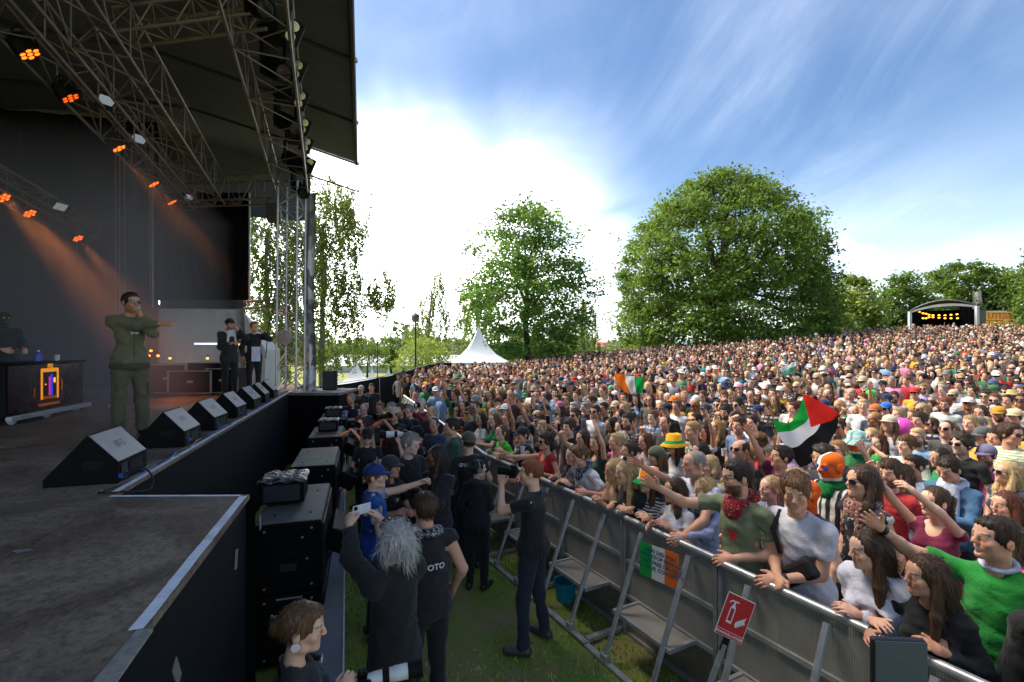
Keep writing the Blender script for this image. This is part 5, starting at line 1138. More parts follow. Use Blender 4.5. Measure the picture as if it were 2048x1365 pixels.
# ---- hair (head local) ---------------------------------------------------------------------------------
_hair = {}
def hair_mesh(style, seed=0, h=.009):
    key = (style, seed, h); hat = style.endswith('H'); style = style.rstrip('H')
    if key in _hair: return _hair[key]
    rng = np.random.default_rng(seed+100); f = Field((-.2, -.2, -.48), (.2, .24, .24), h)
    cap = {'buzz': 1.02, 'short': 1.10, 'crop': 1.07, 'curly': 1.22, 'mop': 1.16, 'long': 1.10, 'wavy': 1.14, 'bob': 1.13, 'bun': 1.07, 'pony': 1.07, 'clip': 1.09, 'wild': 1.16, 'balding': 1.05, 'fade': 1.08, 'afro': 1.4}.get(style, 1.1)
    zc = .03; f.ell((0, .020, zc+.006), (.074*cap+.003, .094*cap+.003, .088*cap), 0)
    if style in ('mop', 'fade', 'short', 'crop', 'clip', 'bun'): f.ell((0, -.035, .085), (.055, .052, .030), .03)
    fr = {'mop': .045, 'curly': .06, 'wild': .085}.get(style, .06)
    low = {'buzz': -.05, 'short': -.055, 'crop': -.05, 'fade': -.02, 'curly': -.05, 'mop': -.04, 'balding': -.05}.get(style)
    f.ell((0, -.112, -.035), (.074, .088, fr+.045), .015, True)
    f.ell((0, -.060, -.080), (.088, .085, .075), .012, True)
    if low is not None: f.ell((0, .02, low-.10), (.14, .16, .085), .01, True)
    if style == 'balding': f.ell((0, -.03, .12), (.060, .10, .062), .02, True)
    if style in ('long', 'wavy', 'bob'):
        L_ = {'long': -.36, 'wavy': -.29, 'bob': -.12}[style]
        for s_ in (-1, 1):
            f.cone((s_*.070, .02, .02), (s_*.088, -.005 if style != 'bob' else .0, L_*.55), .030, .034, .025); f.cone((s_*.088, -.005, L_*.55), (s_*.085, -.03 if style != 'bob' else -.005, L_), .034, .018, .02)
            f.cone((s_*.045, .085, -.02), (s_*.06, .10, L_), .045, .03, .03)
        f.cone((0, .095, 0), (0, .11, L_*.95), .05, .035, .03)
    if style == 'wild':
        for k in range(26):
            a = rng.uniform(0, 6.28); p = np.array([math.cos(a)*.075, .03+abs(math.sin(a))*.075, rng.uniform(-.07, .07)]); q = p+np.array([math.cos(a)*.05, .05*abs(math.sin(a)), rng.uniform(-.07, .02)]); f.cone(p, q, .025, .006, .015)
    if style == 'pony': f.cone((0, .105, .05), (0, .15, .01), .022, .03, .015); f.cone((0, .15, .01), (.01, .145, -.22), .03, .012, .015)
    if style in ('bun', 'clip'): f.ell((0, .118, .045 if style == 'bun' else .02), (.042, .036, .042), .012)
    if style in ('curly', 'afro'): f.ripple(.010, 95, seed)
    elif style in ('buzz',): pass
    else:
        sl, X, Y, Z = f.block(f.lo, f.lo+f.n*h); a = np.arctan2(X, Y-.02+1e-6); r = np.sqrt(X*X+(Y-.02)**2)
        f.v += (.0028*np.sin(a*22+Z*18+seed)+.0022*np.sin(a*41-Z*30+1)+.004*np.sin(Z*22+a*3+seed)*(1 if style in ('wavy', 'wild', 'mop') else .3)).astype(np.float32)
    if hat: f.cut((0, 0, .035), (0, -.1, 1)); f.ell((0, .02, .03), (.085, .104, .2), .0) if False else None
    V, Q = f.mesh(); N = vnormals(V, Q)
    n = {'buzz': 0, 'balding': 60, 'fade': 380, 'crop': 350, 'curly': 700, 'afro': 400, 'wild': 1100}.get(style, 750); parts = [(V, Q)]
    if hat: n = n//3
    if n:                                         # loose locks that break the outline
        i = rng.choice(np.nonzero((V[:, 2] < (.01 if hat else 9)) & ((V[:, 1] > .0) | (V[:, 2] > .085)))[0], n); p = V[i]; nn = N[i]; curly = style in ('curly', 'afro')
        flow = np.stack([p[:, 0]*1.5, np.full(n, .35), np.where(p[:, 2] > .07, -.1, -1.0)], -1)+rng.normal(0, .35, (n, 3))
        if style in ('short', 'fade', 'crop', 'mop'): top = p[:, 2] > .06; flow[top] = np.stack([rng.normal(0, .5, top.sum()), -.8+rng.normal(0, .5, top.sum()), rng.normal(.15, .2, top.sum())], -1)
        flow -= nn*(flow*nn).sum(1)[:, None]; flow /= np.linalg.norm(flow, axis=1)[:, None]+1e-9
        L_ = rng.uniform(.5, 1.2, n)*({'curly': .028, 'afro': .03, 'wild': .085, 'long': .09, 'wavy': .08, 'crop': .018, 'fade': .025, 'balding': .02}.get(style, .04)); w = rng.uniform(.0010, .0030, n)
        side = np.cross(flow, nn); lift = {'wild': .5, 'curly': .7, 'afro': .8}.get(style, .22); k0 = p+nn*.001; k1 = p+flow*(L_*.5)[:, None]+nn*(L_*lift*.6)[:, None]; k2 = p+flow*L_[:, None]+nn*(L_*lift*.5)[:, None]-np.array([0, 0, 1])*(L_*.25)[:, None]
        W_ = side*w[:, None]; VV = np.stack([k0-W_, k0+W_, k1+W_*.8, k1-W_*.8, k2+W_*.15, k2-W_*.15], 1).reshape(-1, 3); b = np.arange(n)[:, None]*6
        parts.append((VV, np.concatenate([b+np.array([0, 1, 2, 3]), b+np.array([3, 2, 4, 5])])))
    V, Q = join(parts); _hair[key] = mesh_np('hair', V, Q); return _hair[key]

# ---- headwear, eyewear (head local) ----------------------------------------------------------------------
_wear = {}
def wear_mesh(kind):
    if kind in _wear: return _wear[kind]
    if kind == 'cap':
        f = Field((-.16, -.24, -.03), (.16, .16, .18), .008); f.ell((0, .018, .045), (.092, .112, .095), 0); f.cut((0, 0, .030), (0, -.12, -1)); f.ell((0, .018, .035), (.082, .102, .086), .004, True)
        V, Q = f.mesh(); n = 12; a = np.linspace(-1.25, 1.25, n); parts = [(V, Q)]
        o1 = np.stack([.082*np.sin(a), .018-.100*np.cos(a), .048+0*a], -1); o2 = np.stack([.088*np.sin(a), .018-.115*np.cos(a)-.075*np.clip(np.cos(a*1.15), 0, 1)**.6, .050-.018*np.cos(a)-.01*np.sin(a)**2], -1)
        VV = np.concatenate([o1, o2, o1-[0, 0, .006], o2-[0, 0, .006]]); q = np.arange(n-1)
        parts.append((VV, np.concatenate([np.stack([q, q+1, q+1+n, q+n], -1), np.stack([q+2*n, q+3*n, q+1+3*n, q+1+2*n], -1), np.stack([q+n, q+1+n, q+1+3*n, q+3*n], -1)]))); V, Q = join(parts); me = mesh_np('cap', V, Q)
    elif kind == 'bucket':
        n = 28; a = np.linspace(0, 2*np.pi, n, endpoint=False); prof = [(.0, .150), (.055, .148), (.080, .135), (.092, .05), (.098, .045), (.150, -.005), (.150, -.010), (.096, .035)]
        V = np.concatenate([np.stack([r*np.cos(a)*1.02, .008+r*1.26*np.sin(a), z+.006+.004*np.sin(a*3+r*40)], -1) for r, z in prof]); q = np.arange(n); F = np.concatenate([np.stack([i*n+q, i*n+(q+1) % n, (i+1)*n+(q+1) % n, (i+1)*n+q], -1) for i in range(len(prof)-1)]); me = mesh_np('bucket_hat', V, F)
    elif kind == 'brimhat':
        n = 28; a = np.linspace(0, 2*np.pi, n, endpoint=False); prof = [(.0, .160), (.06, .158), (.082, .14), (.090, .06), (.175, .05), (.175, .045), (.088, .05)]
        V = np.concatenate([np.stack([r*np.cos(a)*.95, .018+r*1.1*np.sin(a), z+.01*np.cos(2*a)*(r > .12)], -1) for r, z in prof]); q = np.arange(n); F = np.concatenate([np.stack([i*n+q, i*n+(q+1) % n, (i+1)*n+(q+1) % n, (i+1)*n+q], -1) for i in range(len(prof)-1)]); me = mesh_np('brim_hat', V, F)
    elif kind == 'beanie':
        f = Field((-.14, -.14, -.05), (.14, .18, .2), .008); f.ell((0, .02, .04), (.088, .108, .108), 0); f.cut((0, 0, .035), (0, .35, -1)); f.ripple(.0015, 160); V, Q = f.mesh(); me = mesh_np('beanie', V, Q)
    elif kind == 'balaclava':
        f = head_field(.006); f.v -= .010
        for s_ in (-1, 1): f.ell((s_*.032, -.10, .006), (.021, .04, .013), .003, True)
        f.ell((0, -.105, -.060), (.021, .028, .010), .003, True); f.ripple(.0012, 60, 3); f.cut((0, 0, -.20), (0, 0, -1)); V, Q = f.mesh(); me = mesh_np('balaclava', V, Q)
    elif kind == 'headphones':
        mb = MB(); mb.tube([(.088*math.sin(t), .012, .03+.095*math.cos(t)) for t in np.linspace(-1.75, 1.75, 16)], .010, 6)
        for s_ in (-1, 1): mb.lathe([(.0, -.02), (.035, -.02), (.038, .0), (.03, .016), (0, .018)], 14, Matrix.Translation((s_*.092, .012, -.002)) @ Matrix.Rotation(R(90), 4, 'Y'))
        me = mb.mesh('headphones', True)
    elif kind in ('sunglasses', 'glasses', 'sunglasses_up'):
        mb = MB(); up = kind == 'sunglasses_up'; T = Matrix.Identity(4)
        if up: T = Matrix.Translation((0, .058, .078)) @ Matrix.Rotation(R(-48), 4, 'X')
        for s_ in (-1, 1):
            c = Vector((s_*.034, -.106, .003)); n = 14
            ring = [(.027*math.copysign(abs(math.cos(t))**.75, math.cos(t)), .0195*math.copysign(abs(math.sin(t))**.75, math.sin(t))) for t in np.linspace(0, 2*math.pi, n, endpoint=False)]
            if kind == 'glasses': mb.tube([T @ (c+Vector((x, abs(x+s_*.01)*.15, z))) for x, z in ring+ring[:1]], .0017, 5, False)
            else:
                V = [T @ (c+Vector((x, (x*s_+.02)*.25, z))) for x, z in ring]+[T @ (c+Vector((x, (x*s_+.02)*.25+.005, z))) for x, z in ring]; mb.add(V, [tuple(range(n)), tuple(range(n, 2*n))[::-1]]+[(i, (i+1) % n, n+(i+1) % n, n+i) for i in range(n)])
            mb.tube([T @ Vector((s_*.060, -.098, .010)), T @ Vector((s_*.079, -.05, .010)), T @ Vector((s_*.082, .012, .006))], .0026 if kind != 'glasses' else .0018, 5)
        mb.tube([T @ Vector((-.012, -.106, .009)), T @ Vector((.012, -.106, .009))], .0028 if kind != 'glasses' else .0018, 5); me = mb.mesh(kind, True)
    elif kind == 'claw':
        mb = MB(); mb.box((-.012, .150, -.035), (.012, .162, .065), None, .004); mb.box((-.012, .10, .045), (.012, .150, .06), None, .003); mb.box((-.012, .10, -.033), (.012, .150, -.018), None, .003); me = mb.mesh('hair_claw')
    elif kind == 'band':
        f = Field((-.14, -.14, -.05), (.14, .14, .18), .005); f.ell((0, .02, .036), (.083, .10, .098), 0); f.ell((0, .02, .036), (.077, .15, .092), 0, True); f.cut((0, -.02, 0), (0, -1, 0)); f.cut((0, .012, 0), (0, 1, 0)); f.cut((0, 0, .0), (0, 0, -1)); V, Q = f.mesh(); me = mesh_np('hair_band', V, Q)
    _wear[kind] = me; return me

# ---- pose ------------------------------------------------------------------------------------------------
def rot(ax, deg):
    a = R(deg); c, s = math.cos(a), math.sin(a)
    return np.array({'x': [[1, 0, 0], [0, c, -s], [0, s, c]], 'y': [[c, 0, s], [0, 1, 0], [-s, 0, c]], 'z': [[c, -s, 0], [s, c, 0], [0, 0, 1]]}[ax])
class Pose: pass
def make_pose(lean=0, side=0, twist=0, hyaw=0, hpitch=0, hroll=0, L=None, Rr=None, poleL=None, poleR=None, hand=('relaxed', 'relaxed'), fem=0, feet=((.10, .02), (-.10, .0)), palm=(None, None), heavy=0, hips=0):
    P = Pose(); piv = np.array([hips, .0, .94]); T = rot('z', twist) @ rot('y', side) @ rot('x', lean); P.T = T; P.fem = fem; P.heavy = heavy
    tr = lambda p: piv+T @ (np.array(p, float)-np.array([0, 0, .94])); P.tr = tr
    sw = .172-.024*fem+.012*heavy; P.sh = [tr((sw, .015, 1.395)), tr((-sw, .015, 1.395))]; P.neck = tr((0, .022, 1.47)); P.hips = [piv+np.array([.085, 0, -.03]), piv+np.array([-.085, 0, -.03])]
    P.HR = rot('z', twist*.6+hyaw) @ rot('x', hpitch+lean*.30) @ rot('y', hroll); P.head = P.neck+(T @ np.array([0, -.022, .075]))+P.HR @ np.array([0, -.02, .085])
    P.elb = []; P.wri = []; P.hand = hand; P.HM = []; L1, L2 = .275, .245
    dflt = [np.array([.235, .0, .90]), np.array([-.235, .0, .90])]
    for i, (t, pole) in enumerate(((L, poleL), (Rr, poleR))):
        S_ = P.sh[i]; sg = 1 if i == 0 else -1; t = dflt[i]+(T @ np.array([0, 0, 0])) if t is None else np.array(t, float); d = t-S_; D = np.linalg.norm(d); D2 = min(D, L1+L2-.004); u = d/D; t = S_+u*D2
        pole = np.array([sg*.5, .55, -.6]) if pole is None else np.array(pole, float); w = pole-u*(pole@u); w /= np.linalg.norm(w)+1e-9
        a = (L1*L1-L2*L2+D2*D2)/(2*D2); hh = math.sqrt(max(0, L1*L1-a*a)); e = S_+u*a+w*hh; P.elb.append(e); P.wri.append(t)
        x = (t-e)/np.linalg.norm(t-e); pn = palm[i] if palm[i] is not None else np.array([-sg*.8, -.2, -.5]); pn = np.array(pn, float); z = -(pn-x*(pn@x)); z /= np.linalg.norm(z)+1e-9; y = np.cross(z, x); P.HM.append((np.stack([x, y, z], 1), t))
    P.feet = feet; P.knee = []; P.ank = []
    for i in range(2):
        a = np.array([feet[i][0], feet[i][1], .085]); P.ank.append(a); hp = P.hips[i]; m = (hp+a)/2; P.knee.append(m+np.array([(.01 if i == 0 else -.01), -.03-(feet[i][2] if len(feet[i]) > 2 else 0), .02]))
    return P
def torso_prims(f, P, g, upto=1.6):
    T = P.T; tr = P.tr; w = 1-.10*P.fem+.16*P.heavy; d = 1+.22*P.heavy
    f.ell(tr((0, .0, 1.285)), np.array([.145*w, .100*d, .17])+g, .05, Rm=T); f.ell(tr((0, -.005, 1.10)), np.array([.132*w+.03*P.heavy, .098*d+.03*P.heavy, .17])+g, .06, Rm=T); f.ell(tr((0, .005, .95)), np.array([.158*(1+.03*P.fem), .112*d, .12])+g, .06, Rm=T)
    for s_ in P.sh: f.cone(P.neck-np.array([0, 0, .035]), s_, .044+g, .046+g, .035)
    if P.fem:
        for s_ in (-1, 1): f.ell(tr((s_*.068, -.088, 1.275)), .050+g, .035)
def bounds(P, legs):
    pts = np.array([P.head+[0, 0, .1], P.head-[0, 0, .1]]+P.sh+P.elb+P.wri+P.hips+([a for a in P.ank] if legs else []))
    lo = pts.min(0)-.24; hi = pts.max(0)+.24; lo[2] = max(lo[2], 0.0 if legs else .72); return lo, hi
def body_mesh(P, head, h=.016, hh=.0075, hm=.0058, legs=False, name='person', fat=1.0):
    lo, hi = bounds(P, legs); hi = hi.copy(); f = Field(lo, hi, h); torso_prims(f, P, -.004)
    f.cone(P.neck-np.array([0, 0, .05]), P.head+P.HR @ np.array([0, .02, -.10]), .060-.008*P.fem, .050-.006*P.fem, .02)
    k = (1-.14*P.fem+.15*P.heavy)*fat
    for i in range(2):
        f.cone(P.sh[i], P.elb[i], .047*k, .040*k, .03); f.ell(P.elb[i]+(P.wri[i]-P.elb[i])*.22, .043*k, .02); f.cone(P.elb[i], P.wri[i], .040*k, .0275*k+.001, .015)
    if legs:
        for i in range(2): f.cone(P.hips[i], P.knee[i], .085, .055, .04); f.cone(P.knee[i], P.ank[i], .052, .036, .02)
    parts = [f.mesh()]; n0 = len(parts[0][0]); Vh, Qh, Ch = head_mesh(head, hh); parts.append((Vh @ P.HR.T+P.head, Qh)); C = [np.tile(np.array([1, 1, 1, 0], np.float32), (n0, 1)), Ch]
    for i in range(2):
        V, Q = hand_mesh(P.hand[i], hm); V = V.copy(); M, t = P.HM[i]
        if i == 0: V[:, 1] *= -1; Q = Q[:, ::-1]
        V = V @ M.T+t+M[:, 0]*.012; parts.append((V, Q)); cc = np.tile(np.array([1, .93, .92, 0], np.float32), (len(V), 1)); C.append(cc)
    V, Q = join(parts); me = mesh_np(name, V, Q); color_attr(me, 'tint', np.concatenate(C)); return me
def top_mesh(P, kind='tee', h=.016, seed=0, fat=1.0, loose=0.0, name='shirt'):
    lo, hi = bounds(P, False); lo = lo.copy(); lo[2] = .70; f = Field(lo, hi, h); g = .014+loose; k = (1-.12*P.fem+.15*P.heavy)*fat; torso_prims(f, P, g); tr = P.tr
    hem = {'tee': .86, 'long': .86, 'tank': .88, 'hood': .84, 'coat': .78, 'crop': .98}.get(kind, .86); f.cone(tr((0, .0, 1.0)), tr((0, .0, hem)), .0, .0, .0)
    f.ell(tr((0, 0, hem+.05)), np.array([.182+loose, .140+loose, .17]), .06, Rm=P.T)
    sl = {'tee': .62, 'long': 2, 'hood': 2, 'coat': 2, 'tank': 0, 'crop': .3, 'sleeveless': .12}.get(kind, .62)
    for i in range(2):
        S_, E, W_ = P.sh[i], P.elb[i], P.wri[i]
        if sl <= 0: continue
        if sl < 1:
            e = S_+(E-S_)*sl; f.cone(S_, e+(E-S_)*.08, .060*k+loose, .057*k+loose*1.3, .02); u = (E-S_)/np.linalg.norm(E-S_); f.cut_near(e, u, .10)
        else:
            f.cone(S_, E, .058*k+loose, .053*k+loose, .03); f.cone(E, W_, .056*k+loose, .040*k+loose*.7, .02); u = (W_-E)/np.linalg.norm(W_-E); f.cut_near(W_-u*.02, u, .075)
    f.ripple(.0055+.25*loose*.1, 34, seed, (1, 1, .7)); f.ripple(.0042, 85, seed+1, (.5, .5, 1))
    nb = P.neck; nd = P.T @ np.array([0, -.3, 1.0]); nd /= np.linalg.norm(nd)
    if kind == 'hood': f.ell(nb+P.T @ np.array([0, .05, .0]), (.10, .085, .05), .02)
    f.cone(nb+P.T @ np.array([0, -.02, .01]), nb+P.T @ np.array([0, -.06, .20]), .058 if kind not in ('tank', 'crop') else .085, .07, .008, True)
    if kind in ('tank', 'crop'): f.ell(tr((0, -.10, 1.47)), (.085, .09, .11), .01, True)
    f.cut(tr((0, 0, hem)), -(P.T @ np.array([0, 0, 1.0]))); V, Q = f.mesh(); return mesh_np(name, V, Q)
def trouser_mesh(P, h=.02, seed=0, short=False, wide=0.0):
    lo = np.array([-.4, -.45, 0]); hi = np.array([.4, .45, 1.12]); f = Field(lo, hi, h); c = (P.hips[0]+P.hips[1])/2
    f.ell(c+[0, 0, .06], (.172, .128, .14), 0)
    for i in range(2):
        f.cone(P.hips[i], P.knee[i], .098+wide, .066+wide, .03)
        if not short: f.cone(P.knee[i], P.ank[i], .066+wide, .054+wide*1.2, .02)
    f.ripple(.005, 36, seed, (1, 1, .8))
    if not short: f.cut((0, 0, .055), (0, 0, -1))
    V, Q = f.mesh(); return mesh_np('trousers', V, Q)
def shoe_mesh(P):
    f = Field((-.45, -.5, -.02), (.45, .5, .2), .014)
    for i in range(2):
        a = P.ank[i]; s_ = 1 if a[0] > 0 else -1; t = a+np.array([s_*.05, -.15, -.045]); f.cone(a+[0, .04, -.04], t, .043, .036, .01); f.cone(a, a+[0, 0, -.03], .044, .044, .02)
    f.cut((0, 0, .002), (0, 0, -1)); V, Q = f.mesh(); return mesh_np('shoes', V, Q)

# ---- materials driven by each object's own colour ------------------------------------------------------------
def people_materials():
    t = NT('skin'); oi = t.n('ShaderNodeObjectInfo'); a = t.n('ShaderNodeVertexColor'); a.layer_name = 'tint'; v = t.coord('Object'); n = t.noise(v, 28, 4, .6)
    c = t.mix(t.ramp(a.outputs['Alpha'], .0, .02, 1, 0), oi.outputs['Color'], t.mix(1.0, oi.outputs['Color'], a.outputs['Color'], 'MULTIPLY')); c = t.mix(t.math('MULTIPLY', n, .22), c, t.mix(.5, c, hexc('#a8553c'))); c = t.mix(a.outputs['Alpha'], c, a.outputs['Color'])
    t.bsdf(c, .5, 0, .35, **{'Subsurface Weight': .0}); t.bump(t.noise(v, 140, 3, .6), .06, .003)
    t = NT('hair'); oi = t.n('ShaderNodeObjectInfo'); v = t.coord('Object', (70, 70, 9)); n = t.noise(v, 1.0, 4, .7); v2 = t.coord('Object'); n2 = t.noise(v2, 9, 3)
    c = t.mix(t.ramp(n, .3, .7), t.mix(.55, oi.outputs['Color'], (0, 0, 0, 1)), t.mix(.07, oi.outputs['Color'], hexc('#c9a06a'))); c = t.mix(t.math('MULTIPLY', n2, .3), c, oi.outputs['Color']); t.bsdf(c, .55, 0, .28); t.bump(n, .6, .004)
    def cloth(name, build):
        t = NT(name); oi = t.n('ShaderNodeObjectInfo'); v = t.coord('Object'); base = build(t, oi.outputs['Color'], v); n = t.noise(v, 14, 5, .6, .8); f = t.noise(v, 240, 2, .5)
        c = t.mix(t.ramp(n, .3, .75, 0, .28), base, t.mix(.6, base, (0, 0, 0, 1))); t.bsdf(c, .88, 0, .2); t.b.inputs['Sheen Weight'].default_value = .12; t.bump(t.math('ADD', n, t.math('MULTIPLY', f, .15)), .55, .02)
    cloth('cloth', lambda t, c, v: c)
    def wave(t, v, ax, s, duty):
        q = t.n('ShaderNodeSeparateXYZ'); t.l(v, q.inputs[0]); return t.ramp(t.math('SINE', t.math('MULTIPLY', q.outputs[ax], s)), duty-.15, duty+.15)
    cloth('cloth_stripe', lambda t, c, v: t.mix(wave(t, v, 2, 210, .0), c, hexc('#d8d6d0')))
    cloth('cloth_stripe_dark', lambda t, c, v: t.mix(wave(t, v, 2, 210, .1), c, hexc('#1a1c22')))
    cloth('cloth_vstripe', lambda t, c, v: t.mix(wave(t, v, 0, 90, .0), c, hexc('#d8d6d0')))
    cloth('cloth_plaid', lambda t, c, v: t.mix(wave(t, v, 0, 80, .5), t.mix(wave(t, v, 2, 80, .5), c, hexc('#c7c4bc')), t.mix(.5, c, hexc('#1a1c24'))))
    def kef(ink):
        def b(t, c, v):
            k = t.math('MULTIPLY', wave(t, v, 0, 150, .0), wave(t, v, 2, 150, .0)); vo = t.n('ShaderNodeTexVoronoi'); vo.inputs['Scale'].default_value = 55; t.l(v, vo.inputs[0]); m = t.ramp(vo.outputs['Distance'], .30, .42); return t.mix(t.math('MAXIMUM', k, t.math('MULTIPLY', m, .8)), c, hexc(ink))
        return b
    cloth('cloth_keffiyeh', kef('#23242a')); cloth('cloth_keffiyeh_red', kef('#6b241c'))
    cloth('cloth_print', lambda t, c, v: t.mix(t.ramp(t.noise(v, 18, 3, .6), .56, .6), c, hexc('#c9c2b4')))
    cloth('cloth_floral', lambda t, c, v: t.mix(t.ramp(t.noise(v, 26, 2, .5), .60, .64), c, hexc('#e0d2c0')))
    cloth('cloth_bandana', lambda t, c, v: t.mix(t.ramp(t.noise(v, 75, 2, .5), .60, .66, 0, .7), c, hexc('#c9b0a0')))
    def denim(t, c, v): return t.mix(t.noise(v, 60, 4, .7), t.mix(.35, c, (0, 0, 0, 1)), c)
    cloth('denim', denim)
    def irish(t, c, v):
        q = t.n('ShaderNodeSeparateXYZ'); t.l(v, q.inputs[0]); m = t.mix(t.ramp(q.outputs[0], -.001, .001), hexc('#e2e2e0'), hexc('#f26a18')); m = t.mix(t.ramp(q.outputs[2], -.085, -.088), m, hexc('#e2e2e0')); return t.mix(t.ramp(q.outputs[2], -.115, -.118), m, hexc('#12803a'))
    cloth('irish_mask', irish)
    def irhat(t, c, v):
        q = t.n('ShaderNodeSeparateXYZ'); t.l(v, q.inputs[0]); m = t.mix(t.ramp(q.outputs[0], -.03, -.028), hexc('#15a04a'), hexc('#e6e6e2')); m = t.mix(t.ramp(q.outputs[0], .0, .002), m, hexc('#f08a1c')); return t.mix(t.ramp(q.outputs[2], .040, .037), m, hexc('#14a050'))
    cloth('irish_hat', irhat)
    def yelhat(t, c, v):
        q = t.n('ShaderNodeSeparateXYZ'); t.l(v, q.inputs[0]); return t.mix(t.ramp(q.outputs[2], .072, .070), hexc('#e5a81e'), t.mix(t.ramp(q.outputs[2], .036, .034), hexc('#14944a'), hexc('#e5a81e')))
    cloth('yellow_hat', yelhat)
    t = NT('dark_lens'); t.bsdf((.012, .012, .014, 1), .12, 0, .6)
    t = NT('blue_lens'); t.bsdf((.02, .10, .45, 1), .1, .4, .6)
    t = NT('plain'); oi = t.n('ShaderNodeObjectInfo'); n = t.noise(t.coord('Object'), 20, 4); t.bsdf(t.mix(t.math('MULTIPLY', n, .25), oi.outputs['Color'], (0, 0, 0, 1)), .5)
people_materials()
SKINS = [hexc(c) for c in ('#d9a98c', '#e0b498', '#d2a083', '#c8967a', '#deb29a', '#d6a48a', '#b98765', '#8a5d43', '#5c3b2a')]
HAIRS = {'brown': '#3d2718', 'dark': '#1c130e', 'black': '#0c0a0a', 'blond': '#a8824e', 'fair': '#c4a676', 'grey': '#8f8b86', 'white': '#cfcbc4', 'ginger': '#8a4722', 'lightbrown': '#6b4a2d', 'auburn': '#5a2c1a'}
HAIRS = {k: hexc(v) for k, v in HAIRS.items()}
HEAD_LM = lambda P: Matrix([list(P.HR[r])+[P.head[r]] for r in range(3)]+[[0, 0, 0, 1]])
def nearest_pt(px, py_top, ztop):
    """head position from its row in the photo and its height above the ground it stands on"""
    y = 6.0
    for _ in range(60):
        x = (px-1024)/FPX*y; z = gz(x, y)+ztop; y2 = (CAMH-z)*FPX/(py_top-HOR) if py_top > HOR+3 else y
        y = .5*y+.5*max(1.2, min(60, y2))
    return x, y
LOOK = Vector((-4.6, 3.6))
def place(o, P, s, px, py, face, hz, depth=None):
    """stand o so that its head crown shows at the photo position (px, py)"""
    if depth is None: hx, hy = nearest_pt(px, py, hz)
    else: hx, hy = (px-1024)/FPX*depth, depth
    for _ in range(3):
        if isinstance(face, (int, float)): th = face
        else: th = math.atan2(face[0]-hx, -(face[1]-hy))
        c, s_ = math.cos(th), math.sin(th); ox, oy = P.head[0]*s, P.head[1]*s; lx, ly = hx-(c*ox-s_*oy), hy-(s_*ox+c*oy)
    return lx, ly, th
def dress(o, P, spec, meshes):
    """hang hair, clothes and accessories on the body o"""
    hm = HEAD_LM(P); M = MATS; up = lambda c, a: tuple(a+(1-a)*x for x in c[:3])+(1,)      # no dye is perfectly black
    if meshes.get('top') is not None: link(spec.get('topname', 'shirt'), meshes['top'], o, M[spec.get('topmat', 'cloth')], color=up(spec['top'], .018))
    if meshes.get('bottom') is not None: link('trousers', meshes['bottom'], o, M[spec.get('botmat', 'denim')], color=up(spec.get('bot', hexc('#20242e')), .015))
    if meshes.get('shoes') is not None: link('shoes', meshes['shoes'], o, M['plain'], color=spec.get('shoe', hexc('#2a2724')))
    if spec.get('hair'): link('hair', hair_mesh(spec['hair'], spec.get('hseed', 0), spec.get('hres', .009)), o, M['hair'], matrix=hm, color=up(spec['hcol'], .008))
    for w in spec.get('wear', ()):
        k, m, c = w[:3]; nm = {'cap': 'cap', 'bucket': 'bucket_hat', 'brimhat': 'brim_hat', 'sunglasses': 'sunglasses', 'sunglasses_up': 'sunglasses', 'glasses': 'glasses', 'balaclava': 'balaclava', 'beanie': 'beanie', 'claw': 'hair_claw', 'band': 'hair_band'}.get(k, k)
        mm = hm @ Matrix.Rotation(R(180), 4, 'Z') if len(w) > 3 and w[3] == 'back' else hm
        if k in ('cap',) and len(w) > 3: mm = hm @ Matrix.Translation((0, .03, 0)) @ Matrix.Rotation(R(180), 4, 'Z')
        link(nm, wear_mesh(k), o, M[m], matrix=mm, color=c)
# ------------------------------------------------------------------ people in the photo
PEOPLE = []          # (x, y, radius) already taken
LANDMARKS = []
def bar_near(x, y):
    best = None
    for a, b in zip(BPTS[:-1], BPTS[1:]):
        d = b-a; t = max(0, min(1, ((x-a.x)*d.x+(y-a.y)*d.y)/(d.x**2+d.y**2))); q = a+d*t; e = (q.x-x)**2+(q.y-y)**2
        if best is None or e < best[0]: best = (e, q, d.normalized())
    return best[1], best[2]
def behind(x, y):
    """signed distance behind the barrier (crowd side positive)"""
    q, d = bar_near(x, y); n = Vector((d.y, -d.x)); return (x-q.x)*n.x+(y-q.y)*n.y
def pt(*a): return np.array(a, float)
_scarf = {}
def scarf_mesh(P, tails=True, h=.014):
    c = P.neck; f = Field(c-.32, c+.25, h); T = P.T
    for k in range(12):
        a = k/12*2*math.pi; b = (k+1)/12*2*math.pi
        p = c+T @ pt(.085*math.sin(a), .085*math.cos(a)-.005, .004+.022*math.cos(a)); q = c+T @ pt(.085*math.sin(b), .085*math.cos(b)-.005, .004+.022*math.cos(b)); f.cone(p, q, .031, .031, .012)
    f.ell(c+T @ pt(0, -.11, -.05), (.085, .035, .075), .03)
    if tails: f.cone(c+T @ pt(.06, -.09, -.02), c+T @ pt(.08, -.125, -.27), .04, .028, .02); f.cone(c+T @ pt(-.05, -.09, -.02), c+T @ pt(-.07, -.125, -.25), .035, .025, .02)
    f.ripple(.005, 60, 4); f.ripple(.003, 120, 5); V, Q = f.mesh(); return mesh_np('scarf', V, Q)
def curved_text(s, size, k=2.4):
    me = text_mesh(s, size, .0015, .0012).copy()
    for v in me.vertices: v.co.z -= k*v.co.x**2
    return me
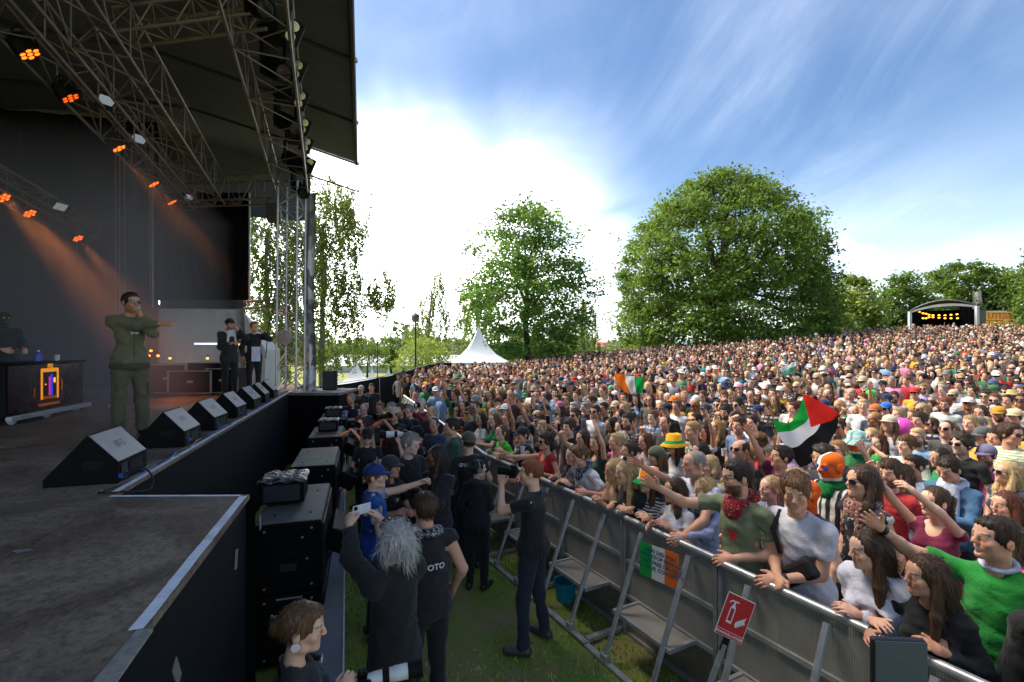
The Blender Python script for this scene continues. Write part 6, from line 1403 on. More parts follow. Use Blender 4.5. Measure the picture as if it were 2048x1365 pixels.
def shirt_text(o, P, s, size, back, z=1.33, mat=None, x=0.0, off=.128):
    p = P.tr((x, off if back else -off, z)); xd = P.T @ (pt(-1, 0, 0) if back else pt(1, 0, 0)); yd = P.T @ pt(0, 0, 1.0); link('lettering', curved_text(s, size), o, mat or M_white, matrix=plane_m(Vector(p), Vector(xd), Vector(yd)))
CAMPROTO = {}
def camera_thing(world, fwd, up, label, lens='short', sc=1.0):
    """a photo camera: X forward"""
    if not CAMPROTO:
        CAMPROTO['body'] = MB().box((-.035, -.068, -.048), (.03, .068, .042), None, .008).mesh('body'); CAMPROTO['grip'] = MB().box((.025, -.072, -.05), (.055, -.035, .03), None, .012).mesh('grip'); CAMPROTO['prism'] = MB().box((-.03, -.03, .04), (.035, .03, .068), None, .010).mesh('viewfinder')
        Mx = Matrix.Rotation(R(90), 4, 'Y'); CAMPROTO['short'] = MB().lathe([(.036, .03), (.039, .05), (.039, .11), (.042, .12), (.042, .15), (.035, .15), (.03, .14)], 20, Mx).mesh('lens', True)
        CAMPROTO['tele'] = MB().lathe([(.036, .03), (.04, .06), (.044, .12), (.046, .20), (.050, .21), (.050, .30)], 20, Mx).mesh('lens', True); CAMPROTO['hood'] = MB().lathe([(.052, .30), (.060, .40), (.056, .40), (.048, .31)], 20, Mx).mesh('lens_hood', True); CAMPROTO['ring'] = MB().lathe([(.0475, .13), (.049, .135), (.049, .17), (.0475, .175)], 20, Mx).mesh('zoom_ring', True); CAMPROTO['glass'] = MB().lathe([(0, .142), (.034, .142)], 20, Mx).mesh('front_glass')
    o = empty('camera', world, 0, label, 'camera', 'press cameras in the pit'); o.matrix_world = Matrix.Translation(Vector(world)) @ axis_m((0, 0, 0), fwd, up) @ Matrix.Scale(sc, 4)
    link('body', CAMPROTO['body'], o, M_plastic); link('grip', CAMPROTO['grip'], o, M_black); link('viewfinder', CAMPROTO['prism'], o, M_plastic)
    if lens == 'short': link('lens', CAMPROTO['short'], o, M_plastic); link('front_glass', CAMPROTO['glass'], o, MATS['dark_lens'])
    else: link('lens', CAMPROTO['tele'], o, simple('lens_white', '#d4d2cc', .4) if lens == 'white' else M_plastic); link('lens_hood', CAMPROTO['hood'], o, M_black); link('zoom_ring', CAMPROTO['ring'], o, M_black)
    return o
_ph = {}
def phone_thing(world, M3, label, col='#15161a'):
    if not _ph:
        _ph['b'] = MB().box((-.037, -.004, -.075), (.037, .004, .075), None, .003).mesh('case'); _ph['s'] = MB().box((-.034, -.0055, -.071), (.034, -.0043, .071)).mesh('screen'); _ph['c'] = MB().box((-.032, .0043, .04), (-.005, .007, .068), None, .001).mesh('camera_bump')
    o = empty('phone', world, 0, label, 'phone', 'phones held up'); o.matrix_world = Matrix.Translation(Vector(world)) @ M3
    link('case', _ph['b'], o, MATS['plain'], color=hexc(col)); link('screen', _ph['s'], o, simple('phone_glass', '#20262e', .1)); link('camera_bump', _ph['c'], o, M_black); return o
NH = [0]
def hero(px, py, st, label, head='', hair=None, hcol='brown', skin=0, top='tee', col='#111215', topmat='cloth', wear=(), face=None, look=None, pose=None, rail=None, bot='#1d2230', botmat='denim', depth=None, group=None, loose=0.0, legs=True, fem=None, shoe='#2a2724', extra=None, hands_w=None, topname='shirt', res=None, dy=0):
    fem = (1 if 'f' in head else 0) if fem is None else fem; s = st/1.75; pk = dict(pose or {}); pk['fem'] = fem; look = LOOK if look is None else look; NH[0] += 1
    hy = pk.pop('hyaw', None)
    P = make_pose(**pk, hyaw=0); hz = (P.head[2]+.118)*s
    if depth is None: hx, hy_ = nearest_pt(px, py, hz)
    else: hx, hy_ = (px-1024)/FPX*depth, depth
    if face is None: face = look
    fp = face == 'pit'
    if fp:
        q, d = bar_near(hx, hy_); n = Vector((-d.y, d.x)); face = (hx+n.x*8, hy_+n.y*8)
    th = math.atan2(face[0]-hx, -(face[1]-hy_)); thl = math.atan2(look[0]-hx, -(look[1]-hy_)); dh = (thl-th+math.pi) % (2*math.pi)-math.pi
    yaw = hy if hy is not None else max(-72, min(72, math.degrees(dh))); c, sn = math.cos(th), math.sin(th)
    P = make_pose(**pk, hyaw=yaw); lx = hx-(c*P.head[0]-sn*P.head[1])*s; ly = hy_-(sn*P.head[0]+c*P.head[1])*s
    if fp:
        b_ = behind(lx, ly); q, d = bar_near(lx, ly)
        if b_ < .24: lx += d.y*(.24-b_); ly -= d.x*(.24-b_); pass
    g = gz(lx, ly)
    if depth is not None: g = (CAMH-(py-HOR)/FPX*depth)-hz if dy else g
    toloc = lambda w: pt(c*(w[0]-lx)+sn*(w[1]-ly), -sn*(w[0]-lx)+c*(w[1]-ly), w[2]-g)/s
    if rail:
        q, d = bar_near(lx, ly); zz = gz(q.x, q.y)+1.235; nrm = Vector((d.y, -d.x))
        for key, off in rail.items():
            w = Vector((q.x, q.y, 0))-d*off+nrm*.05.__float__() if False else Vector((q.x-d.x*off+nrm.x*.06, q.y-d.y*off+nrm.y*.06, zz)); pk[key] = toloc(w)
    if hands_w:
        for key, w in hands_w.items(): pk[key] = toloc(w)
    P = make_pose(**pk, hyaw=yaw); h = res or (.016 if hy_ < 6 else .02)
    me = body_mesh(P, head, h, .0075 if hy_ < 6 else .009, .0058 if hy_ < 6 else .008, False); o = link('person', me, None, MATS['skin'], loc=(lx, ly, g), rot=(0, 0, th), color=SKINS[skin]); o.scale = (s,)*3
    tag(o, label, 'person', group or ('press and crew in the photo pit' if behind(lx, ly) < 0 and ly > 0 else 'festival crowd'))
    spec = dict(top=hexc(col), topmat=topmat, hair=hair, hcol=HAIRS[hcol], wear=wear, bot=hexc(bot), botmat=botmat, hseed=NH[0] % 4, shoe=hexc(shoe), topname=topname, hres=.008 if hy_ < 5 else .0105)
    dress(o, P, spec, dict(top=top_mesh(P, top, h, NH[0], 1, loose, topname), bottom=trouser_mesh(P, .022, NH[0]) if legs else None, shoes=shoe_mesh(P) if legs else None))
    PEOPLE.append((lx, ly, .27)); W_ = Matrix.Translation((lx, ly, g)) @ Matrix.Rotation(th, 4, 'Z') @ Matrix.Scale(s, 4)
    if extra: extra(o, P, W_)
    return o, P, W_
BLK = (0, 0, 0, 1)
def sung(): return ('sunglasses', 'dark_lens', BLK)
def cap(c, *a): return ('cap', 'cloth', hexc(c))+a
def cam_at(label, lens='short', off=(0, -.17, 0.0), dirn=(0, -1, .05)):
    def f(o, P, W_):
        p = P.head+P.HR @ pt(*off); camera_thing(W_ @ Vector(p), (W_.to_3x3().normalized() @ Vector(P.HR @ pt(*dirn))), W_.to_3x3() @ Vector((0, 0, 1)), label, lens)
    return f
CAMPOSE = dict(L=(.05, -.30, 1.50), Rr=(-.09, -.20, 1.55), hand=('hold', 'hold'))
CHESTCAM = dict(L=(.05, -.30, 1.18), Rr=(-.10, -.24, 1.18), hand=('hold', 'hold'))
def chest_cam(label, lens='short'): return lambda o, P, W_: camera_thing(W_ @ Vector((P.wri[0]+P.wri[1])/2+pt(0, -.09, .03)), W_.to_3x3().normalized() @ Vector((0, -1, -.1)), Vector((0, 0, 1)), label, lens)

def stage_people():
    # the singer
    def mic(o, P, W_):
        h = W_ @ Vector(P.head+P.HR @ pt(.0, -.135, -.068)); m = empty('microphone', h, 0, 'black handheld microphone at the mouth of the singer in green', 'microphone'); d = (W_ @ Vector(P.wri[0])-h).normalized(); m.matrix_world = axis_m(h, d)
        MB().lathe([(.0, -.03), (.018, -.025), (.024, 0), (.02, .02)], 14, Matrix.Rotation(R(90), 4, 'Y')).build('grille_ball', M_steel, m, True); MB().lathe([(.018, .02), (.014, .1), (.012, .2)], 12, Matrix.Rotation(R(90), 4, 'Y')).build('handle', M_black, m, True)
        MB().box((-.03, -.133, 1.245), (.05, -.128, 1.27)).build('name_patch', simple('patch', '#b8bcc0', .6), o); dk = simple('olive_dark', '#3f402c', .9, 0, .2, 40)
        q = Matrix.Translation((0, 0, .845)) @ Matrix.Diagonal((1, .78, 1, 1)); MB().lathe([(.196, -.02), (.204, 0), (.204, .03), (.196, .05)], 28, q).build('waist_shadow_band', dk, o, True)  # dark band at the waist that also draws the jacket hem's shadow
        for s_ in (-1, 1): MB().box((s_*.15-.018, -.10, .50), (s_*.15+.018, .05, .66), None, .012).build('cargo_pocket', dk, o)
        MB().tube([(0, -.128, 1.40), (0, -.150, 1.25), (0, -.152, 1.05), (0, -.15, .88)], .004, 5).build('zip', dk, o)
    deck_g = DECK
    hero_on_deck(262, 592, 1.82, 'singer in olive jacket, cargo trousers and sunglasses pointing over the stage edge', 'OS', 'fade', 'black', 6, 'long', '#5f5d40', (1.5, 1.6), dict(L=(.05, -.19, 1.47), Rr=(.40, -.50, 1.36), hand=('fist', 'point'), feet=((.13, .02), (-.12, .0)), poleL=(.5, -.2, -1), poleR=(-.1, -.3, -1), hyaw=14, heavy=-.2), '#525038', 'cloth', [sung()], mic, wide=.012, depth=6.15)
    hero_on_deck(460, 685, 1.8, 'performer with white scarf singing into a microphone deep on the stage', 'S', 'crop', 'black', 3, 'coat', '#17181d', (3, 3), dict(L=(.08, -.22, 1.52), Rr=(-.05, -.2, 1.2), hand=('fist', 'relaxed')), '#121318', 'denim', [cap('#101114')], lambda o, P, W_: link('scarf', scarf_mesh(P), o, MATS['cloth_stripe'], color=hexc('#c9ccd4')), depth=11.0)
    hero_on_deck(508, 695, 1.78, 'performer in black jacket and white shirt at the far end of the stage', 'm', 'short', 'lightbrown', 2, 'coat', '#15161a', (3, 3), dict(L=(.12, -.22, 1.50), hand=('fist', 'relaxed')), '#1a1c22', 'denim', [], lambda o, P, W_: MB().box((-.1, -.16, .80), (.1, -.14, 1.15), None, .01).build('shirt_tail', simple('white_shirt', '#c4c9d6', .8), o), depth=11.9)
    hero_on_deck(8, 678, 1.75, 'DJ in dark green mask behind the glowing desk', '', None, 'black', 2, 'long', '#0f1512', (3, 3), dict(L=(.15, -.35, 1.1), Rr=(-.12, -.32, 1.1)), '#111111', 'denim', [('balaclava', 'cloth', hexc('#16381f'))], None, depth=8.2)
def hero_on_deck(px, py, st, label, head, hair, hcol, skin, top, col, face, pose, bot, botmat, wear, extra, wide=0.0, depth=6):
    s = st/1.75; hx, hy = (px-1024)/FPX*depth, depth; th = math.atan2(face[0]-hx, -(face[1]-hy)); P = make_pose(**pose); c, sn = math.cos(th), math.sin(th)
    lx = hx-(c*P.head[0]-sn*P.head[1])*s; ly = hy-(sn*P.head[0]+c*P.head[1])*s
    o = link('person', body_mesh(P, head, .016, .0075, .0058), None, MATS['skin'], loc=(lx, ly, DECK+.003), rot=(0, 0, th), color=SKINS[skin]); o.scale = (s,)*3; tag(o, label, 'person', 'performers on the stage'); NH[0] += 1
    dress(o, P, dict(top=hexc(col), hair=hair, hcol=HAIRS[hcol], wear=wear, bot=hexc(bot), botmat=botmat, shoe=hexc('#1a1a1a'), topname='jacket'), dict(top=top_mesh(P, top, .016, NH[0], 1, .007, 'jacket'), bottom=trouser_mesh(P, .02, NH[0], False, wide), shoes=shoe_mesh(P)))
    if extra: extra(o, P, Matrix.Translation((lx, ly, DECK)) @ Matrix.Rotation(th, 4, 'Z') @ Matrix.Scale(s, 4))
stage_people()

def pit_people():
    oy = lambda back, z=1.33, size=.062: (lambda o, P, W_: shirt_text(o, P, 'ØYAFOTO', size, back, z))
    def ph(label, col='#d8dade'):
        def f(o, P, W_):
            m = W_ @ Vector((P.wri[0]+P.wri[1])/2+pt(0, -.05, .09)); phone_thing(m, (W_.to_3x3().normalized() @ Matrix.Rotation(R(90), 3, 'Y')).to_4x4(), label, col)
        return f
    def wh(o, P, W_): ph('white phone held sideways above the white haired man')(o, P, W_)
    hero(788, 1046, 1.76, 'man with wild white hair in black jacket holding up a phone', 'g', 'wild', 'white', 1, 'coat', '#0e0e10', wear=(), face=(-4.5, 6.5), look=(-4.5, 8), pose=dict(L=(.10, -.40, 1.66), Rr=(-.16, -.40, 1.64), hand=('hold', 'hold'), hpitch=-6), bot='#0f1014', loose=.012, extra=wh)
    def kef(o, P, W_): link('scarf', scarf_mesh(P, False), o, MATS['cloth_keffiyeh'], color=hexc('#c3c9d2'))
    hero(850, 988, 1.82, 'person in black sleeveless shirt with chequered scarf, back turned', '', 'short', 'brown', 5, 'sleeveless', '#121214', face=(-4, 9), look=(-4, 9), pose=dict(L=(.27, -.06, .93), Rr=(-.29, -.12, .95), heavy=.45), bot='#16181d', loose=.006, extra=lambda o, P, W_: (kef(o, P, W_), shirt_text(o, P, 'OTO', .06, True, 1.26, None, -.02, .150)))
    def girl(o, P, W_):
        camera_thing(W_ @ Vector((P.wri[0]+P.wri[1])/2+pt(0, -.07, .04)), W_.to_3x3().normalized() @ Vector((0, -1, .05)), Vector((0, 0, 1)), 'black camera with big white telephoto lens in the bottom corner', 'white', .72)
        MB().tube([tuple(P.tr((.10, -.10, 1.40))), tuple(P.tr((.12, .02, 1.452))), tuple(P.tr((.05, .09, 1.46))), tuple(P.tr((-.09, .06, 1.45))), tuple(P.tr((-.11, -.10, 1.38)))], .014, 6).build('camera_strap', M_black, o, True); shirt_text(o, P, 'EOS', .03, False, 1.40, None, .1, .11)
        MB().lathe([(.02, -.004), (.022, 0), (.02, .004)], 12, HEAD_LM(P) @ Matrix.Translation((-.082, .012, -.05)) @ Matrix.Rotation(R(90), 4, 'Y')).build('earring', M_white, o)
    hero(606, 1211, 1.64, 'woman with hair clip and black shirt holding a white telephoto lens', 'fb', 'clip', 'lightbrown', 1, 'tee', '#101013', wear=(('claw', 'plain', hexc('#1d2530')),), face=(2.2, 3.2), look=(2.2, 2.9), pose=dict(L=(.05, -.30, 1.26), Rr=(-.06, -.20, 1.28), hand=('hold', 'hold'), heavy=.3, hpitch=6), extra=girl, depth=2.3, dy=1)
    hero(1062, 932, 1.83, 'photographer in black shirt and dark jeans aiming a camera left', '', 'crop', 'ginger', 1, 'tee', '#0f0f11', face=(-4.5, 6.6), look=(-5, 6.0), pose=dict(CAMPOSE, feet=((.16, -.04), (-.17, .06)), poleR=(-.9, .2, -.5)), bot='#232c3c', extra=lambda o, P, W_: (cam_at('small black camera at the eye of the photographer in jeans')(o, P, W_), [MB().lathe([(.034, -.008), (.036, 0), (.034, .008)], 12, axis_m(P.wri[1]+(P.elb[1]-P.wri[1])*t_, P.elb[1]-P.wri[1]) @ Matrix.Rotation(R(90), 4, 'Y')).build('wristband', simple('band_'+n_, c_, .6), o) for (t_, n_, c_) in ((.12, 'orange', '#e0571d'), (.22, 'purple', '#6a4a9a'))]), shoe='#4a4542', depth=4.76)
    hero(957, 932, 1.56, 'crew member in black with headphones looking at the crowd', 'f', 'bun', 'black', 4, 'hood', '#101114', wear=(('headphones', 'plain', hexc('#707478')),), face=(.5, 9.), look=(3.5, 7.5), pose=dict(L=(.2, -.12, .95), Rr=(-.1, -.22, 1.0)), bot='#131418', depth=5.9)
    def vest(o, P, W_): link('vest', top_mesh(P, 'sleeveless', .018, 3, 1, .012, 'vest'), o, MATS['cloth'], color=hexc('#1d4a92'))
    hero(752, 930, 1.76, 'man in blue cap and blue vest stretching out his arm', 's', 'shortH', 'ginger', 1, 'tee', '#b5afbc', topmat='cloth_plaid', wear=(cap('#22386b'), ('sunglasses_up', 'dark_lens', BLK)), face=(1.5, 6.0), look=(1.5, 5.0), pose=dict(L=(.10, -.52, 1.50), Rr=(-.1, -.25, 1.1), hand=('fist', 'hold')), bot='#2a303c', extra=lambda o, P, W_: vest(o, P, W_))
    hero(872, 893, 1.82, 'photographer in plum black top with a badge and camera at the chest', 'f', 'long', 'black', 8, 'long', '#1d161c', face=(-2.2, 3.2), look=(-3.5, 4.5), pose=dict(L=(.02, -.28, 1.32), Rr=(-.10, -.22, 1.28), hand=('hold', 'hold'), heavy=.6, hpitch=-8), fem=1, extra=lambda o, P, W_: (chest_cam('black camera held at the chest of the photographer with badge')(o, P, W_), MB().box((-.02, -.205, 1.02), (.07, -.20, 1.16)).build('press_badge', simple('badge', '#b9c3dc', .5), o)))
    hero(783, 914, 1.72, 'photographer in grey cap and black lettered shirt between the others', 'fm', 'wavyH', 'brown', 3, 'tee', '#111114', wear=(cap('#33343a'),), face=(1.2, 3.4), look=(1.8, 4), pose=CHESTCAM, extra=lambda o, P, W_: oy(False, 1.27)(o, P, W_))
    hero(822, 868, 1.87, 'grey haired man in black shirt looking down to the right', 'gS', 'mop', 'grey', 4, 'tee', '#121215', face=(1.2, 3.8), look=(2.5, 4.2), pose=dict(L=(.1, -.3, 1.15), hpitch=8))
    hero(937, 866, 1.80, 'photographer in khaki cap, black shirt lettered on the back', '', 'shortH', 'brown', 4, 'tee', '#101013', wear=(cap('#4d5138', 'back'),), face=(-2.5, 12), look=(-2.5, 12), pose=dict(L=(.22, -.15, 1.0), Rr=(-.2, -.2, 1.05)), extra=lambda o, P, W_: oy(True, 1.36)(o, P, W_))
    hero(735, 858, 1.70, 'woman in black cap and lettered black shirt carrying a lens', 'fb', 'longH', 'fair', 1, 'tee', '#111114', wear=(cap('#2a2224'), sung()), face=(-.3, 3), look=(-.6, 2), pose=dict(L=(.12, -.3, 1.1), Rr=(-.28, -.02, .9), hand=('hold', 'relaxed'), hpitch=10), extra=lambda o, P, W_: (oy(False, 1.27)(o, P, W_), chest_cam('camera with yellow strap carried by the woman in black cap', 'white')(o, P, W_)))
    hero(903, 838, 1.84, 'man in dark green shirt holding a camera low, in profile', 'm', 'short', 'dark', 2, 'long', '#27523f', face=(-4.5, 7), look=(-4.5, 6.5), pose=CHESTCAM, extra=chest_cam('black video camera held by the man in green'), loose=.01)
    hero(868, 836, 1.74, 'man in blue shirt with shaved head holding a camera', '', 'buzz', 'brown', 3, 'tee', '#34445e', face=(-3, 5.2), look=(-2.6, 4), pose=CHESTCAM, extra=chest_cam('black camera before the man in blue shirt'))
    hero(832, 854, 1.68, 'photographer in black cap aiming a white telephoto lens left', '', 'shortH', 'black', 1, 'tee', '#131317', wear=(cap('#17181c'),), face=(-6, 6.3), look=(-6, 6.3), pose=CAMPOSE, extra=cam_at('camera with white telephoto lens aimed at the stage', 'white'))
    hero(863, 813, 1.84, 'bald man in black leather jacket behind the photographers', 'gS', 'balding', 'grey', 3, 'coat', '#141518', pose=CHESTCAM)
    hero(818, 811, 1.76, 'grey haired man in dark brown shirt looking to the stage', 'g', 'short', 'grey', 4, 'tee', '#2c2026', wear=(('glasses', 'dark_lens', BLK),))
    hero(788, 817, 1.78, 'photographer in beige cap lifting a camera', '', 'shortH', 'dark', 3, 'tee', '#121214', wear=(cap('#b3a78c'),), pose=CAMPOSE, extra=cam_at('black camera lifted by the photographer in beige cap', 'tele'))
    hero(724, 836, 1.66, 'woman with long brown hair photographing the stage from the ledge', 'f', 'long', 'brown', 1, 'tee', '#141418', pose=CAMPOSE, extra=cam_at('black camera of the long haired woman by the ledge'))
    hero(842, 798, 1.82, 'white haired man in red jacket among the photographers', 'g', 'short', 'white', 4, 'coat', '#7a2028', pose=CAMPOSE, extra=cam_at('camera with long lens of the man in red', 'white'))
    hero(760, 806, 1.74, 'man with brown hair in grey shirt beside the beige cap', 'm', 'crop', 'lightbrown', 3, 'tee', '#55585e')
    hero(782, 806, 1.84, 'older man with grey hair in black behind the beige cap', 'g', 'short', 'grey', 4, 'tee', '#19191d')
    hero(800, 808, 1.80, 'man in navy shirt with brown hair behind the photographers', 'm', 'short', 'brown', 2, 'tee', '#20263a')
    hero(702, 788, 1.84, 'man in jeans, dark vest and checked sleeves by the ledge', 'S', 'short', 'grey', 3, 'long', '#8088a0', topmat='cloth_plaid', face=(1, 8), look=(-6, 9), pose=dict(CHESTCAM, feet=((.12, 0), (-.12, .05))), bot='#3a6a92', extra=lambda o, P, W_: (link('vest', top_mesh(P, 'sleeveless', .02, 3, 1, .012, 'vest'), o, MATS['cloth'], color=hexc('#15161b')), chest_cam('black camera of the man in jeans by the ledge')(o, P, W_)))
    hero(728, 807, 1.72, 'red faced man in blue grey shirt behind the ledge', 'g', 'buzz', 'grey', 4, 'tee', '#3d4658', pose=CHESTCAM)
    hero(686, 776, 1.82, 'guard in black shirt nearest the wing platform', 'B', 'buzz', 'dark', 5, 'tee', '#131316', look=(-2, 4), face=(-2, 4), extra=None)
    hero(722, 772, 1.80, 'guard in black shirt and orange shorts with grey cap', '', 'shortH', 'dark', 3, 'tee', '#131316', wear=(cap('#8b8d90'),), look=(-2, 4), face=(-2, 4), pose=dict(L=(.06, -.28, 1.1), Rr=(-.06, -.28, 1.1)), bot='#c4561e')
    hero(743, 768, 1.84, 'guard in black with a badge, third from the wing platform', '', 'short', 'black', 3, 'tee', '#121215', look=(-2, 4), face=(-2, 4), bot='#121215')
pit_people()

def scarf_x(mat, col, tails=True): return lambda o, P, W_: link('scarf', scarf_mesh(P, tails), o, MATS[mat], color=hexc(col))
def watch(i, col='#14161a'):
    def f(o, P, W_):
        u = P.elb[i]-P.wri[i]; MB().lathe([(.034, -.014), (.037, 0), (.034, .014)], 14, axis_m(P.wri[i]+u*.10, u) @ Matrix.Rotation(R(90), 4, 'Y')).build('wristwatch', simple('strap_'+col[1:], col, .5), o, True)
    return f
def front_row():
    G = 'festival crowd'
    hero(1002, 852, 1.68, 'woman in neon green vest leaning on the barrier', 'fsb', 'pony', 'lightbrown', 1, 'tee', '#5fd62a', face='pit', rail=dict(L=.22, Rr=-.18), pose=dict(lean=8, hpitch=-8))
    hero(960, 826, 1.70, 'dark haired woman in green and white jersey at the barrier', 'f', 'long', 'black', 3, 'tee', '#e2e6e2', topmat='cloth_stripe', face='pit', rail=dict(L=.2, Rr=-.2))
    hero(987, 828, 1.72, 'woman with very long brown hair and green jersey at the barrier', 'f', 'long', 'lightbrown', 1, 'tee', '#1c7a3c', face='pit', rail=dict(L=.2, Rr=-.1))
    hero(1044, 856, 1.70, 'person in black cap and white chequered scarf reaching over the barrier', 'f', 'bunH', 'brown', 2, 'tank', '#1b1c22', wear=(cap('#25282c'),), face='pit', pose=dict(L=(.12, -.5, 1.42), lean=8), rail=dict(Rr=-.2), extra=scarf_x('cloth_keffiyeh', '#d5d5d2'))
    hero(1090, 866, 1.74, 'curly haired person in sunglasses and red top pointing left', 'f', 'curly', 'dark', 3, 'tank', '#b0151d', wear=(sung(),), face='pit', pose=dict(Rr=(-.25, -.5, 1.42), hand=('relaxed', 'open')), rail=dict(L=.2))
    hero(1120, 898, 1.66, 'woman with black fringe hair at the barrier', 'f', 'long', 'black', 4, 'long', '#3c3d42', face='pit', rail=dict(L=.15, Rr=-.2))
    hero(1158, 893, 1.74, 'short haired person in white shirt and pale scarf leaning on the rail', 'b', 'mop', 'lightbrown', 2, 'tee', '#d6d3d8', face='pit', pose=dict(lean=14, hpitch=6), rail=dict(L=.28, Rr=-.25), extra=scarf_x('cloth_keffiyeh', '#aab4cc', False), fem=0)
    hero(1207, 924, 1.68, 'woman with grey blond hair clasping her hands over the rail', 'fsg', 'long', 'fair', 2, 'tank', '#8a6a5a', face='pit', pose=dict(L=(.03, -.30, 1.30), Rr=(-.03, -.30, 1.30), hand=('fist', 'fist'), lean=6))
    hero(1246, 924, 1.74, 'blond woman in black with sunglasses on her head, arms over the rail', 'fb', 'long', 'fair', 1, 'long', '#121216', wear=(('sunglasses_up', 'dark_lens', BLK),), face='pit', pose=dict(lean=12), rail=dict(L=.12, Rr=-.16), extra=lambda o, P, W_: MB().lathe([(.036, -.01), (.038, 0), (.036, .01)], 12, axis_m(P.wri[1]+(P.elb[1]-P.wri[1])*.1, P.elb[1]-P.wri[1]) @ Matrix.Rotation(R(90), 4, 'Y')).build('wristband', simple('lime_band', '#a6e61e', .5), o))
    hero(1284, 944, 1.66, 'person in green white orange bucket hat and striped shirt', 'f', 'longH', 'brown', 1, 'tee', '#202126', topmat='cloth_stripe', wear=(('bucket', 'irish_hat', (1, 1, 1, 1)), sung()), face='pit', rail=dict(L=.18, Rr=-.12))
    hero(1340, 960, 1.66, 'woman in white shirt with one hand on the rail beside the poster', 'fm', 'long', 'brown', 2, 'tee', '#d9d8dc', face='pit', rail=dict(L=.1, Rr=-.2))
    hero(1388, 903, 1.9, 'bald man in white shirt waving his arm over the rail', 'gS', 'buzz', 'grey', 3, 'tee', '#cdd2e6', face='pit', pose=dict(Rr=(-.22, -.45, 1.62), hand=('relaxed', 'open')), rail=dict(L=.25))
    hero(1408, 957, 1.66, 'blond woman in pale blue shirt behind the poster', 'fb', 'wavy', 'fair', 1, 'long', '#a9b2d2', face='pit', rail=dict(L=.15, Rr=-.22), extra=scarf_x('cloth_keffiyeh', '#c8ccda'))
    def star(o, P, W_):
        pts = [(.05*(1 if k % 2 == 0 else .42)*math.sin(k*math.pi/5), .05*(1 if k % 2 == 0 else .42)*math.cos(k*math.pi/5)) for k in range(10)]; MB().prism(pts, 0, .003, plane_m(Vector(P.tr((0.03, -.135, 1.25))), (1, 0, 0), Vector(P.T @ pt(0, 0, 1.)))).build('star_print', simple('star_red', '#b81c22', .7), o); scarf_x('cloth_bandana', '#8e1d24', False)(o, P, W_)
    hero(1462, 925, 2.0, 'man in olive shirt with red bandana and glasses stretching out his arm', 'OB', 'fade', 'dark', 2, 'tee', '#737c5c', wear=(('glasses', 'dark_lens', BLK),), face='pit', pose=dict(Rr=(-.42, -.42, 1.50), hand=('relaxed', 'open'), lean=4, poleR=(-.5, .2, -.9)), rail=dict(L=.05), extra=star)
    def bag(o, P, W_):
        p = P.tr((.06, -.15, 1.14)); MB().box((-.13, -.035, -.065), (.13, .035, .065), Matrix.Translation(Vector(p)) @ Matrix.Rotation(R(-38), 4, 'Y'), .025).build('chest_bag', simple('bag_black', '#101012', .7), o); MB().tube([tuple(P.tr((-.05, -.155, 1.23))), tuple(P.tr((-.11, -.12, 1.37))), tuple(P.tr((-.12, .0, 1.46)))], .014, 6).build('bag_strap', M_black, o, True); watch(0)(o, P, W_)
    hero(1592, 950, 2.0, 'man in white shirt with black chest bag resting his hands on the rail', 'm', 'mop', 'lightbrown', 2, 'tee', '#d4d2da', face='pit', look=(.6, 1.4), pose=dict(lean=10, hpitch=8, hand=('relaxed', 'fist')), rail=dict(L=.02, Rr=.0), extra=bag)
    hero(1735, 1064, 1.78, 'woman in white sweatshirt and hair band leaning over the rail', 'f', 'long', 'brown', 1, 'long', '#d9dbe8', wear=(('band', 'plain', hexc('#101216')),), face='pit', pose=dict(lean=16, hpitch=2, hand=('relaxed', 'relaxed')), rail=dict(L=-.02, Rr=.05), depth=3.12, dy=1, loose=.022)
    hero(1850, 1114, 1.72, 'woman with long dark hair in black top beside the white sweatshirt', 'fs', 'long', 'brown', 3, 'long', '#0f0f12', face='pit', pose=dict(lean=10, Rr=(-.22, -.30, 1.22)), rail=dict(L=.1), depth=2.85, dy=1)
    hero(1990, 1036, 1.86, 'man in bright green jersey raising his hands to clap', 'Om', 'fade', 'dark', 2, 'tee', '#128a2c', face='pit', pose=dict(Rr=(-.42, -.36, 1.62), L=(.32, -.10, 1.92), hand=('open', 'open'), lean=2, hpitch=-4), depth=2.85, dy=1, extra=lambda o, P, W_: (watch(1)(o, P, W_), link('collar', scarf_mesh_ring(P), o, MATS['cloth'], color=hexc('#cfd6e8'))))
    hero(2150, 1150, 1.80, 'person in black jacket cut by the right edge of the view', '', 'short', 'dark', 2, 'coat', '#0d0d0f', face='pit', depth=2.35, dy=1, loose=.02)
    # second row
    hero(1662, 907, 1.90, 'person in orange and white balaclava with blue mirrored glasses', '', None, 'dark', 1, 'tee', '#1a1b1f', topmat='cloth_vstripe', wear=(('balaclava', 'irish_mask', (1, 1, 1, 1)), ('sunglasses', 'blue_lens', BLK)), pose=dict(hpitch=4), extra=lambda o, P, W_: link('scarf', scarf_mesh(P, False), o, MATS['cloth'], color=hexc('#137a38')))
    hero(1613, 962, 1.76, 'person in plain orange balaclava seen past the white shirt', '', None, 'dark', 1, 'tee', '#1a1b1f', wear=(('balaclava', 'cloth', hexc('#f0621a')),))
    hero(1712, 868, 1.80, 'person in chequered bucket hat over an orange mask', '', None, 'dark', 1, 'tee', '#156e38', wear=(('balaclava', 'irish_mask', (1, 1, 1, 1)), ('bucket', 'cloth_plaid', hexc('#8cc0b8')), sung()))
    hero(1722, 934, 1.92, 'long haired man in sunglasses with red chequered scarf', 's', 'wavy', 'brown', 2, 'sleeveless', '#171b2a', topmat='cloth_print', wear=(sung(),), pose=dict(hpitch=-4), extra=scarf_x('cloth_keffiyeh_red', '#c9b8a6'))
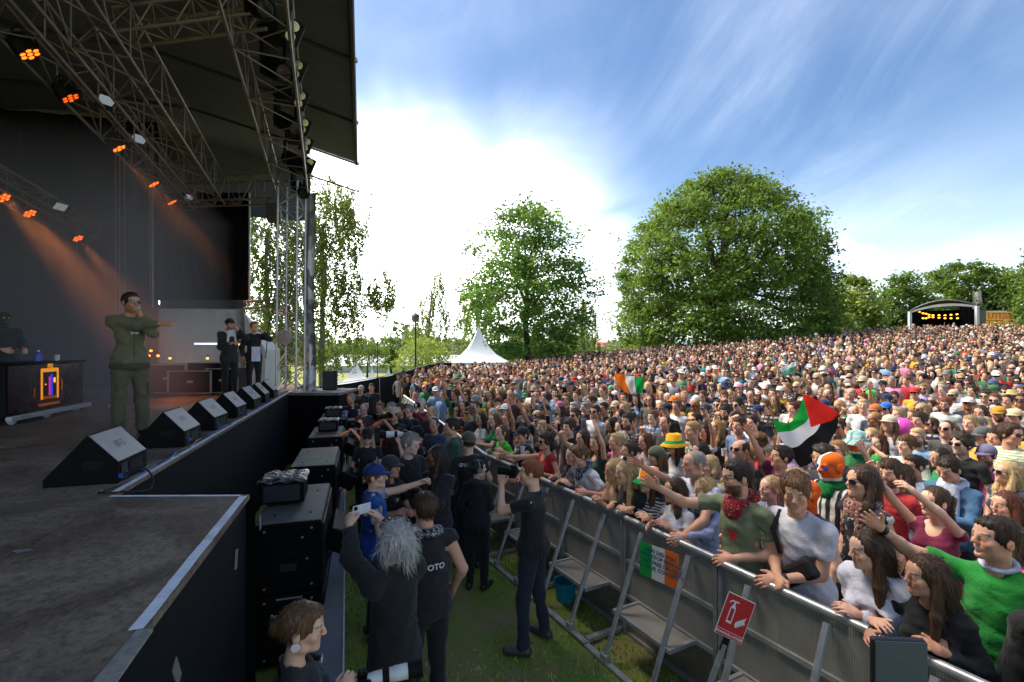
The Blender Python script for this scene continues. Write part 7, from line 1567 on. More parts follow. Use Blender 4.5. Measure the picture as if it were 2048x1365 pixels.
    hero(1868, 976, 1.76, 'woman in maroon top and glasses with both arms raised', 'fs', 'pony', 'brown', 1, 'tank', '#76143e', wear=(('glasses', 'dark_lens', BLK),), pose=dict(L=(-.02, -.34, 1.76), Rr=(-.36, -.24, 1.84), hand=('relaxed', 'relaxed'), heavy=.3), face='pit')
    hero(1800, 930, 1.70, 'woman with brown hair raising a bare arm behind the maroon top', 'fs', 'wavy', 'brown', 4, 'tank', '#9aa0b8', pose=dict(Rr=(-.2, -.25, 1.86), hand=('relaxed', 'open'), hpitch=-8))
    hero(1897, 915, 1.82, 'man in denim jacket with white scarf bowing his head', 'm', 'short', 'dark', 2, 'long', '#3f6a90', topmat='denim', face=(-1, 3), look=(-1, 3), pose=dict(hpitch=22, L=(.08, -.3, 1.2), Rr=(-.08, -.3, 1.2)), extra=scarf_x('cloth_print', '#c4cbdc'))
    hero(1922, 868, 1.84, 'curly haired man in sunglasses and black polo with white trim', 'mS', 'curly', 'dark', 4, 'tee', '#121418', wear=(sung(),))
    hero(2022, 848, 1.92, 'tall man in green striped shirt and sunglasses at the right edge', '', 'mop', 'brown', 3, 'tee', '#9cb56c', topmat='cloth_stripe', wear=(sung(),), look=(9, 3), face=(0, 3))
    hero(2010, 985, 1.70, 'woman with long auburn hair at the right edge', 'fs', 'long', 'auburn', 2, 'tee', '#b0a89c')
    hero(2005, 960, 1.66, 'woman in pink behind the green jersey', 'f', 'long', 'brown', 2, 'tee', '#d23b8a', depth=3.5)
def scarf_mesh_ring(P):
    c = P.neck; f = Field(c-.2, c+.2, .014)
    for k in range(12):
        a = k/12*2*math.pi; b = (k+1)/12*2*math.pi; f.cone(c+P.T @ pt(.072*math.sin(a), .07*math.cos(a)-.01, .022+.018*math.cos(a)), c+P.T @ pt(.072*math.sin(b), .07*math.cos(b)-.01, .022+.018*math.cos(b)), .016, .016, .005)
    V, Q = f.mesh(); return mesh_np('collar', V, Q)
front_row()

# ------------------------------------------------------------------ the crowd behind: shared bodies, own colours
TPL = []
def templates():
    A = [('tee', dict(), ''), ('tee', dict(), 'S'), ('tee', dict(fem=1), 'f'), ('tee', dict(fem=1), 'fs'), ('tank', dict(fem=1), 'fb'), ('long', dict(), 'B'), ('long', dict(fem=1), 'f'), ('hood', dict(heavy=.2), 'm'), ('coat', dict(), 'gS'), ('tee', dict(heavy=.4), 'b'),
         ('tee', dict(Rr=(-.2, -.25, 1.88), hand=('relaxed', 'open')), 's'), ('tank', dict(fem=1, L=(.25, -.2, 1.88), hand=('open', 'relaxed')), 'fs'), ('tee', dict(fem=1, L=(.06, -.3, 1.62), Rr=(-.06, -.3, 1.62), hand=('open', 'open')), 'fb'), ('tee', dict(L=(.03, -.27, 1.40), Rr=(-.03, -.27, 1.40), hand=('fist', 'fist')), 'mO'), ('tee', dict(Rr=(-.12, -.35, 1.70), hand=('relaxed', 'hold')), 'm'), ('long', dict(Rr=(-.25, -.3, 1.85), hand=('relaxed', 'fist')), 'O'), ('tank', dict(fem=1, Rr=(-.03, -.15, 1.48), hand=('relaxed', 'fist')), 'f'), ('tee', dict(L=(.3, -.2, 1.85), Rr=(-.3, -.2, 1.85), hand=('open', 'open')), 'B')]
    for i, (top, pk, head) in enumerate(A):
        pk = dict(pk); P = make_pose(hyaw=[0, 8, -8, 4, -14, 12][i % 6], hpitch=[-3, -8, 2][i % 3], **pk); body = body_mesh(P, head, .024, .0095, .0085)
        TPL.append((P, body, top_mesh(P, top, .022, i, 1, .006 if top in ('hood', 'coat') else 0), top, head, i))
templates()
TROUSER = trouser_mesh(make_pose(), .03); SHOES = shoe_mesh(make_pose())
TCOL = [('black', '#141417', 22), ('white', '#d8d8d6', 15), ('charcoal', '#33353a', 9), ('grey', '#7c7f84', 7), ('navy', '#1e2740', 9), ('beige', '#b5a488', 6), ('sky blue', '#7fa3c6', 5), ('red', '#b0242a', 4), ('forest green', '#1f6b3a', 5), ('mustard', '#d09a22', 4), ('pink', '#d88aa4', 3), ('brown', '#5a4030', 4), ('teal', '#1f7f8c', 3), ('olive', '#5d6140', 3), ('lilac', '#a79ac4', 2), ('maroon', '#5f1a2a', 2)]
CAPC = [('black', '#17181b'), ('white', '#d9d7d0'), ('navy', '#232e50'), ('beige', '#b7aa8c'), ('red', '#b8262a'), ('green', '#2e7a4a'), ('grey', '#77797c'), ('blue', '#2c62b0'), ('pink', '#d867a0'), ('orange', '#d9732a')]
HSTY_M = ['short', 'crop', 'fade', 'mop', 'curly', 'buzz', 'balding', 'short', 'mop']; HSTY_F = ['long', 'wavy', 'bob', 'pony', 'long', 'wavy', 'bun', 'long']
HC = ['brown', 'dark', 'lightbrown', 'blond', 'fair', 'brown', 'dark', 'ginger', 'grey', 'black', 'auburn', 'lightbrown']
TEXTW = {'tee': 'T-shirt', 'tank': 'tank top', 'long': 'long-sleeved top', 'hood': 'hooded top', 'coat': 'jacket'}
POSEW = {10: 'one hand raised', 11: 'one arm up', 12: 'hands at the face', 13: 'hands clasped', 14: 'holding a hand out', 15: 'fist in the air', 16: 'hand at the mouth', 17: 'both arms up'}
crng = random.Random(5)
LM = [(1610, 850, 'the big red and green flag'), (1740, 800, 'the lime green mask'), (1345, 885, 'the yellow bucket hat'), (1662, 950, 'the orange and white balaclava'), (1262, 770, 'the orange white green flag'), (1585, 735, 'the small green and white flag'), (1800, 860, 'the pink balloon'), (1284, 960, 'the tricolour bucket hat'), (1462, 970, 'the red bandana'), (1000, 880, 'the neon vest'), (2022, 900, 'the green striped shirt'), (1865, 1000, 'the maroon top'), (1090, 890, 'the curly haired person in red'), (1188, 790, 'the white tricolour mask'), (900, 860, 'the man in dark green'), (1890, 800, 'the ginger beard'), (1985, 800, 'the yellow shirt'), (1475, 885, 'the dark vest and sunglasses'), (850, 800, 'the red jacket'), (1050, 780, 'the white capped head')]
USED = set()
def where(px, py):
    b = min(LM, key=lambda l: (l[0]-px)**2+(1.6*(l[1]-py))**2); dx, dy = px-b[0], py-b[1]
    if abs(dx) > 1.3*abs(dy): w = 'right of ' if dx > 0 else 'left of '
    else: w = 'in front of ' if dy > 0 else 'behind '
    return ('far ' if abs(dx) > 110 and w[0] in 'rl' else '')+w+b[2]
def tperson(x, y, th, spec, rank=None):
    ti = spec['t']; P, body, top, tk, head, _ = TPL[ti]; s = spec['st']/1.75; g = gz(x, y)
    o = link('person', body, None, MATS['skin'], loc=(x, y, g), rot=(0, 0, th), color=SKINS[spec['skin']]); o.scale = (s,)*3
    dress(o, P, dict(top=hexc(spec['col']), topmat=spec.get('mat', 'cloth'), hair=spec['hair'], hcol=HAIRS[spec['hcol']], wear=spec['wear'], hseed=spec.get('hs', 0), hres=.0105, bot=hexc(spec.get('bot', '#20242e'))), dict(top=top, bottom=TROUSER if spec.get('legs') else None))
    hx, hy = x+(math.cos(th)*P.head[0]-math.sin(th)*P.head[1])*s, y+(math.sin(th)*P.head[0]+math.cos(th)*P.head[1])*s; hz = g+P.head[2]*s; px = 1024+hx/hy*FPX; py = HOR+(CAMH-hz)/hy*FPX
    lab = spec.get('label')
    if not lab:
        pat = {'cloth_stripe': 'striped ', 'cloth_plaid': 'checked ', 'cloth_print': 'printed ', 'cloth_floral': 'flowery '}.get(spec.get('mat', 'cloth'), '')
        bits = f"person in {spec['cn']} {pat}{TEXTW[tk]}"
        if spec.get('wn'): bits += ', '+spec['wn']
        if ti in POSEW: bits += ', '+POSEW[ti]
        lab = bits+', '+where(px, py)
        if lab in USED:
            for adj in ('nearer the stage than its double', 'further back', 'a step aside', 'half hidden', 'one row higher', 'one row lower', 'in a gap'):
                l2 = bits+', '+adj.replace('nearer the stage than its double', 'nearer')+' '+where(px, py)
                if l2 not in USED: lab = l2; break
        lab = ' '.join(lab.split()[:16])
    USED.add(lab); tag(o, lab, 'person', 'festival crowd'); return o, P, (px, py)
def rand_spec(rng=crng):
    ti = rng.choices(range(18), [9, 8, 10, 8, 6, 6, 6, 4, 5, 4, 1.2, 1.2, 1.0, 1.2, 1.4, .8, 1.0, .5])[0]; P, _, _, tk, head, _ = TPL[ti]; fem = 'f' in head
    cn, col, _ = rng.choices(TCOL, [c[2] for c in TCOL])[0]; hair = rng.choice(HSTY_F if fem else HSTY_M); hcol = rng.choice(HC); wear = []; wn = []
    if 'g' in head: hcol = 'grey'
    if 'b' in head: hcol = rng.choice(['fair', 'blond', 'lightbrown'])
    r = rng.random()
    if r < .16: c = rng.choices(CAPC, [6, 6, 4, 5, 1, 1, 3, 1, 1, 1])[0]; wear.append(cap(c[1])); wn.append(c[0]+' cap'); hair = ('longH' if fem else 'shortH')
    elif r < .19: c = rng.choice(CAPC); wear.append(('bucket', 'cloth', hexc(c[1]))); wn.append(c[0]+' bucket hat'); hair = ('longH' if fem else 'shortH')
    elif r < .20: wear.append(('brimhat', 'cloth', hexc('#b99a62'))); wn.append('straw hat'); hair = ('longH' if fem else 'shortH')
    r = rng.random()
    if r < .30: wear.append(sung()); wn.append('sunglasses')
    elif r < .40: wear.append(('glasses', 'dark_lens', BLK)); wn.append('glasses')
    mat = rng.choices(['cloth', 'cloth_stripe', 'cloth_plaid', 'cloth_print', 'cloth_floral', 'cloth_keffiyeh'], [70, 6, 8, 8, 3, 2])[0]
    skin = rng.choices(range(9), [16, 14, 14, 12, 13, 13, 4, 1.5, 1])[0]
    return dict(t=ti, st=(rng.gauss(1.68, .05) if fem else rng.gauss(1.80, .06)), skin=skin, cn=cn, col=col, hair=hair, hcol=hcol, wear=wear, wn=' and '.join(wn), mat=mat, hs=rng.randrange(3), bot=rng.choice(['#20242e', '#2f3b52', '#15161a', '#5a5245']))
def spot(px, py, st, label, t, col, hair, hcol, skin=0, wear=(), mat='cloth', look=None, extra=None, depth=None):
    P = TPL[t][0]; s = st/1.75; hz = (P.head[2]+.118)*s; lk = look or LOOK
    if depth: hx, hy = (px-1024)/FPX*depth, depth
    else: hx, hy = nearest_pt(px, py, hz)
    th = math.atan2(lk[0]-hx, -(lk[1]-hy)); c, sn = math.cos(th), math.sin(th); x = hx-(c*P.head[0]-sn*P.head[1])*s; y = hy-(sn*P.head[0]+c*P.head[1])*s
    o, P, _ = tperson(x, y, th, dict(t=t, st=st, skin=skin, col=col, hair=hair, hcol=hcol, wear=list(wear), mat=mat, label=label)); PEOPLE.append((x, y, .25))
    if extra: extra(o, P, Matrix.Translation((x, y, gz(x, y))) @ Matrix.Rotation(th, 4, 'Z') @ Matrix.Scale(s, 4))
    return o
def known_crowd():
    G = ('glasses', 'dark_lens', BLK); SU = ('sunglasses_up', 'dark_lens', BLK)
    T = spot
    T(1645, 893, 1.84, 'bearded man in dark jacket left of the orange and white balaclava', 5, '#1d2433', 'curly', 'dark', 3)
    T(1590, 938, 1.66, 'blond person with hair bun behind the white shirt', 2, '#c9c4c0', 'bun', 'fair', 1)
    T(1540, 954, 1.68, 'blond woman looking left behind the olive shirt', 3, '#56718e', 'pony', 'fair', 1)
    T(1562, 893, 1.80, 'person in maroon shirt lifting the big flag with a bare arm', 10, '#5a1640', 'short', 'dark', 3)
    T(1480, 880, 1.80, 'balding man in dark sleeveless vest and sunglasses', 1, '#2a2b2a', 'balding', 'dark', 3, (sung(),))
    T(1347, 873, 1.74, 'person in yellow and green bucket hat', 2, '#d8d6d0', 'longH', 'brown', 2, (('bucket', 'yellow_hat', (1, 1, 1, 1)),))
    T(1408, 850, 1.70, 'smiling woman with green sunglasses on her head and raised arm', 11, '#e0e0dc', 'wavy', 'brown', 3, (SU,))
    T(1432, 842, 1.70, 'woman with long straight fair hair behind the raised arm', 4, '#1b1b1f', 'long', 'blond', 1)
    T(1400, 887, 1.66, 'dark haired woman in sunglasses before the smiling woman', 2, '#17181c', 'long', 'black', 3, (sung(),))
    T(1450, 812, 1.80, 'man with wavy dark hair in navy shirt crossing an arm', 5, '#1a2338', 'mop', 'dark', 2, (SU,))
    T(1478, 836, 1.82, 'smiling bearded man in blue shirt right of the navy shirt', 1, '#5a6f92', 'mop', 'brown', 3)
    T(1505, 838, 1.64, 'young woman with long brown hair beside the bearded man', 2, '#7a5a50', 'long', 'brown', 1)
    T(1515, 868, 1.74, 'curly person in red jacket behind the dark vest', 6, '#c41f2a', 'curly', 'lightbrown', 2)
    T(1500, 893, 1.70, 'woman with blond hair tied back beside the dark vest', 4, '#2a2c2a', 'pony', 'blond', 2)
    T(1418, 913, 1.66, 'blond woman in profile below the dark haired sunglasses', 3, '#c8b9a8', 'bob', 'fair', 1)
    T(1255, 828, 1.84, 'dark bearded man in white shirt with chequered scarf', 5, '#dcdad8', 'short', 'dark', 2, (), 'cloth_keffiyeh')
    T(1190, 812, 1.80, 'man in white T-shirt and sunglasses holding his hand to his chest', 1, '#dcdde2', 'short', 'black', 3, (sung(),))
    T(1150, 818, 1.82, 'man in navy shirt and dark sunglasses', 0, '#23293c', 'short', 'brown', 2, (sung(),))
    T(1138, 840, 1.76, 'young man in black shirt with brown fringe', 0, '#16171a', 'mop', 'brown', 1)
    T(1085, 842, 1.66, 'person with short bleached hair looking left', 2, '#24262c', 'crop', 'fair', 1)
    T(1120, 838, 1.66, 'woman holding both hands at her mouth', 12, '#8d8a86', 'long', 'brown', 2)
    T(1165, 862, 1.66, 'woman with long brown hair lifting a phone', 14, '#b9a79a', 'long', 'brown', 1, (), 'cloth', None, lambda o, P, W_: phone_thing(W_ @ Vector(P.wri[1]+pt(0, -.05, .1)), W_.to_3x3().normalized().to_4x4(), 'dark red phone held by a woman with long hair', '#5a2028'))
    T(1148, 806, 1.80, 'grey haired man looking left in dark shirt', 0, '#26282e', 'crop', 'grey', 4)
    T(1207, 806, 1.76, 'young man with black hair and white collar', 0, '#2a2f3c', 'short', 'black', 6)
    T(1220, 838, 1.62, 'woman with long black hair beside the chequered scarf', 2, '#1d1d22', 'long', 'black', 6)
    T(1240, 842, 1.66, 'dark haired woman with sunglasses on her head', 3, '#8c8f99', 'bob', 'black', 1, (SU,))
    T(1232, 868, 1.70, 'blond woman in pink with hair drawn back', 4, '#d66a9c', 'bun', 'fair', 2)
    T(1258, 886, 1.68, 'smiling woman with brown hair and bare shoulders', 16, '#c9a596', 'bun', 'brown', 3)
    T(1290, 868, 1.66, 'woman with auburn hair in profile', 2, '#9a8f96', 'long', 'auburn', 2)
    T(1192, 870, 1.68, 'woman with long light hair and raised tattooed arm', 11, '#2b4a34', 'wavy', 'lightbrown', 1)
    T(1312, 895, 1.70, 'person in dark green cap worn backwards', 2, '#6b6e66', 'longH', 'lightbrown', 2, (cap('#5a5f4a', 'back'),))
    T(1330, 832, 1.80, 'bald man with short beard in dark shirt', 1, '#2e2a2a', 'buzz', 'brown', 3)
    T(1305, 822, 1.72, 'boy with sandy hair in blue checked shirt', 13, '#5a7396', 'mop', 'lightbrown', 1, (), 'cloth_plaid')
    T(1333, 808, 1.80, 'man in black cap in profile', 0, '#202126', 'shortH', 'dark', 3, (cap('#1c1d22'),))
    T(1248, 786, 1.84, 'man with glasses in checked shirt', 1, '#4a5560', 'short', 'brown', 2, (G,), 'cloth_plaid')
    T(1300, 790, 1.82, 'long haired man in sunglasses and grey shirt', 1, '#45484c', 'bob', 'brown', 3, (sung(),))
    T(1188, 778, 1.76, 'person in green white orange mask with dark glasses', 0, '#6a6448', None, 'dark', 1, (('balaclava', 'irish_mask', (1, 1, 1, 1)), sung()))
    T(1222, 772, 1.78, 'person in green cap and pale shirt', 0, '#b9bfd0', 'shortH', 'brown', 2, (cap('#5aa878', 'back'),))
    T(1075, 762, 1.78, 'person in dark cap and white shirt with backpack', 0, '#dfe4ee', 'shortH', 'brown', 2, (cap('#34384a'),))
    T(1118, 805, 1.74, 'person in pink beanie among the raised arms', 2, '#5b5e66', 'longH', 'brown', 1, (('beanie', 'cloth', hexc('#b0628c')),))
    T(1050, 808, 1.68, 'blond curly haired person looking down', 2, '#4a4c50', 'curly', 'fair', 1)
    T(1080, 830, 1.72, 'long armed person in sunglasses stretching both arms up', 17, '#1d1e22', 'short', 'dark', 6, (sung(),))
    T(1012, 828, 1.70, 'person in navy top with yellow wristband and raised arm', 11, '#1c2640', 'pony', 'lightbrown', 2)
    T(950, 802, 1.80, 'man in green football shirt in profile', 0, '#1f8a44', 'crop', 'brown', 2)
    T(938, 815, 1.72, 'person with light brown hair and sunglasses holding a phone', 14, '#33363c', 'mop', 'lightbrown', 2, (sung(),), 'cloth', None, lambda o, P, W_: phone_thing(W_ @ Vector(P.wri[1]+pt(0, -.05, .1)), W_.to_3x3().normalized().to_4x4(), 'black phone held up near the man in football shirt'))
    T(985, 818, 1.66, 'white haired person behind the very long brown hair', 2, '#6a6a70', 'bob', 'white', 4)
    T(1740, 780, 1.80, 'person in lime green balaclava and blue shirt', 0, '#1a86b8', None, 'dark', 1, (('balaclava', 'cloth', hexc('#3fe04a')),))
    T(1750, 810, 1.80, 'man in orange patterned cap below the lime mask', 0, '#22314a', 'shortH', 'brown', 5, (cap('#b5683a'),))
    T(1771, 806, 1.76, 'person in bright blue cap right of the orange cap', 0, '#3a3f4c', 'shortH', 'dark', 1, (cap('#2b6fc4'), sung()))
    T(1778, 832, 1.82, 'person in beige cap looking left', 1, '#c2c4c6', 'longH', 'lightbrown', 3, (cap('#c8bda4'),))
    T(1838, 826, 1.82, 'young man in navy checked shirt with white collar', 0, '#2d3346', 'mop', 'brown', 2, (), 'cloth_plaid')
    T(1812, 872, 1.76, 'boy with brown fringe in green and white top', 0, '#d4dccf', 'mop', 'lightbrown', 1)
    T(1828, 912, 1.70, 'dark haired person seen from behind with tied hair', 2, '#8fa0b8', 'bun', 'black', 3)
    T(1757, 870, 1.64, 'woman with auburn hair behind the raised hands', 12, '#1f8a3c', 'wavy', 'auburn', 1)
    T(1742, 858, 1.68, 'smiling person with fair hair left of the beige cap', 3, '#b0aca6', 'bob', 'fair', 4)
    T(1893, 842, 1.82, 'bald man in sunglasses and dark shirt', 1, '#3a3836', 'buzz', 'brown', 5, (sung(),))
    T(1890, 796, 1.84, 'ginger bearded man with glasses and backpack straps', 5, '#c3c8c4', 'mop', 'ginger', 1, (G,))
    T(1940, 832, 1.78, 'blond young man in dark shirt', 9, '#23262c', 'short', 'fair', 1)
    T(1965, 856, 1.80, 'older man in grey cap and glasses with yellow jacket', 8, '#d29a35', 'shortH', 'grey', 4, (cap('#54595c'), G))
    T(1972, 892, 1.72, 'bearded man in purple grey cap and pink shirt', 5, '#e07ab0', 'shortH', 'dark', 2, (cap('#6f6a84'),))
    T(1990, 860, 1.80, 'dark haired man looking down behind the caps', 1, '#7d7a78', 'short', 'dark', 3)
    T(1878, 898, 1.66, 'dark haired woman behind the denim jacket', 2, '#1f7a48', 'long', 'black', 3)
    T(1902, 850, 1.70, 'man with pale hair scratching his chin', 16, '#8c8478', 'crop', 'lightbrown', 2)
    T(1968, 835, 1.66, 'blond woman in sunglasses behind the grey cap', 4, '#c7b49c', 'bob', 'fair', 1, (sung(),))
    T(1998, 815, 1.78, 'bearded man in mustard cap', 5, '#1d1f24', 'shortH', 'black', 3, (cap('#b5852a'),))
    T(2030, 820, 1.78, 'man in pale cap at the right edge', 0, '#1c2233', 'shortH', 'brown', 5, (cap('#c9b48c'),))
    T(1960, 812, 1.82, 'bearded man with glasses and long brown hair', 5, '#2b2b30', 'bob', 'brown', 2, (G,))
    T(1970, 783, 1.80, 'dark haired man in sunglasses looking up', 1, '#dcd9d2', 'curly', 'dark', 2, (sung(),))
    T(2015, 790, 1.82, 'man in white shirt with short dark hair at the right', 0, '#cfd2d4', 'crop', 'dark', 3)
    T(1918, 762, 1.86, 'tall man in grey shirt above the ginger beard', 0, '#8f9294', 'short', 'dark', 3)
    T(1884, 764, 1.76, 'person with short white hair in red top', 3, '#8a2f36', 'short', 'fair', 1)
    T(1848, 768, 1.66, 'blond woman in sunglasses with long hair', 4, '#d8cfc4', 'long', 'fair', 1, (sung(),))
    T(1830, 776, 1.78, 'person in red and yellow cap with sunglasses', 0, '#d8a02a', 'shortH', 'brown', 2, (cap('#d0342c'), sung()))
    T(1788, 784, 1.78, 'man with dark beard left of the red cap', 5, '#b9b0c4', 'short', 'auburn', 2)
    T(1765, 762, 1.80, 'man in black shirt and black cap behind the lime mask', 0, '#18191c', 'shortH', 'dark', 1, (cap('#1a1b1e'),))
    T(1695, 773, 1.80, 'man in sunglasses behind the raised phone', 0, '#d9d9dc', 'short', 'dark', 2, (sung(),))
    T(1862, 802, 1.66, 'woman with brown hair beside the ginger beard', 2, '#22304a', 'wavy', 'brown', 1)
    T(1840, 800, 1.68, 'dark haired woman in sunglasses', 2, '#2a2c32', 'long', 'black', 3, (sung(),))
    T(1560, 774, 1.82, 'man in cream cap and mustard shirt', 1, '#d8a42a', 'shortH', 'brown', 2, (cap('#d5d2c8'),))
    T(1542, 806, 1.66, 'blond woman in sunglasses above the big flag', 4, '#b7a08a', 'bob', 'blond', 1, (sung(),))
    T(1515, 812, 1.78, 'man in navy cap left of the big flag', 0, '#262b38', 'shortH', 'brown', 2, (cap('#1e2b50'),))
    T(1500, 777, 1.80, 'man in black cap and dark shirt', 0, '#24252a', 'shortH', 'dark', 1, (cap('#1c1e26'),))
    T(1480, 768, 1.80, 'person in pink brimmed cap and dark jacket', 7, '#28303c', 'shortH', 'dark', 2, (cap('#b57a98'),))
    T(1410, 808, 1.78, 'man in dark flat cap with glasses', 1, '#2f3440', 'shortH', 'dark', 1, (cap('#3a3c42'), G))
    T(1420, 770, 1.66, 'long dark haired woman in grey top', 2, '#8f96a0', 'long', 'dark', 1)
    T(1445, 792, 1.66, 'woman with long ginger blond hair', 4, '#9ab0c0', 'long', 'ginger', 1)
    T(1583, 800, 1.80, 'short haired man left of the big flag top', 0, '#b8b4ac', 'short', 'brown', 2)
    T(1598, 803, 1.78, 'long haired man behind the green part of the flag', 1, '#4a463e', 'bob', 'dark', 2)
    T(1655, 768, 1.80, 'bald man in pink shirt above the flag', 1, '#c8688c', 'buzz', 'lightbrown', 2)
    T(1985, 760, 1.80, 'person in blue cap and grey shirt', 0, '#b5b8bc', 'shortH', 'grey', 2, (cap('#4a5c86'),))
    T(2035, 765, 1.76, 'person in bright yellow shirt at the right edge', 0, '#e8b020', 'short', 'brown', 2)
known_crowd()

# fill the field
def crowd_fill():
    rng = np.random.default_rng(21); pts = []; sp = .56; y = 2.2; row = 0
    while y < 50:
        x = -8.0+(row % 2)*sp*.5
        while x < 58:
            jx, jy = x+rng.normal(0, .10), y+rng.normal(0, .08); x += sp*(1+.004*y)
            if jx > 1.14*jy+1.5: break
            if behind(jx, jy) < .42: continue
            fx = np.interp(jy, [0, 23, 29, 42, 46.5, 48, 60], [-99, -5.9, -5.2, -5.2, -5, -5, -5]);
            if jx < fx: continue
            px = 1024+jx/jy*FPX
            lim = np.interp(px, [700, 1010, 1070, 1500, 1800, 1960, 2048], [36, 36.5, 46, 46, 48, 48, 50])
            if jy > lim: continue
            if rng.random() < .06: continue
            pts.append((jx, jy, px))
        y += sp*.86*(1+.004*y); row += 1
    A = np.array(PEOPLE); out = []
    for (x, y, px) in pts:
        if len(A) and y < 16 and ((A[:, 0]-x)**2+(A[:, 1]-y)**2).min() < (.42 if y < 9 else .36)**2: continue
        if y < 5.2 and px > 1150: 
            # in the front rows only the modelled people stand before the camera
            if behind(x, y) < 1.5: continue
        out.append((x, y, px))
    out.sort(key=lambda p: p[1]); return out
FILL = crowd_fill()
n_ind = max(0, 296-NH[0]-sum(1 for o in COL.objects if o.get('category') == 'person')+NH[0])
vis = [p for p in FILL if -40 < p[2] < 2090]; ind = vis[:n_ind]; indset = set(ind); rest = [p for p in FILL if p not in indset]
for (x, y, px) in ind:
    sp = rand_spec(); tperson(x, y, math.atan2(LOOK.x-x, -(LOOK.y-y))+crng.gauss(0, .22), sp)

def crowd_mass():
    rng = np.random.default_rng(31)
    def coarse(style, fem, hh, ht, arms=None, hat=None, glasses=False):
        f = Field((-.13, -.16, -.2), (.13, .15, .15), hh); f.ell((0, .016, .03), (.076, .096, .088), 0); f.ell((0, -.03, -.045), (.056, .062, .074), .03); f.ell((0, -.068, -.095), (.026, .024, .02), .025); f.cone((0, -.09, .015), (0, -.115, -.02), .012, .016, .012)
        for s_ in (-1, 1): f.ell((s_*.033, -.112, .006), (.024, .022, .014), .01, True); f.ell((s_*.08, .014, -.006), (.014, .022, .034), .008)
        f.cone((0, .02, -.06), (0, .03, -.22), .052, .058, .03); V, Q = f.mesh(); parts = [(V, Q)]; cls = [np.zeros(len(V))]
        g = Field((-.17, -.16, -.4), (.17, .2, .2), hh*1.25); cp = {'short': 1.12, 'curly': 1.25, 'long': 1.14, 'bob': 1.16, 'none': 0}[style]
        if cp:
            g.ell((0, .022, .04), (.076*cp, .096*cp, .09*cp), 0); g.ell((0, -.112, -.035), (.078, .09, .105), .01, True); g.ell((0, -.06, -.08), (.09, .085, .075), .01, True)
            if style in ('short', 'curly'): g.ell((0, .02, -.155), (.15, .17, .085), .01, True)
            if style in ('long', 'bob'):
                L_ = -.32 if style == 'long' else -.14
                for s_ in (-1, 1): g.cone((s_*.07, .02, .02), (s_*.088, -.01, L_), .034, .03, .03); g.cone((s_*.04, .09, -.02), (s_*.05, .10, L_), .05, .04, .03)
            if hat: g.cut((0, 0, .04), (0, 0, 1))
            V, Q = g.mesh(); parts.append((V, Q)); cls.append(np.ones(len(V)))
        if hat:
            n = 10; a = np.linspace(0, 2*np.pi, n, endpoint=False); pr = [(.0, .150), (.065, .135), (.092, .085), (.096, .04)]; 
            if hat == 'bucket': pr += [(.145, .0)]
            V = np.concatenate([np.stack([r*np.cos(a), .015+1.15*r*np.sin(a), z+0*a], -1) for r, z in pr]); q = np.arange(n); Q = np.concatenate([np.stack([i*n+q, i*n+(q+1) % n, (i+1)*n+(q+1) % n, (i+1)*n+q], -1) for i in range(len(pr)-1)]); parts.append((V, Q)); cls.append(np.full(len(V), 3))
            if hat == 'cap': V = np.array([(-.075, -.07, .05), (.075, -.07, .05), (.06, -.175, .03), (-.06, -.175, .03)]); parts.append((V, np.array([[0, 1, 2, 3]]))); cls.append(np.full(4, 3))
        if glasses: V = np.array([(-.062, -.095, -.014), (.062, -.095, -.014), (.062, -.098, .02), (-.062, -.098, .02), (-.03, -.112, -.016), (.03, -.112, -.016), (.03, -.114, .02), (-.03, -.114, .02), (-.08, -.02, .008), (.08, -.02, .008), (.08, -.02, .02), (-.08, -.02, .02)]); parts.append((V, np.array([[0, 4, 7, 3], [4, 5, 6, 7], [5, 1, 2, 6], [8, 0, 3, 11], [1, 9, 10, 2]]))); cls.append(np.full(12, 4))
        Vh, Qh = join(parts); Vh = Vh+np.array([0, -.01, 1.632])
        P = make_pose(fem=fem, **(arms or {})); t = Field((-.55, -.6, .55), (.55, .4, 2.15 if arms else 1.55), ht); torso_prims(t, P, .015)
        t.ell((0, 0, .8), (.15, .12, .35), .05)
        for i in range(2): t.cone(P.sh[i], P.sh[i]+(P.elb[i]-P.sh[i])*.6, .062, .06, .03)
        Vt, Qt = t.mesh(); ps = [(Vh, Qh), (Vt, Qt)]; cl = [np.concatenate(cls), np.full(len(Vt), 2)]
        a = Field((-.6, -.7, .7), (.6, .3, 2.2), min(ht, .045))
        for i in range(2): a.cone(P.sh[i]+(P.elb[i]-P.sh[i])*.5, P.elb[i], .045, .042, .02); a.cone(P.elb[i], P.wri[i], .042, .03, .02); a.cone(P.wri[i], P.wri[i]+P.HM[i][0][:, 0]*.14, .034, .03, .01)
        Va, Qa = a.mesh(); ps.append((Va, Qa)); cl.append(np.zeros(len(Va))); V, Q = join(ps); return V, Q, np.concatenate(cl).astype(int)
    up = [dict(Rr=(-.2, -.2, 1.88)), dict(L=(.2, -.25, 1.88)), dict(L=(.28, -.2, 1.8), Rr=(-.28, -.2, 1.8)), dict(L=(.04, -.3, 1.5), Rr=(-.04, -.3, 1.5))]
    combos = [('short', 0, None, None, 0), ('short', 0, None, None, 1), ('long', 1, None, None, 0), ('long', 1, None, None, 1), ('bob', 1, None, None, 0), ('curly', 0, None, None, 0), ('curly', 0, None, None, 1), ('short', 0, None, 'cap', 0), ('short', 0, None, 'cap', 1), ('long', 1, None, 'cap', 1), ('long', 1, None, 'bucket', 0), ('none', 0, None, None, 1), ('short', 0, up[0], None, 0), ('long', 1, up[1], None, 0), ('short', 0, up[2], None, 1), ('bob', 1, up[3], None, 1)]
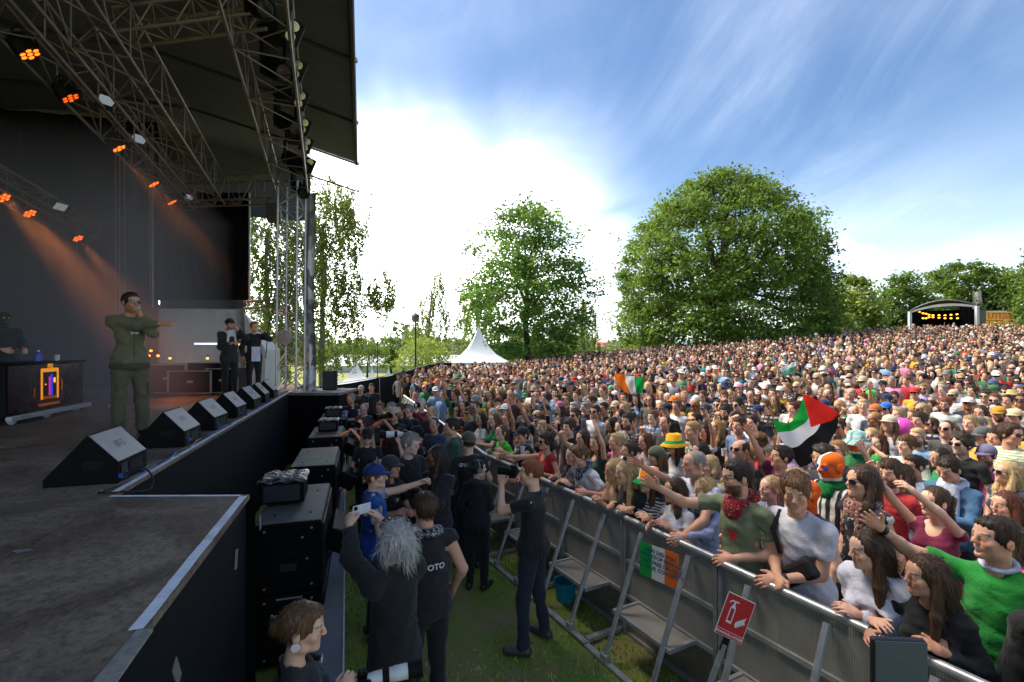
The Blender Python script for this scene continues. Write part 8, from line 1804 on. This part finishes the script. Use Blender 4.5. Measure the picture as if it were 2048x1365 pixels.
    wts = np.array([18, 12, 16, 10, 9, 5, 4, 6, 4, 2, 2, 4, 1.0, 1.0, .5, 1.5]); wts = wts/wts.sum()
    mid = [coarse(s, f, .030, .075, a, h, g) for (s, f, a, h, g) in combos]; far = [coarse(s, f, .046, .13, a, h, g) for (s, f, a, h, g) in combos]
    cols = np.array([hexc(c[1])[:3] for c in TCOL]); cw = np.array([c[2] for c in TCOL], float); cw /= cw.sum(); sk = np.array([s[:3] for s in SKINS]); skw = np.array([16, 14, 14, 12, 13, 13, 4, 1.5, 1]); skw = skw/skw.sum(); hc = np.array([HAIRS[h][:3] for h in HC]); cc = np.array([hexc(c[1])[:3] for c in CAPC])
    X = np.array([p[0] for p in rest]); Y = np.array([p[1] for p in rest]); Z = ground_z(X, Y); n = len(X); TH = np.arctan2(LOOK.x-X, -(LOOK.y-Y))+rng.normal(0, .3, n); K = rng.choice(len(combos), n, p=wts); fem = np.array([combos[k][1] for k in K]); S_ = np.where(fem, rng.normal(1.67, .08, n), rng.normal(1.80, .10, n))/1.75
    tcol = cols[rng.choice(len(cols), n, p=cw)]*rng.uniform(.8, 1.2, (n, 1)); scol = sk[rng.choice(len(sk), n, p=skw)]*rng.uniform(.85, 1.08, (n, 1)); hcol = hc[rng.integers(0, len(hc), n)]*rng.uniform(.8, 1.25, (n, 1)); ccol = cc[rng.choice(len(cc), n, p=[.22, .26, .12, .18, .03, .04, .10, .02, .02, .01])]
    VV, FF, CC = [], [], []; base = 0; order = np.arange(n)
    for k in range(len(combos)):
        for lod, sel in ((mid, (K == k) & (Y < 21)), (far, (K == k) & (Y >= 21))):
            I = order[sel]
            if len(I) == 0: continue
            V, Q, c = lod[k]; co, si = np.cos(TH[I]), np.sin(TH[I]); s = S_[I]
            tilt = rng.normal(0, .0, len(I)); P = V[None]*s[:, None, None]; W_ = np.stack([P[..., 0]*co[:, None]-P[..., 1]*si[:, None]+X[I][:, None], P[..., 0]*si[:, None]+P[..., 1]*co[:, None]+Y[I][:, None], P[..., 2]+Z[I][:, None]], -1)
            pal = np.stack([scol[I], hcol[I], tcol[I], ccol[I], np.full((len(I), 3), .012)], 1); C = pal[:, c]; VV.append(W_.reshape(-1, 3)); FF.append((Q[None]+(np.arange(len(I))*len(V))[:, None, None]+base).reshape(-1, 4)); CC.append(C.reshape(-1, 3)); base += len(I)*len(V)
    V = np.concatenate(VV); F = np.concatenate(FF); C = np.clip(np.concatenate(CC), 0, 1); me = mesh_np('crowd', V, F); color_attr(me, 'col', np.concatenate([C, np.ones((len(C), 1))], 1))
    t = NT('crowd_colours'); a = t.n('ShaderNodeVertexColor'); a.layer_name = 'col'; v = t.coord('World'); nz = t.noise(v, 22, 2, .6); t.bsdf(t.mix(t.math('MULTIPLY', nz, .35), a.outputs['Color'], t.mix(.6, a.outputs['Color'], (0, 0, 0, 1))), .75, 0, .3)
    o = link('crowd', me, None, t.m); tag(o, 'dense mass of festival goers filling the slope up to the trees', 'crowd', kind='stuff'); print('CROWD', n, len(F)*2, 'ind', len(ind), 'fill', len(FILL))
crowd_mass()
# ------------------------------------------------------------------ flags, balloon, drinks
def flag(name, label, net, depth, paint, nu=26, nv=18, wave=.03, bulge=.12):
    """net: 3x3 photo positions (along the hoist edge, middle, fly); built as a wavy cloth at its own distance"""
    G = [[at(p[0], p[1], depth+p[2]) for p in row] for row in net]; b = G[0][0].copy(); o = empty(name, b, 0, label, 'flag')
    B = lambda t: ((1-t)**2, 2*t*(1-t), t*t); groups = {}
    def P(u, v):
        bu, bv = B(u), B(v); p = Vector((0, 0, 0))
        for i in range(3):
            for j in range(3): p += G[i][j]*bu[i]*bv[j]
        w = math.sin(u*9+v*4)+.6*math.sin(u*17-v*6+1); return p+Vector((.3*w*wave, w*wave, .25*w*wave))-b
    def Q(u, v):    # quadratic net through its middle points
        return P(u, v)
    for i in range(nu):
        for j in range(nv):
            u0, u1, v0, v1 = i/nu, (i+1)/nu, j/nv, (j+1)/nv; k = paint((u0+u1)/2, (v0+v1)/2); groups.setdefault(k, []).append((u0, u1, v0, v1))
    for k, cells in groups.items():
        idx = {}; V = []; F = []
        def vid(u, v):
            q = (round(u, 5), round(v, 5))
            if q not in idx: idx[q] = len(V); V.append(tuple(Q(u, v)))
            return idx[q]
        for (u0, u1, v0, v1) in cells: F.append((vid(u0, v0), vid(u1, v0), vid(u1, v1), vid(u0, v1)))
        nm, c = k; m = flag_mat(c); link(nm, mesh_np(nm, np.array(V), np.array(F)), o, m)
    return o
def flag_mat(c):
    n = 'flag_'+c.lstrip('#')
    if n in MATS: return MATS[n]
    t = NT(n); v = t.coord('Object'); nz = t.noise(v, 9, 4, .6, .5); b = t.bsdf(t.mix(t.math('MULTIPLY', nz, .2), hexc(c), (0, 0, 0, 1)), .8, 0, .2); t.bump(nz, .5, .03); tr = t.n('ShaderNodeBsdfTranslucent'); tr.inputs[0].default_value = hexc(c); m = t.n('ShaderNodeMixShader'); m.inputs[0].default_value = .25; t.l(b.outputs[0], m.inputs[1]); t.l(tr.outputs[0], m.inputs[2]); t.l(m.outputs[0], t.out.inputs[0]); return t.m
def pal(u, v):
    if u < .42*(1-abs(2*v-1)): return ('red_triangle', '#e0281e')
    return ('green_stripe', '#159a3a') if v < 1/3 else (('white_stripe', '#d9d9de') if v < 2/3 else ('black_stripe', '#17181b'))
def iri(u, v): return ('green_stripe', '#18a24a') if u < 1/3 else (('white_stripe', '#e4e4e0') if u < 2/3 else ('orange_stripe', '#f0761c'))
flag('big_flag', 'big flag with green, white and black stripes and red triangle held over the crowd', [[(1608, 790, 0), (1640, 800, .1), (1676, 826, 0)], [(1590, 868, -.1), (1616, 872, -.25), (1676, 905, .05)], [(1545, 838, 0), (1552, 872, -.1), (1600, 935, .1)]], 6.0, pal, 30, 24, .02)
flag('tricolour_flag', 'orange white and green flag waved in the middle of the crowd', [[(1288, 756, 0), (1290, 772, .1), (1284, 786, 0)], [(1262, 752, 0), (1258, 772, .2), (1268, 790, 0)], [(1228, 748, 0), (1230, 765, 0), (1250, 786, .1)]], 11.5, iri, 24, 10, .04)
def gw(u, v): return ('white_field', '#dfe3e0') if v < .5 else ('green_field', '#4fb08a')
flag('small_flag', 'small pale green and white flag high in the crowd', [[(1560, 738, 0), (1562, 745, 0), (1566, 752, 0)], [(1575, 728, 0), (1578, 738, .1), (1582, 748, 0)], [(1592, 724, 0), (1592, 732, 0), (1590, 740, 0)]], 14, gw, 14, 8, .03)
def balloon():
    p = at(1803, 856, 7.6); o = empty('balloon', p, 0, 'round pink balloon behind the beige cap', 'balloon'); V = []; n = 20
    prof = [(0, .16), (.07, .148), (.12, .11), (.15, .04), (.148, -.03), (.115, -.10), (.06, -.15), (.018, -.175), (.022, -.19)]
    MB().lathe(prof, 24).build('skin', simple('balloon_pink', '#e052b4', .25, 0, .08), o, True); MB().tube([(0, 0, -.18), (.02, 0, -.4), (0, .02, -.7)], .003, 5).build('string', M_white, o)
balloon()
def phones_up():
    for i, (px, py, d, c, lab) in enumerate(((1682, 787, 9.0, '#c9d2dc', 'pale phone held up left of the lime mask'), (1794, 766, 9.5, '#b8b2a4', 'beige phone held high right of the lime mask'), (1168, 848, 7.4, '#d7d9de', 'white phone held beside the man in white T-shirt'), (1096, 840, 8.2, '#e0d9e6', 'lilac white phone amid the raised arms'), (1028, 905, 7.2, '#aeb4c8', 'flat grey phone resting on the barrier rail'))):
        phone_thing(at(px, py, d), Matrix.Rotation(R([-10, 15, 5, -20, 80][i]), 4, 'Z') @ Matrix.Rotation(R([0, 5, -5, 10, 60][i]), 4, 'X'), lab, c)
    for (px, py, d, lab) in ((1448, 905, 6.8, 'clear plastic cup near the yellow bucket hat'), (1040+5, 900, 7.1, 'clear plastic cup beside the neon vest')):
        o = empty('plastic_cup', at(px, py, d), 0, lab, 'cup'); MB().lathe([(.028, -.05), (.038, .05), (.036, .05), (.026, -.045)], 16, None, False).build('cup', simple('cup_plastic', '#c9ccd0', .2), o, True); MB().lathe([(.0, .01), (.033, .01)], 16).build('drink', simple('beer', '#b07a2a', .2), o)
phones_up()
